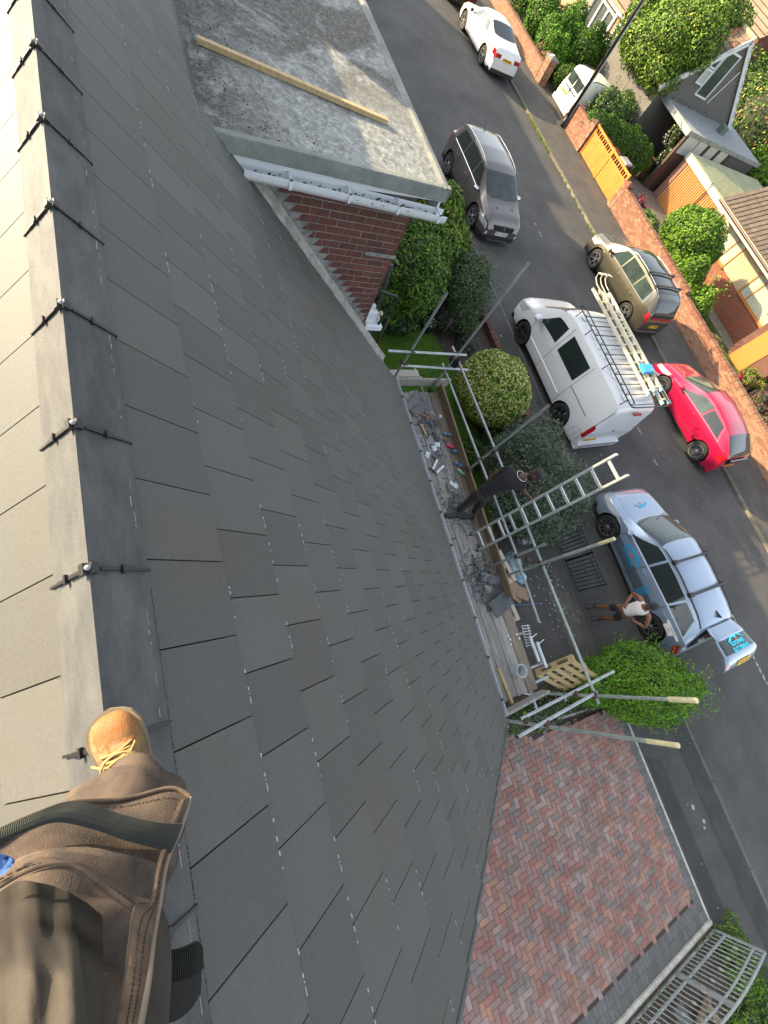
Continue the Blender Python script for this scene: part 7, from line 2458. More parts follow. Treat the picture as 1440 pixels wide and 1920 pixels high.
bush('red_acer', 'small crimson leaved shrub by the right gate pillar', 'shrub', [(-14.2, 21.0, .6, .38, .5, .5), (-14.1, 21.7, .4, .3, .4, .35)], 3800, .08, [lf_red, fl_pink, lf_red, lf_purple], 79, weights=(5, .7, 3, 1), core=.5)
t = thing('black_planter', 'black planter box by the right gate pillar', 'planter', (-14.4, 20.75, 0)); g = G(); g.bbox(-.22, .22, -.2, .2, 0, .55, .02); g.obj('planter', trim, t)
for k, (x, y, c_, lab) in enumerate(((-4.9, 22.6, dkred, 'dark red flower pot by the porch'), (-4.5, 22.2, black_pl, 'black flower pot by the porch'), (-4.2, 22.8, black_pl, 'second black flower pot nearer the wall'), (-4.6, 23.2, MATS['clay_pot'], 'clay flower pot by the porch door'))):
    bush('potted_plant', lab, 'potted plant', [(x, y, .52, .26, .26, .22)], 700, .07, [lf_mid, lf_red, lf_lite], 80 + k, core=.5)
    g = G(); g.lathe([(.13, 0), (.18, .30), (.20, .30), (.18, .26), (0, .26)], 14, 0, T(x, y, .03)); tag(g.obj('flower_pot', c_, angle=50), lab.replace('flower pot', 'pot holding a small plant'), 'pot')
bush('big_tree', 'large sunlit tree with dense yellow green crown behind the black pole', 'tree',
     [(-21.7, 24.6, 4.0, 1.7, 1.4, 1.2), (-23.3, 24.8, 3.1, 1.5, 1.3, 1.1), (-20.7, 25.0, 4.5, 1.2, 1.1, 1.0), (-22.3, 24.2, 3.2, 1.4, 1.1, 1.0), (-21.0, 24.4, 3.1, 1.3, 1.1, .9), (-24.6, 25.2, 3.0, 1.2, 1.1, 1.0), (-22.8, 25.6, 4.4, 1.4, 1.2, 1.0), (-24.2, 26.4, 4.8, 1.5, 1.2, 1.0), (-22.4, 26.8, 5.3, 1.4, 1.2, .9), (-26.0, 26.2, 3.8, 1.2, 1.1, 1.0)],
     80000, .12, [lf_lite, lf_mid, lf_yel, lf_dark], 91, weights=(4, 4, .8, 2.2), rough=.16, shell=.4, core=.72, droop=.6,
     trunk=[((-22.4, 24.9, 0), (-22.3, 24.8, 2.4), .16, .12), ((-22.3, 24.8, 2.0), (-23.3, 24.8, 3.2), .08, .04), ((-22.3, 24.8, 2.0), (-21.2, 24.7, 3.4), .08, .04)])
t = thing('spiky_palm', 'pale strappy dead palm leaves below the big tree', 'palm', (-24.9, 25.4, 0))
g = G(); rq = random.Random(6)
for i in range(44):
    a = rq.uniform(0, 2 * PI); L_ = rq.uniform(.7, 1.3); e_ = rq.uniform(-.2, 1.2)
    ps = [Vector((0, 0, 1.0 + .2 * math.sin(i)))]
    for k in range(4): ps.append(ps[-1] + Vector((math.cos(a) * math.cos(e_ - k * .35), math.sin(a) * math.cos(e_ - k * .35), math.sin(e_ - k * .35))) * L_ / 4)
    sd = Vector((-math.sin(a), math.cos(a), 0))
    for k in range(4):
        w0, w1 = .035 * (1 - k / 4.2), .035 * (1 - (k + 1) / 4.2)
        g.add([ps[k] - sd * w0, ps[k] + sd * w0, ps[k + 1] + sd * w1, ps[k + 1] - sd * w1], [(0, 1, 2, 3)])
g.obj('fronds', mat('dry_frond', (.36, .30, .18), .8, col2=(.16, .17, .07), vscale=4), t); g = G(); g.tube([(0, 0, 0), (0, 0, 1.05)], .09, 8); g.obj('trunk', MATS['bark'], t)
for k, (bl, n_, lab, w_) in enumerate((([(-25.3, 21.6, .8, .9, .8, .85), (-26.5, 21.9, 1.0, 1.0, .9, .9)], 20000, 'dense green bush behind the wall next to the number 4 pillar', (4, 3, 2)),
        ([(-28.2, 22.0, 1.05, 1.2, 1.0, 1.0), (-27.3, 23.2, 1.2, 1.1, 1.0, 1.0)], 20000, 'dense green bush farther along the wall', (3, 4, 2)),
        ([(-30.4, 22.2, 1.2, 1.3, 1.1, 1.1), (-32.2, 22.4, 1.2, 1.2, 1.1, 1.1)], 16000, 'dense green bush at the top edge behind the wall', (3, 3, 3)),
        ([(-25.4, 23.3, 1.1, .9, .9, 1.0), (-26.0, 24.4, 1.3, .9, .9, 1.0)], 15000, 'tall dark green bush left of the small white van', (2, 3, 5)))):
    bush('garden_bush', lab, 'bush', bl, n_, .11, [lf_bright, lf_mid, lf_dark], 95 + k, weights=w_, rough=.16, shell=.4, group=None, core=.75)
bush('flower_patch', 'pink flowers among the leaves beside the number 4 pillar', 'flowers', [(-24.6, 20.75, .75, .45, .3, .25), (-25.6, 20.8, .7, .3, .3, .2)], 2200, .07, [fl_pink, lf_mid, lf_lite, lf_rust], 101, weights=(1.6, 3, 2, 1), core=.5)
bush('driveway_shrub', 'bright green shrub on the drive left of the small white van', 'shrub', [(-23.6, 21.6, .6, .5, .7, .55), (-23.4, 22.7, .8, .5, .7, .6)], 8000, .10, [lf_lite, lf_mid, lf_dark], 103, weights=(2, 3, 4))
bush('rambling_flowers', 'white flowered climber tumbling over the carport corner', 'climber', [(-18.2, 25.0, 2.1, .35, .4, .55), (-17.9, 25.2, 1.3, .25, .3, .5), (-21.6, 25.2, 2.6, .8, .5, .4)], 4200, .07, [fl_white, lf_mid, lf_dark, lf_grey], 105, weights=(1.2, 3, 3, 2), shell=.8, core=.3)
bush('straw_plants', 'straw coloured and green tangle behind the hedge by the low wall', 'plants', [(-21.4, 25.6, .8, .5, .9, .7), (-20.6, 24.4, .6, .4, .6, .5)], 5200, .10, [lf_yel, lf_rust, lf_mid, lf_cream], 106, weights=(3, 1, 3, 1), shell=.6)
# background trees
bk_tr = [((-21.0, 34.6, 2.6, 2.6, 1.8, 2.6), 'tall yellow brown conifer behind the gable house', (lf_rust, lf_yel, lf_mid, lf_dark), (.5, 1.0, 3.5, 3.5)),
         ((-26.0, 39.5, 2.4, 2.6, 2.0, 2.5), 'mid green tree behind the gable ridge', (lf_mid, lf_dark, lf_lite, lf_dark), (3, 3, 2, 2)),
         ((-17.5, 34.0, 1.5, 2.0, 1.6, 1.5), 'low bright green shrub mass behind the garage', (lf_bright, lf_mid, lf_lite, lf_rust), (3, 3, 2, .3)),
         ((-22.0, 43.5, 2.6, 3.0, 2.2, 2.6), 'dark green tree mass at the right edge beyond the houses', (lf_dark, lf_mid, lf_dark, lf_lite), (4, 3, 2, 1)),
         ((-30.5, 46.0, 2.4, 2.6, 2.2, 2.4), 'green tree between the gable house and the red walled house', (lf_mid, lf_lite, lf_dark, lf_mid), (3, 2, 3, 2)),
         ((-28.5, 36.5, 2.0, 1.6, 1.4, 2.0), 'small green tree close behind the gable house roof', (lf_mid, lf_lite, lf_dark, lf_mid), (3, 2, 3, 2)),
         ((-34.5, 52.0, 2.4, 3.0, 2.2, 2.4), 'dark tree before the buff house far away', (lf_dark, lf_mid, lf_dark, lf_lite), (3, 3, 2, 1)),
         ((-14.0, 36.0, 1.8, 2.4, 1.8, 1.8), 'green shrubbery behind the bungalow', (lf_mid, lf_dark, lf_lite, lf_mid), (3, 3, 2, 2)),
         ((-40.0, 40.0, 2.4, 3.2, 2.4, 2.4), 'spreading tree behind the bay windowed house', (lf_mid, lf_dark, lf_lite, lf_mid), (3, 3, 2, 2))]
for k, (b, lab, ms, w_) in enumerate(bk_tr):
    bush('background_tree', lab, 'tree', [b, (b[0] + b[3] * .5, b[1] + .3, b[2] * .8, b[3] * .7, b[4] * .8, b[5] * .7), (b[0] - b[3] * .6, b[1] - .3, b[2] * .7, b[3] * .6, b[4] * .7, b[5] * .6)], 15000, .17, list(ms), 120 + k, weights=w_, rough=.2, shell=.4, core=.72, group='trees beyond the houses',
         trunk=[((b[0], b[1], 0), (b[0], b[1], b[2]), .18, .1)])
# ================================================================== people
def skin_body(name, chains, m, parent, sub=1, smooth=True):
    """chains: list of [ (x,y,z,r) ... ]; first point may repeat a previous point to join"""
    me = bpy.data.meshes.new(name)
    V = []; E = []; RR = []
    idx = {}
    for ch in chains:
        prev = None
        for (x, y, z, *r) in ch:
            key = (round(x, 4), round(y, 4), round(z, 4))
            if key not in idx:
                idx[key] = len(V); V.append((x, y, z)); RR.append(tuple(r) if len(r) == 2 else (r[0], r[0]))
            if prev is not None and prev != idx[key]: E.append((prev, idx[key]))
            prev = idx[key]
    me.from_pydata(V, E, [])
    o = bpy.data.objects.new('tmp', me); COL.objects.link(o)
    md = o.modifiers.new('s', 'SKIN'); md.use_smooth_shade = True
    sv = me.skin_vertices[0].data
    for i, r in enumerate(RR): sv[i].radius = r; sv[i].use_root = (i == 0)
    sb = o.modifiers.new('d', 'SUBSURF'); sb.levels = sub; sb.render_levels = sub
    dg = bpy.context.evaluated_depsgraph_get()
    m2 = bpy.data.meshes.new_from_object(o.evaluated_get(dg))
    bpy.data.objects.remove(o)
    m2.name = name; m2.materials.clear(); m2.materials.append(m)
    m2.polygons.foreach_set('use_smooth', [smooth] * len(m2.polygons))
    return link(name, m2, parent)
def V3(*a): return Vector(a)
def lerpv(a, b, t): return a + (b - a) * t
skin1 = mat('skin_brown', (.20, .085, .045), .5, var=.15, vscale=20)
skin2 = mat('skin_dark', (.085, .038, .022), .5, var=.15, vscale=20)
vest_w = mat('vest_white', (.62, .60, .58), .85, var=.08, vscale=12, bump=.4, bscale=25)
cloth_k = mat('cloth_black', (.014, .014, .016), .9, var=.2, vscale=20)
cloth_k2 = mat('cloth_charcoal', (.024, .024, .028), .9, var=.25, vscale=14, bump=.4, bscale=30)
hair_m = mat('hair_black', (.008, .007, .006), .8)
def hand(parent_chain_end, d, side, sc_=1.0):
    """returns chains for a palm and five curled fingers from wrist point p in direction d"""
    p = parent_chain_end; d = d.normalized()
    s = side.normalized(); n = d.cross(s).normalized()
    ch = [[(*p, .026 * sc_), (*(p + d * .05 * sc_), .034 * sc_, .020 * sc_), (*(p + d * .085 * sc_), .032 * sc_, .018 * sc_)]]
    for k, (o_, L_) in enumerate(((-.030, .062), (-.010, .072), (.010, .068), (.028, .054))):
        b = p + d * .08 * sc_ + s * o_ * sc_
        ch.append([(*(p + d * .05 * sc_), .034 * sc_, .020 * sc_), (*b, .010 * sc_), (*(b + d * L_ * .5 * sc_ + n * .012 * sc_), .009 * sc_), (*(b + d * L_ * .72 * sc_ + n * .035 * sc_), .008 * sc_)])
    b = p + d * .025 * sc_ - s * .030 * sc_
    ch.append([(*(p + d * .05 * sc_), .034 * sc_, .020 * sc_), (*b, .012 * sc_), (*(b + (d - s) * .028 * sc_ + n * .015 * sc_), .010 * sc_), (*(b + (d - s * .4) * .055 * sc_ + n * .03 * sc_), .008 * sc_)])
    return ch
def head(parent, c, fwd, up, skin, capm, beard=True, s=1.0, cap='cap'):
    fwd = fwd.normalized(); up = (up - fwd * up.dot(fwd)).normalized(); rt = fwd.cross(up)
    def P(f, r, u): return c + (fwd * f + rt * r + up * u) * s
    M = Matrix((rt, fwd, up)).transposed().to_4x4(); M.translation = c
    def ell(g, f, r, u, a, b, c_, mi=0, n=12, m_=8):
        vs = []
        for i in range(m_ + 1):
            ph = PI * i / m_
            for j in range(n):
                th = 2 * PI * j / n
                vs.append(P(f + b * math.sin(ph) * math.sin(th), r + a * math.sin(ph) * math.cos(th), u + c_ * math.cos(ph)))
        fs = [(i * n + j, i * n + (j + 1) % n, (i + 1) * n + (j + 1) % n, (i + 1) * n + j) for i in range(m_) for j in range(n)]
        g.add(vs, fs, mi)
    g = G(); ell(g, 0, 0, .02, .076, .095, .108, n=20, m_=14); ell(g, .02, 0, -.055, .056, .066, .06); ell(g, .098, 0, -.005, .014, .018, .024); ell(g, .0, .078, -.005, .012, .02, .03); ell(g, .0, -.078, -.005, .012, .02, .03); ell(g, .075, 0, -.055, .024, .018, .010)
    o = g.obj('face', skin, parent, smooth=True)
    g = G()
    for sx in (-1, 1): ell(g, .083, sx * .032, .018, .012, .009, .007, n=8, m_=6)
    g.obj('eye', white_paint, parent, smooth=True)
    g = G()
    for sx in (-1, 1): ell(g, .0905, sx * .032, .018, .005, .004, .005, n=8, m_=6)
    for sx in (-1, 1): ell(g, .087, sx * .033, .040, .020, .008, .004, n=8, m_=6)
    if beard:
        ell(g, .030, 0, -.075, .062, .064, .048, n=16, m_=10); ell(g, .075, 0, -.036, .030, .020, .007)
    g.obj('beard', hair_m, parent, smooth=True)
    g = G(); n = 20
    prof = [(.086, .035), (.090, .06), (.084, .095), (.062, .125), (.03, .138), (0.001, .141)]
    vs = []
    for r_, u in prof:
        for j in range(n):
            th = 2 * PI * j / n
            vs.append(P(r_ * 1.14 * math.sin(th) - .005, r_ * .96 * math.cos(th), u))
    g.add(vs, [(i * n + j, i * n + (j + 1) % n, (i + 1) * n + (j + 1) % n, (i + 1) * n + j) for i in range(len(prof) - 1) for j in range(n)])
    if cap == 'cap':
        for j in range(0, 10):
            pass
        vs = []
        for i in range(9):
            th = PI * (.22 + .56 * i / 8)
            vs += [P(.098 * math.sin(th), .084 * math.cos(th), .045), P(.098 * math.sin(th) + .065 * math.sin(PI * i / 8) ** .6, .090 * math.cos(th), .030)]
        g.add(vs, [(2 * i, 2 * i + 1, 2 * i + 3, 2 * i + 2) for i in range(8)])
        g.add([v - up * .006 for v in vs], [(2 * i + 2, 2 * i + 3, 2 * i + 1, 2 * i) for i in range(8)])
    g.obj('hat', capm, parent, smooth=True)
    return o
def shoe(parent, heel, toe, m, sole=trim, s=1.0):
    heel = Vector(heel); toe = Vector(toe); d = (toe - heel); d.z = 0; L_ = d.length; d.normalize(); sd = Vector((-d.y, d.x, 0))
    P = []
    for (t_, w, h) in ((-.05, .022, .05), (0, .036, .085), (.2, .040, .10), (.45, .042, .085), (.7, .048, .062), (.9, .044, .048), (1.0, .028, .035), (1.04, .008, .022)):
        row = []
        for j in range(9):
            a = PI * j / 8
            row.append(heel + d * (t_ * L_) + sd * (w * math.cos(a)) * s + Vector((0, 0, .012 + (h - .012) * math.sin(a) ** .7)))
        P.append(row)
    g = G(); g.grid(P, 0)
    Q = [[heel + d * (t_ * L_) + sd * k * (w + .006) + Vector((0, 0, z)) for (k, z) in ((-1, .016), (-1, 0), (1, 0), (1, .016))] for (t_, w) in ((-.07, .02), (0, .038), (.4, .04), (.75, .05), (.95, .045), (1.06, .015))]
    g.grid(Q, 1); g.grid([[a for a in r][::-1] for r in Q][::1], 1)
    return g.obj('shoe', [m, sole], parent, smooth=True)

# ---- man in a white vest standing by the estate car
def man_vest():
    o = thing('person', 'bearded man in white vest and black shorts standing hands on hips by the estate car', 'person', (1.98, 8.66, .02))
    L = lambda x, y, z: Vector((x, y, z))
    # faces -y (towards the house), slightly turned; local metres
    hip = L(.03, -.02, .93); ch_ = L(.02, -.02, 1.22); nk = L(.02, -.06, 1.44)
    shl, shr = L(-.18, -.03, 1.385), L(.22, -.02, 1.385)      # -x side, +x side
    kl, kr = L(-.10, -.03, .50), L(.16, -.03, .50)
    al, ar_ = L(-.20, .04, .09), L(.12, .05, .09)
    el, er_ = L(-.30, .12, 1.15), L(.46, .05, 1.13)
    wl, wr_ = L(-.14, -.06, 1.02), L(.24, -.15, 1.07)
    body = [[(*hip, .135, .105), (*lerpv(hip, ch_, .5), .095, .075), (*ch_, .105, .080), (*L(.02, -.03, 1.34), .085, .06), (*nk, .052), (*L(.02, -.08, 1.50), .050)],
            [(*hip, .135, .105), (*L(-.06, -.01, .84), .092), (*lerpv(L(-.07, -.01, .80), kl, .5), .078), (*kl, .056), (*lerpv(kl, al, .4), .056), (*al, .036), (*L(-.20, .04, .045), .038)],
            [(*hip, .135, .105), (*L(.12, -.01, .84), .092), (*lerpv(L(.13, -.01, .80), kr, .5), .078), (*kr, .056), (*lerpv(kr, ar_, .4), .056), (*ar_, .036), (*L(.12, .05, .045), .038)],
            [(*L(.02, -.03, 1.34), .085, .06), (*shl, .058), (*lerpv(shl, el, .5), .050), (*el, .040), (*lerpv(el, wl, .4), .039), (*wl, .026)],
            [(*L(.02, -.03, 1.34), .085, .06), (*shr, .058), (*lerpv(shr, er_, .5), .050), (*er_, .040), (*lerpv(er_, wr_, .4), .039), (*wr_, .026)]]
    body += hand(wl, L(.6, -.5, -.3), L(0, .3, -1)) + hand(wr_, L(-.8, -.3, .1), L(0, .2, -1))
    skin_body('body', body, skin1, o, 2)
    # vest, open at the shoulders
    skin_body('vest', [[(*L(.03, -.02, .90), .155, .125), (*hip, .152, .122), (*lerpv(hip, ch_, .5), .142, .115), (*ch_, .172, .132), (*L(.02, -.03, 1.31), .145, .105), (*L(.02, -.04, 1.36), .085, .075)],
                       [(*L(.02, -.03, 1.31), .145, .105), (*L(-.09, -.04, 1.39), .058), (*L(-.10, -.03, 1.425), .046)], [(*L(.02, -.03, 1.31), .145, .105), (*L(.13, -.04, 1.39), .058), (*L(.14, -.03, 1.425), .046)]], vest_w, o, 2)
    skin_body('shorts', [[(*L(.03, -.02, .90), .150, .122), (*L(.03, -.02, .84), .13, .11), (*L(-.07, -.01, .76), .108), (*lerpv(L(-.08, -.01, .76), kl, .9), .088)],
                         [(*L(.03, -.02, .84), .13, .11), (*L(.13, -.01, .76), .108), (*lerpv(L(.13, -.01, .76), kr, .9), .088)]], cloth_k, o, 2)
    for (a_, k_) in ((al, -1), (ar_, 1)):
        skin_body('sock', [[(*(a_ + L(0, 0, .09)), .044), (*a_, .044), (*(a_ - L(0, 0, .04)), .042)]], cloth_k, o, 1)
    shoe(o, L(-.20, .09, 0), L(-.23, -.17, 0), mat('shoe_grey', (.05, .05, .05), .7, var=.4, vscale=30)); shoe(o, L(.13, .09, 0), L(.06, -.17, 0), MATS['shoe_grey'])
    head(o, L(.02, -.11, 1.60), L(-.15, -.9, -.05), L(0, -.1, 1), skin1, mat('cap_black', (.010, .010, .012), .7), True)
man_vest()

# ---- man in black on the platform, leaning over the rail, one hand on the ladder
def man_black():
    o = thing('person', 'man in black clothes, cap and pale neck chain leaning over the rail from the scaffold', 'person', (-.90, 4.72, PZ))
    L = lambda x, y, z: Vector((x + .90, y - 4.72, z - PZ))
    hip = L(-.95, 4.72, 2.30); ch_ = L(-.96, 4.88, 2.62); nk = L(-.93, 5.10, 2.90)
    shl, shr = L(-1.12, 4.93, 2.80), L(-.80, 5.10, 2.80)
    k1, k2 = L(-.93, 4.66, 1.90), L(-.86, 4.90, 1.92)
    a1, a2 = L(-.86, 4.58, 1.54), L(-.78, 4.92, 1.54)
    e1 = L(-1.16, 4.80, 2.56); w1 = L(-1.04, 4.74, 2.38)
    e2 = L(-.72, 5.26, 2.62); w2 = L(-.56, 5.32, 2.66)
    sp_ = lerpv(ch_, nk, .45)
    body = [[(*hip, .13, .11), (*lerpv(hip, ch_, .5), .12, .10), (*ch_, .15, .11), (*sp_, .13, .09), (*nk, .055), (*L(-.90, 5.16, 2.96), .052)],
            [(*hip, .13, .11), (*L(-.95, 4.66, 2.20), .10), (*k1, .062), (*lerpv(k1, a1, .4), .055), (*a1, .038)],
            [(*hip, .13, .11), (*L(-.91, 4.80, 2.20), .10), (*k2, .062), (*lerpv(k2, a2, .4), .055), (*a2, .038)],
            [(*sp_, .13, .09), (*shl, .062), (*lerpv(shl, e1, .5), .054), (*e1, .044), (*lerpv(e1, w1, .5), .040), (*w1, .028)],
            [(*sp_, .13, .09), (*shr, .062), (*lerpv(shr, e2, .5), .054), (*e2, .044), (*lerpv(e2, w2, .5), .040), (*w2, .028)]]
    body += hand(w1, L(-.85, 4.68, 2.30) - L(-1.0, 4.74, 2.38), L(-.9, 4.9, 2.0) - L(-.9, 4.72, 2.0)) + hand(w2, L(.1, 5.15, 2.7) - L(-.5, 5.2, 2.7), L(-.9, 4.9, 2.0) - L(-.9, 4.72, 2.0))
    skin_body('body', body, skin2, o, 2)
    skin_body('shirt', [[(*L(-.95, 4.72, 2.28), .152, .132), (*hip, .152, .130), (*lerpv(hip, ch_, .5), .145, .120), (*ch_, .170, .130), (*sp_, .150, .108), (*lerpv(sp_, nk, .6), .085, .08)],
                        [(*sp_, .150, .108), (*shl, .076), (*lerpv(shl, e1, .55), .072)], [(*sp_, .150, .108), (*shr, .076), (*lerpv(shr, e2, .55), .072)]], cloth_k, o, 2)
    skin_body('trousers', [[(*L(-.95, 4.72, 2.30), .145, .125), (*L(-.94, 4.72, 2.22), .13, .12), (*L(-.95, 4.66, 2.12), .102), (*k1, .082), (*lerpv(k1, a1, .5), .074), (*(a1 + Vector((0, 0, .03))), .066)],
                           [(*L(-.94, 4.72, 2.22), .13, .12), (*L(-.90, 4.82, 2.12), .102), (*k2, .082), (*lerpv(k2, a2, .5), .074), (*(a2 + Vector((0, 0, .03))), .066)]], cloth_k2, o, 2)
    shoe(o, L(-.80, 4.62, PZ), L(-.86, 4.34, PZ), mat('boot_black', (.02, .02, .02), .6)); shoe(o, L(-.72, 4.95, PZ), L(-.78, 4.68, PZ), MATS['boot_black'])
    head(o, L(-.87, 5.22, 3.03), L(.45, 5.8, 2.45) - L(-.87, 5.2, 3.0), L(-.87, 5.5, 4) - L(-.87, 5.2, 3.0), skin2, mat('cap_charcoal', (.02, .02, .022), .8), True)
    g = G(); c_ = L(-.93, 5.08, 2.885)
    g.tube([c_ + Vector((.10 * math.cos(a), .075 * math.sin(a) + .045 * math.sin(a), -.03 * math.sin(a))) for a in np.linspace(0, 2 * PI, 17)], .006, 5)
    g.obj('neck_chain', mat('pale_chain', (.6, .58, .5), .5), o, smooth=True)
    g = G(); g.tube([L(-1.04, 4.80, 2.20), L(-1.08, 4.78, 2.08), L(-1.02, 4.76, 1.98)], .006, 4); g.obj('belt_lanyard', mat('pale_cord', (.5, .5, .52), .6), o)
man_black()

# ---- the photographer: own leg, boot, loose pocket flaps
def photographer():
    o = thing('person', 'leg in worn brown work trousers with a tan boot standing on the ridge', 'person', (.93, -.31, 6.38))
    O = Vector((.93, -.31, 6.38))
    tan = mat('tan_nubuck', (.215, .135, .055), .85, col2=(.145, .088, .038), vscale=16, bump=.18, bscale=260, fine=.12, edge=(.4, .6))
    toe_o = mat('toe_scuff', (.22, .075, .012), .9, col2=(.16, .095, .04), vscale=34, bump=.25, bscale=260, fine=.2)
    sole = mat('boot_sole', (.19, .15, .09), .85, col2=(.14, .11, .07), vscale=18)
    tr = mat('work_trouser', (.074, .052, .038), .95, col2=(.030, .024, .021), vscale=17, bump=.2, bscale=420, detail=12, fine=.2, edge=(.35, .6))
    tr_edge = mat('trouser_hem', (.125, .085, .058), .95, col2=(.045, .033, .026), vscale=24, bump=.12, bscale=500, fine=.15)
    blk = mat('knit_black', (.005, .006, .005), .95, fine=.3, bscale=60)
    drk = mat('pocket_dark', (.022, .019, .015), .95, col2=(.040, .033, .025), vscale=5, bump=.10, bscale=500, fine=.15)
    stitch = mat('stitch', (.022, .017, .014), .9)
    # boot: local frame along the foot
    hx = Vector((.955, -.285, 6.402)) - O; tx = Vector((.735, -.345, 6.405)) - O
    d = (tx - hx); L_ = .285; d.normalize(); sd = Vector((0, 0, 1)).cross(d).normalized(); up = d.cross(sd)
    base = tx - d * L_
    secs = [(-.03, .020, .09), (0, .034, .13), (.12, .040, .15), (.28, .041, .155), (.42, .041, .128), (.55, .045, .098), (.68, .051, .080), (.80, .053, .072), (.90, .048, .062), (.965, .036, .046), (1.0, .018, .026), (1.012, .004, .014)]
    P = []
    tt = np.linspace(-.03, 1.012, 61)
    sm_ = []
    for q_ in tt:
        w = np.mean([np.interp(q_ + e_, [s[0] for s in secs], [s[1] for s in secs]) for e_ in (-.03, 0, .03)]) if q_ < .95 else np.interp(q_, [s[0] for s in secs], [s[1] for s in secs])
        h = np.mean([np.interp(q_ + e_, [s[0] for s in secs], [s[2] for s in secs]) for e_ in (-.04, -.02, 0, .02, .04)])
        cr_ = .0045 * math.sin((q_ - .5) * 70) * math.exp(-((q_ - .62) / .09) ** 2)
        sm_.append((q_, float(w), float(h) + cr_))
    for (t_, w, h) in sm_:
        row = []
        for j in range(25):
            a = PI * j / 24
            cc = math.cos(a); ss = math.sin(a)
            row.append(base + d * (t_ * L_) + sd * (w * (abs(cc) ** .8) * (1 if cc > 0 else -1)) + up * (.016 + (h - .016) * ss ** .75))
        P.append(row)
    g = G(); g.grid(P, 0)
    rj = random.Random(4)
    for i in range(len(P) - 1):
        for j in range(24):
            v_ = tt[i] + .05 * math.sin(j * .8 + 1) + .03 * math.sin(j * 2.3 + i * .5) + rj.uniform(-.035, .035)
            if v_ > .80 - .10 * (j > 9) and 2 < j < 23: g.m[i * 24 + j] = 1
    bt = g.obj('boot', [tan, toe_o], o, smooth=True)
    Q = []
    for (t_, w) in ((-.045, .018), (0, .040), (.2, .045), (.5, .047), (.68, .057), (.82, .060), (.93, .050), (.985, .034), (1.03, .010)):
        Q.append([base + d * (t_ * L_) + sd * (k * w) + up * z for (k, z) in ((-1, .030), (-1.03, .014), (-1, -.006), (1, -.006), (1.03, .014), (1, .030))])
    g = G(); g.grid(Q); g.grid([[r[5], r[0]] for r in Q]); g.obj('boot_sole', sole, bt, smooth=False)
    # welt stitches and laces
    g = G()
    def bs(t_, a):
        w = float(np.interp(t_, [s[0] for s in secs], [s[1] for s in secs])); h = float(np.interp(t_, [s[0] for s in secs], [s[2] for s in secs]))
        cc = math.cos(a)
        return base + d * (t_ * L_) + sd * (w * (abs(cc) ** .8) * (1 if cc > 0 else -1)) + up * (.016 + (h - .016) * math.sin(a) ** .75 + .004)
    for k in range(6):
        t_ = .40 + k * .052
        for (a0, a1, dt) in ((.95, 2.2, .045), (2.2, .95, .045)):
            g.tube([bs(t_ + dt * q_, a0 + (a1 - a0) * q_) + up * (.003 * math.sin(PI * q_)) for q_ in np.linspace(0, 1, 7)], .0030, 6)
    c_ = bs(.50, PI / 2) + up * .006
    for sgn in (1, -1):
        g.tube([c_ + sd * (.034 * sgn * math.sin(q_)) + d * (.026 * (1 - math.cos(q_))) + up * (.010 * math.sin(q_ * .5) - .006 * q_ / 6) for q_ in np.linspace(0, 5.6, 12)], .0026, 5)
        g.tube([c_, c_ + sd * .02 * sgn + d * .03, c_ + sd * .045 * sgn + d * .055 - up * .006], .0024, 5)
    g.obj('lace', mat('lace_yellow', (.30, .20, .07), .8), bt, smooth=True)
    # trouser leg from ankle up to hip with folds: lofted rings
    def ring_mesh(name, path, m, n=40, folds=0.010, seed=0, parent=o, mi=None, freq=3.0):
        rr_ = random.Random(seed); ph = [rr_.uniform(0, 6) for _ in range(6)]
        rows = []
        K = len(path)
        pts = [p for p, *_ in path]
        M_ = (K - 1) * 6 + 1
        prev = None
        for i in range(M_):
            f_ = i / 6; a_ = min(int(f_), K - 2); t_ = f_ - a_; t2 = t_ * t_ * (3 - 2 * t_)
            p = pts[a_] * (1 - t_) + pts[a_ + 1] * t_ if K < 3 else pts[a_].lerp(pts[a_ + 1], t_)
            rx = path[a_][1] * (1 - t2) + path[a_ + 1][1] * t2; ry = path[a_][2] * (1 - t2) + path[a_ + 1][2] * t2
            dd = (pts[min(a_ + 1, K - 1)] - pts[max(a_ - 0, 0)]).normalized()
            if a_ + 2 < K: dd = dd.lerp((pts[a_ + 2] - pts[a_ + 1]).normalized(), t_).normalized()
            e1 = Vector((1, 0, 0)) if prev is None else prev
            e1 = (e1 - dd * e1.dot(dd)).normalized(); prev = e1; e2 = dd.cross(e1)
            row = []
            for j in range(n):
                th = 2 * PI * j / n
                fo = folds * (math.sin(f_ * freq * 2.1 + 2 * math.sin(th + ph[0]) + ph[1]) * .7 + math.sin(f_ * freq * 4.3 + 3 * math.cos(th * 1.0 + ph[2])) * .4 + .35 * math.sin(5 * th + f_ * 2 + ph[3]))
                row.append(p + e1 * math.cos(th) * (rx + fo) + e2 * math.sin(th) * (ry + fo))
            row.append(row[0])
            rows.append(row)
        g = G(); g.grid(rows)
        return g.obj(name, m, parent, smooth=True)
    W = lambda x, y, z: Vector((x, y, z)) - O
    ankle = W(1.00, -.285, 6.50)
    p_ = [ankle, V3(0.015, 0.021, 0.180), V3(0.027, 0.005, 0.268), V3(0.048, -0.026, 0.342), V3(0.086, -0.051, 0.402), V3(0.122, -0.062, 0.461), V3(0.175, -0.068, 0.507), V3(0.268, -0.067, 0.569)]
    rr_ = [(.062, .058), (.098, .09), (.118, .108), (.125, .115), (.125, .115), (.12, .115), (.12, .115), (.12, .115)]
    skin_body('body', [[(*p_[0], .040), (*p_[1], .045), (*p_[3], .055), (*p_[5], .06), (*p_[7], .06)]], skin2, o, 1)
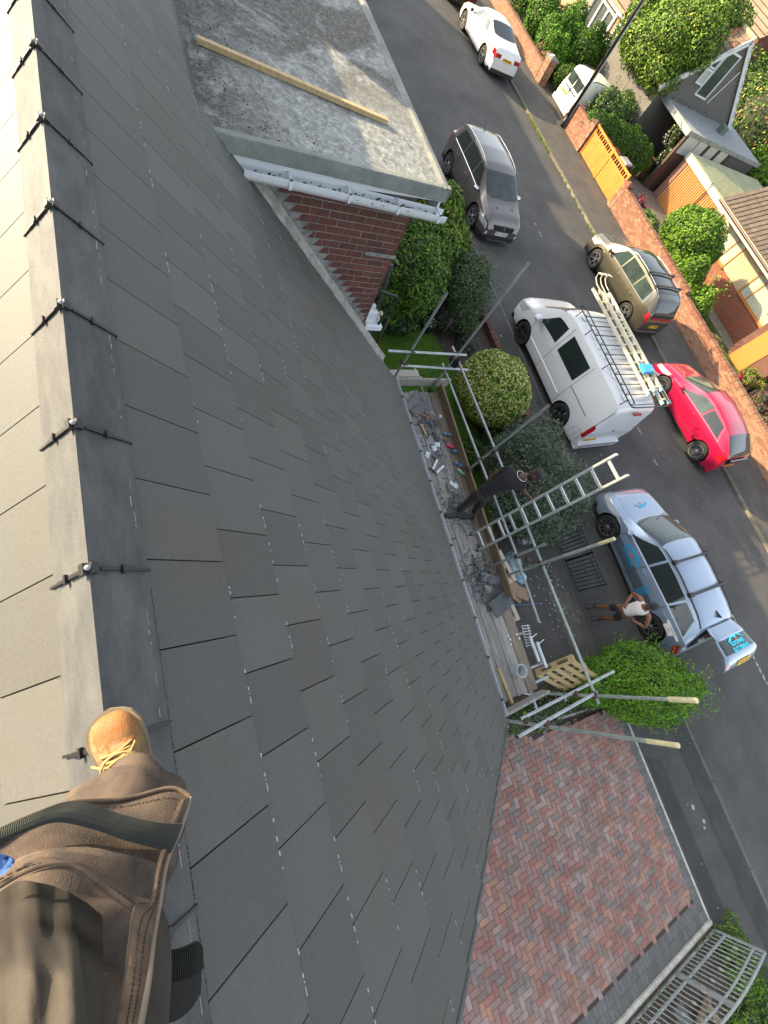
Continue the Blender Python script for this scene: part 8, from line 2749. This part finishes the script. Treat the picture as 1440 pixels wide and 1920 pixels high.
    ring_mesh('trouser_leg', [(p, a, b) for p, (a, b) in zip(p_, rr_)], tr, 64, .015, 3)
    OUT = Vector((-.12, .15, .98)).normalized()
    # cloth sheets ruled between two rails
    def sheet(name, A, B, m, th=.004, wav=.009, nu=34, nv=14, seed=0, parent=o, bulge=0.0, hem=None, mid=None):
        """ruled sheet between rail A and rail B (lists of points)"""
        def samp(Rl, t):
            f_ = t * (len(Rl) - 1); a_ = min(int(f_), len(Rl) - 2); t_ = f_ - a_
            p0 = Rl[max(a_ - 1, 0)]; p1 = Rl[a_]; p2 = Rl[a_ + 1]; p3 = Rl[min(a_ + 2, len(Rl) - 1)]
            return .5 * ((2 * p1) + (p2 - p0) * t_ + (2 * p0 - 5 * p1 + 4 * p2 - p3) * t_ ** 2 + (3 * p1 - p0 - 3 * p2 + p3) * t_ ** 3)
        rr2 = random.Random(seed); ph = [rr2.uniform(0, 6) for _ in range(4)]
        rows = []
        for i in range(nu + 1):
            u = i / nu
            a = samp(A, u); b = samp(B, u)
            row = []
            for j in range(nv + 1):
                v = j / nv
                p = a.lerp(b, v)
                nn = OUT
                w_ = wav * (math.sin(u * 9 + ph[0] + v * 3) * .6 + math.sin(u * 19 + ph[1] + v * 6) * .35 + math.sin(u * 5 - v * 9 + ph[2]) * .3) * math.sin(PI * min(1, v * 1.2 + .1)) + bulge * math.sin(PI * v)
                row.append(p + nn * w_)
            rows.append(row)
        rows2 = [[p - OUT * th for p in r] for r in rows]
        g = G(); g.grid(rows); g.grid(rows2, flip=True)
        nn_ = len(rows); kk = len(rows[0])
        for j in (0, kk - 1):
            for i in range(nn_ - 1):
                a = i * kk + j; b = (i + 1) * kk + j
                g.f.append((a, b, b + nn_ * kk, a + nn_ * kk)); g.m.append(0)
        return g.obj(name, m, parent, smooth=True), rows
    def piping(rows, j, r, m, name='seam', parent=o, off=.002):
        g = G(); g.tube([rw[j] + OUT * off for rw in rows], r, 6); return g.obj(name, m, parent, smooth=True)
    def dashes(rows, j, m, parent=o, r=.0006):
        g = G()
        pts = [rw[j] + OUT * .0022 for rw in rows]
        for a, b in zip(pts, pts[1:]):
            n_ = max(1, int((b - a).length / .0045))
            for k in range(n_):
                g.tube([a.lerp(b, k / n_), a.lerp(b, (k + .6) / n_)], r, 4)
        return g.obj('stitching', m, parent)
    # lower cuff crumple round the boot
    ring_mesh('cuff', [(W(.985, -.29, 6.47), .050, .048), (W(1.0, -.285, 6.53), .062, .056), (W(1.005, -.285, 6.57), .064, .058)], drk, 36, .006, 9, freq=5)
    # holster pocket: wide flap with ribbed elastic
    s1, rw1 = sheet('pocket_flap', [V3(-0.096, -0.051, 0.659), V3(-0.108, -0.015, 0.624), V3(-0.104, 0.021, 0.594), V3(-0.081, 0.069, 0.567), V3(-0.067, 0.126, 0.541), V3(-0.045, 0.151, 0.543)],
                    [V3(-0.071, -0.043, 0.682), V3(-0.081, -0.008, 0.668), V3(-0.065, 0.038, 0.659), V3(-0.038, 0.074, 0.647), V3(-0.005, 0.113, 0.639), V3(0.007, 0.118, 0.642)], tr, seed=2, bulge=-.004, wav=.005)
    dashes(rw1, 2, stitch); piping(rw1, 0, .0035, tr_edge, 'hem')
    # ribbed elastic band
    A = [V3(-0.118, -0.034, 0.693), V3(-0.119, 0.001, 0.676), V3(-0.114, 0.037, 0.661), V3(-0.083, 0.073, 0.648), V3(-0.056, 0.107, 0.638), V3(-0.033, 0.140, 0.619)]
    B = [V3(-0.109, -0.031, 0.703), V3(-0.107, 0.002, 0.688), V3(-0.102, 0.025, 0.676), V3(-0.075, 0.058, 0.663), V3(-0.049, 0.085, 0.653), V3(-0.013, 0.125, 0.636)]
    s2, rw2 = sheet('elastic_band', A, B, blk, th=.006, wav=.003, seed=5, nu=30)
    g = G()
    nr = 118
    for i in range(nr):
        u = i / (nr - 1); f_ = u * (len(rw2) - 1); a_ = min(int(f_), len(rw2) - 2); t_ = f_ - a_
        pa = rw2[a_][0].lerp(rw2[a_ + 1][0], t_); pb = rw2[a_][-1].lerp(rw2[a_ + 1][-1], t_)
        na = OUT
        g.tube([pa + na * .003, pa.lerp(pb, .25) + na * .007, pa.lerp(pb, .5) + na * .0085, pa.lerp(pb, .75) + na * .007, pb + na * .003], .0019, 4)
    s_ = g.obj('elastic_rib', mat('elastic_rib_m', (.026, .029, .024), .95), o); s_['kind'] = 'stuff'
    # folded upper hem and pocket mouth
    s3, rw3 = sheet('pocket_hem', [V3(-0.090, -0.016, 0.755), V3(-0.089, 0.020, 0.744), V3(-0.067, 0.050, 0.729), V3(-0.037, 0.076, 0.721), V3(-0.008, 0.097, 0.715), V3(0.007, 0.113, 0.706)],
                    [V3(-0.081, -0.002, 0.796), V3(-0.086, 0.029, 0.784), V3(-0.075, 0.055, 0.769), V3(-0.042, 0.077, 0.761), V3(-0.006, 0.098, 0.747), V3(0.007, 0.105, 0.740)], tr_edge, seed=7, wav=.004, bulge=.006)
    dashes(rw3, 5, stitch); piping(rw3, 10, .003, tr_edge, 'hem')
    # outer side strip of the pocket
    s4, rw4 = sheet('pocket_side', [V3(-0.045, 0.151, 0.543), V3(-0.022, 0.137, 0.591), V3(-0.008, 0.122, 0.648), V3(0.009, 0.117, 0.696), V3(0.021, 0.114, 0.754), V3(0.025, 0.116, 0.821), V3(0.025, 0.116, 0.888)],
                    [V3(-0.051, 0.139, 0.564), V3(-0.033, 0.125, 0.610), V3(-0.014, 0.114, 0.668), V3(0.002, 0.110, 0.716), V3(-0.013, 0.101, 0.755), V3(0.010, 0.101, 0.829), V3(0.014, 0.104, 0.896)], tr_edge, seed=8, wav=.003, bulge=.006, nv=8)
    dashes(rw4, 3, stitch); dashes(rw4, 5, stitch); piping(rw4, 0, .0028, mat('hem_edge_pale', (.17, .14, .11), .9), 'hem')
    # bulging inner cloth of the lower pocket: control net, refined with a spline
    KP = (((-0.052, -0.075, 0.622), (-0.045, -0.058, 0.668), (-0.040, -0.041, 0.713), (-0.038, -0.024, 0.758), (-0.036, -0.009, 0.796), (-0.028, -0.004, 0.811), (-0.021, 0.002, 0.827), (-0.016, 0.008, 0.844), (-0.012, 0.015, 0.862), (-0.010, 0.022, 0.881)),
          ((-0.052, -0.071, 0.614), (-0.045, -0.052, 0.665), (-0.041, -0.033, 0.716), (-0.040, -0.014, 0.768), (-0.040, 0.003, 0.813), (-0.033, 0.010, 0.831), (-0.028, 0.017, 0.850), (-0.024, 0.024, 0.869), (-0.021, 0.031, 0.889), (-0.019, 0.038, 0.908)),
          ((-0.053, -0.063, 0.616), (-0.046, -0.042, 0.673), (-0.043, -0.022, 0.729), (-0.044, -0.001, 0.786), (-0.045, 0.017, 0.835), (-0.039, 0.023, 0.854), (-0.034, 0.030, 0.872), (-0.029, 0.036, 0.890), (-0.026, 0.043, 0.907), (-0.023, 0.048, 0.924)),
          ((-0.053, -0.054, 0.620), (-0.047, -0.033, 0.680), (-0.045, -0.012, 0.739), (-0.046, 0.009, 0.798), (-0.048, 0.027, 0.849), (-0.041, 0.033, 0.866), (-0.035, 0.039, 0.882), (-0.030, 0.044, 0.898), (-0.026, 0.050, 0.914), (-0.022, 0.055, 0.929)),
          ((-0.051, -0.048, 0.616), (-0.045, -0.026, 0.677), (-0.043, -0.005, 0.739), (-0.045, 0.016, 0.800), (-0.047, 0.034, 0.853), (-0.041, 0.040, 0.871), (-0.034, 0.046, 0.887), (-0.029, 0.051, 0.904), (-0.025, 0.057, 0.920), (-0.022, 0.062, 0.935)),
          ((-0.048, -0.043, 0.607), (-0.042, -0.021, 0.672), (-0.041, 0.001, 0.738), (-0.043, 0.023, 0.803), (-0.047, 0.042, 0.860), (-0.041, 0.048, 0.879), (-0.035, 0.054, 0.896), (-0.031, 0.060, 0.913), (-0.026, 0.065, 0.928), (-0.023, 0.070, 0.943)),
          ((-0.045, -0.036, 0.605), (-0.040, -0.013, 0.675), (-0.040, 0.010, 0.744), (-0.044, 0.032, 0.812), (-0.048, 0.051, 0.871), (-0.042, 0.057, 0.889), (-0.036, 0.062, 0.905), (-0.030, 0.067, 0.919), (-0.026, 0.071, 0.933), (-0.022, 0.075, 0.946)),
          ((-0.043, -0.026, 0.611), (-0.038, -0.004, 0.682), (-0.038, 0.018, 0.750), (-0.042, 0.039, 0.817), (-0.047, 0.057, 0.875), (-0.040, 0.063, 0.891), (-0.033, 0.067, 0.904), (-0.027, 0.071, 0.918), (-0.022, 0.076, 0.932), (-0.019, 0.080, 0.946)),
          ((-0.038, -0.018, 0.612), (-0.034, 0.003, 0.680), (-0.034, 0.024, 0.747), (-0.037, 0.044, 0.813), (-0.042, 0.061, 0.870), (-0.035, 0.067, 0.887), (-0.029, 0.071, 0.902), (-0.024, 0.076, 0.918), (-0.021, 0.082, 0.935), (-0.020, 0.087, 0.954)),
          ((-0.031, -0.013, 0.604), (-0.027, 0.008, 0.672), (-0.027, 0.028, 0.740), (-0.032, 0.049, 0.808), (-0.038, 0.067, 0.869), (-0.033, 0.073, 0.889), (-0.028, 0.078, 0.908), (-0.025, 0.084, 0.928), (-0.024, 0.090, 0.948), (-0.024, 0.096, 0.969)),
          ((-0.024, -0.006, 0.600), (-0.021, 0.015, 0.670), (-0.023, 0.036, 0.741), (-0.029, 0.056, 0.813), (-0.037, 0.074, 0.877), (-0.033, 0.081, 0.899), (-0.029, 0.087, 0.919), (-0.027, 0.092, 0.939), (-0.026, 0.098, 0.958), (-0.025, 0.103, 0.976)),
          ((-0.018, 0.003, 0.605), (-0.017, 0.024, 0.677), (-0.020, 0.044, 0.749), (-0.027, 0.064, 0.819), (-0.035, 0.081, 0.881), (-0.030, 0.087, 0.901), (-0.026, 0.092, 0.919), (-0.022, 0.097, 0.936), (-0.019, 0.101, 0.951), (-0.017, 0.105, 0.965)),
          ((-0.012, 0.013, 0.610), (-0.011, 0.032, 0.679), (-0.013, 0.051, 0.747), (-0.020, 0.069, 0.814), (-0.027, 0.084, 0.872), (-0.022, 0.089, 0.889), (-0.016, 0.093, 0.904), (-0.011, 0.098, 0.919), (-0.007, 0.101, 0.933), (-0.004, 0.105, 0.947)),
          ((-0.002, 0.019, 0.606), (-0.002, 0.034, 0.671), (-0.006, 0.049, 0.736), (-0.013, 0.064, 0.800), (-0.021, 0.077, 0.855), (-0.016, 0.081, 0.872), (-0.011, 0.084, 0.888), (-0.008, 0.087, 0.904), (-0.005, 0.090, 0.919), (-0.003, 0.094, 0.934)),
          ((0.009, 0.026, 0.600), (0.008, 0.040, 0.664), (0.004, 0.053, 0.728), (-0.004, 0.067, 0.790), (-0.012, 0.079, 0.844), (-0.007, 0.083, 0.862), (-0.003, 0.086, 0.879), (-0.000, 0.089, 0.895), (0.002, 0.093, 0.911), (0.003, 0.096, 0.927)),
          ((0.019, 0.035, 0.605), (0.016, 0.047, 0.666), (0.011, 0.060, 0.727), (0.004, 0.072, 0.787), (-0.004, 0.083, 0.837), (0.001, 0.086, 0.854), (0.004, 0.089, 0.870), (0.008, 0.092, 0.885), (0.010, 0.095, 0.901), (0.011, 0.098, 0.916)),
          ((0.027, 0.044, 0.613), (0.025, 0.055, 0.670), (0.020, 0.066, 0.725), (0.013, 0.077, 0.779), (0.007, 0.085, 0.824), (0.012, 0.088, 0.840), (0.015, 0.091, 0.855), (0.018, 0.093, 0.871), (0.020, 0.096, 0.887), (0.020, 0.099, 0.904)))
    def cr(p0, p1, p2, p3, t_): return .5 * ((2 * p1) + (p2 - p0) * t_ + (2 * p0 - 5 * p1 + 4 * p2 - p3) * t_ ** 2 + (3 * p1 - p0 - 3 * p2 + p3) * t_ ** 3)
    def refine(Rl, n):
        out = []
        for i in range(n + 1):
            f_ = i / n * (len(Rl) - 1); a_ = min(int(f_), len(Rl) - 2)
            out.append(cr(Rl[max(a_ - 1, 0)], Rl[a_], Rl[a_ + 1], Rl[min(a_ + 2, len(Rl) - 1)], f_ - a_))
        return out
    net_ = [refine([Vector(p) for p in r], 40) for r in KP]
    net_ = list(zip(*[refine(list(c_), 50) for c_ in zip(*net_)]))
    g = G(); g.grid([list(r) for r in net_]); g.obj('knee_pocket', drk, o, smooth=True)
    # dark opening behind and the far side cloth
    s5, rw5 = sheet('outer_pocket', [V3(0.048, 0.102, 0.594), V3(0.077, 0.110, 0.604), V3(0.098, 0.112, 0.633), V3(0.112, 0.112, 0.684), V3(0.128, 0.111, 0.738)],
                    [V3(0.013, 0.098, 0.689), V3(0.029, 0.096, 0.717), V3(0.043, 0.095, 0.744), V3(0.051, 0.096, 0.792), V3(0.054, 0.095, 0.839)], drk, seed=11, bulge=.02, nv=8)
    s6, rw6 = sheet('knee_strap', [V3(0.086, 0.102, 0.630), V3(0.101, 0.121, 0.612), V3(0.119, 0.136, 0.574), V3(0.131, 0.140, 0.568)],
                    [V3(0.106, 0.101, 0.649), V3(0.124, 0.118, 0.633), V3(0.138, 0.131, 0.605), V3(0.144, 0.139, 0.585)], blk, seed=12, wav=.002, nu=14)
    s7, rw7 = sheet('knee_strap', [V3(0.103, 0.103, 0.659), V3(0.119, 0.119, 0.642), V3(0.138, 0.133, 0.605), V3(0.146, 0.138, 0.586)],
                    [V3(0.124, 0.098, 0.681), V3(0.140, 0.113, 0.664), V3(0.152, 0.127, 0.635), V3(0.159, 0.135, 0.604)], mat('strap_black', (.006, .006, .006), .95), seed=13, wav=.002, nu=14)
    g = G()
    for i in range(26):
        u = i / 25; f_ = u * (len(rw6) - 1); a_ = min(int(f_), len(rw6) - 2); t_ = f_ - a_
        pa = rw6[a_][0].lerp(rw6[a_ + 1][0], t_); pb = rw6[a_][-1].lerp(rw6[a_ + 1][-1], t_); na = OUT
        g.tube([pa + na * .002, pb + na * .002], .0013, 4)
    s_ = g.obj('elastic_rib', blk, o); s_['kind'] = 'stuff'
    # a bit of blue shirt or tool cloth at the left
    sheet('blue_cloth', [V3(-0.119, -0.007, 0.769), V3(-0.105, 0.007, 0.766), V3(-0.099, 0.013, 0.765)], [V3(-0.098, 0.000, 0.791), V3(-0.095, 0.012, 0.788), V3(-0.097, 0.015, 0.775)], mat('blue_cloth_m', (.05, .12, .33), .9), seed=15, nu=8, nv=4)
photographer()
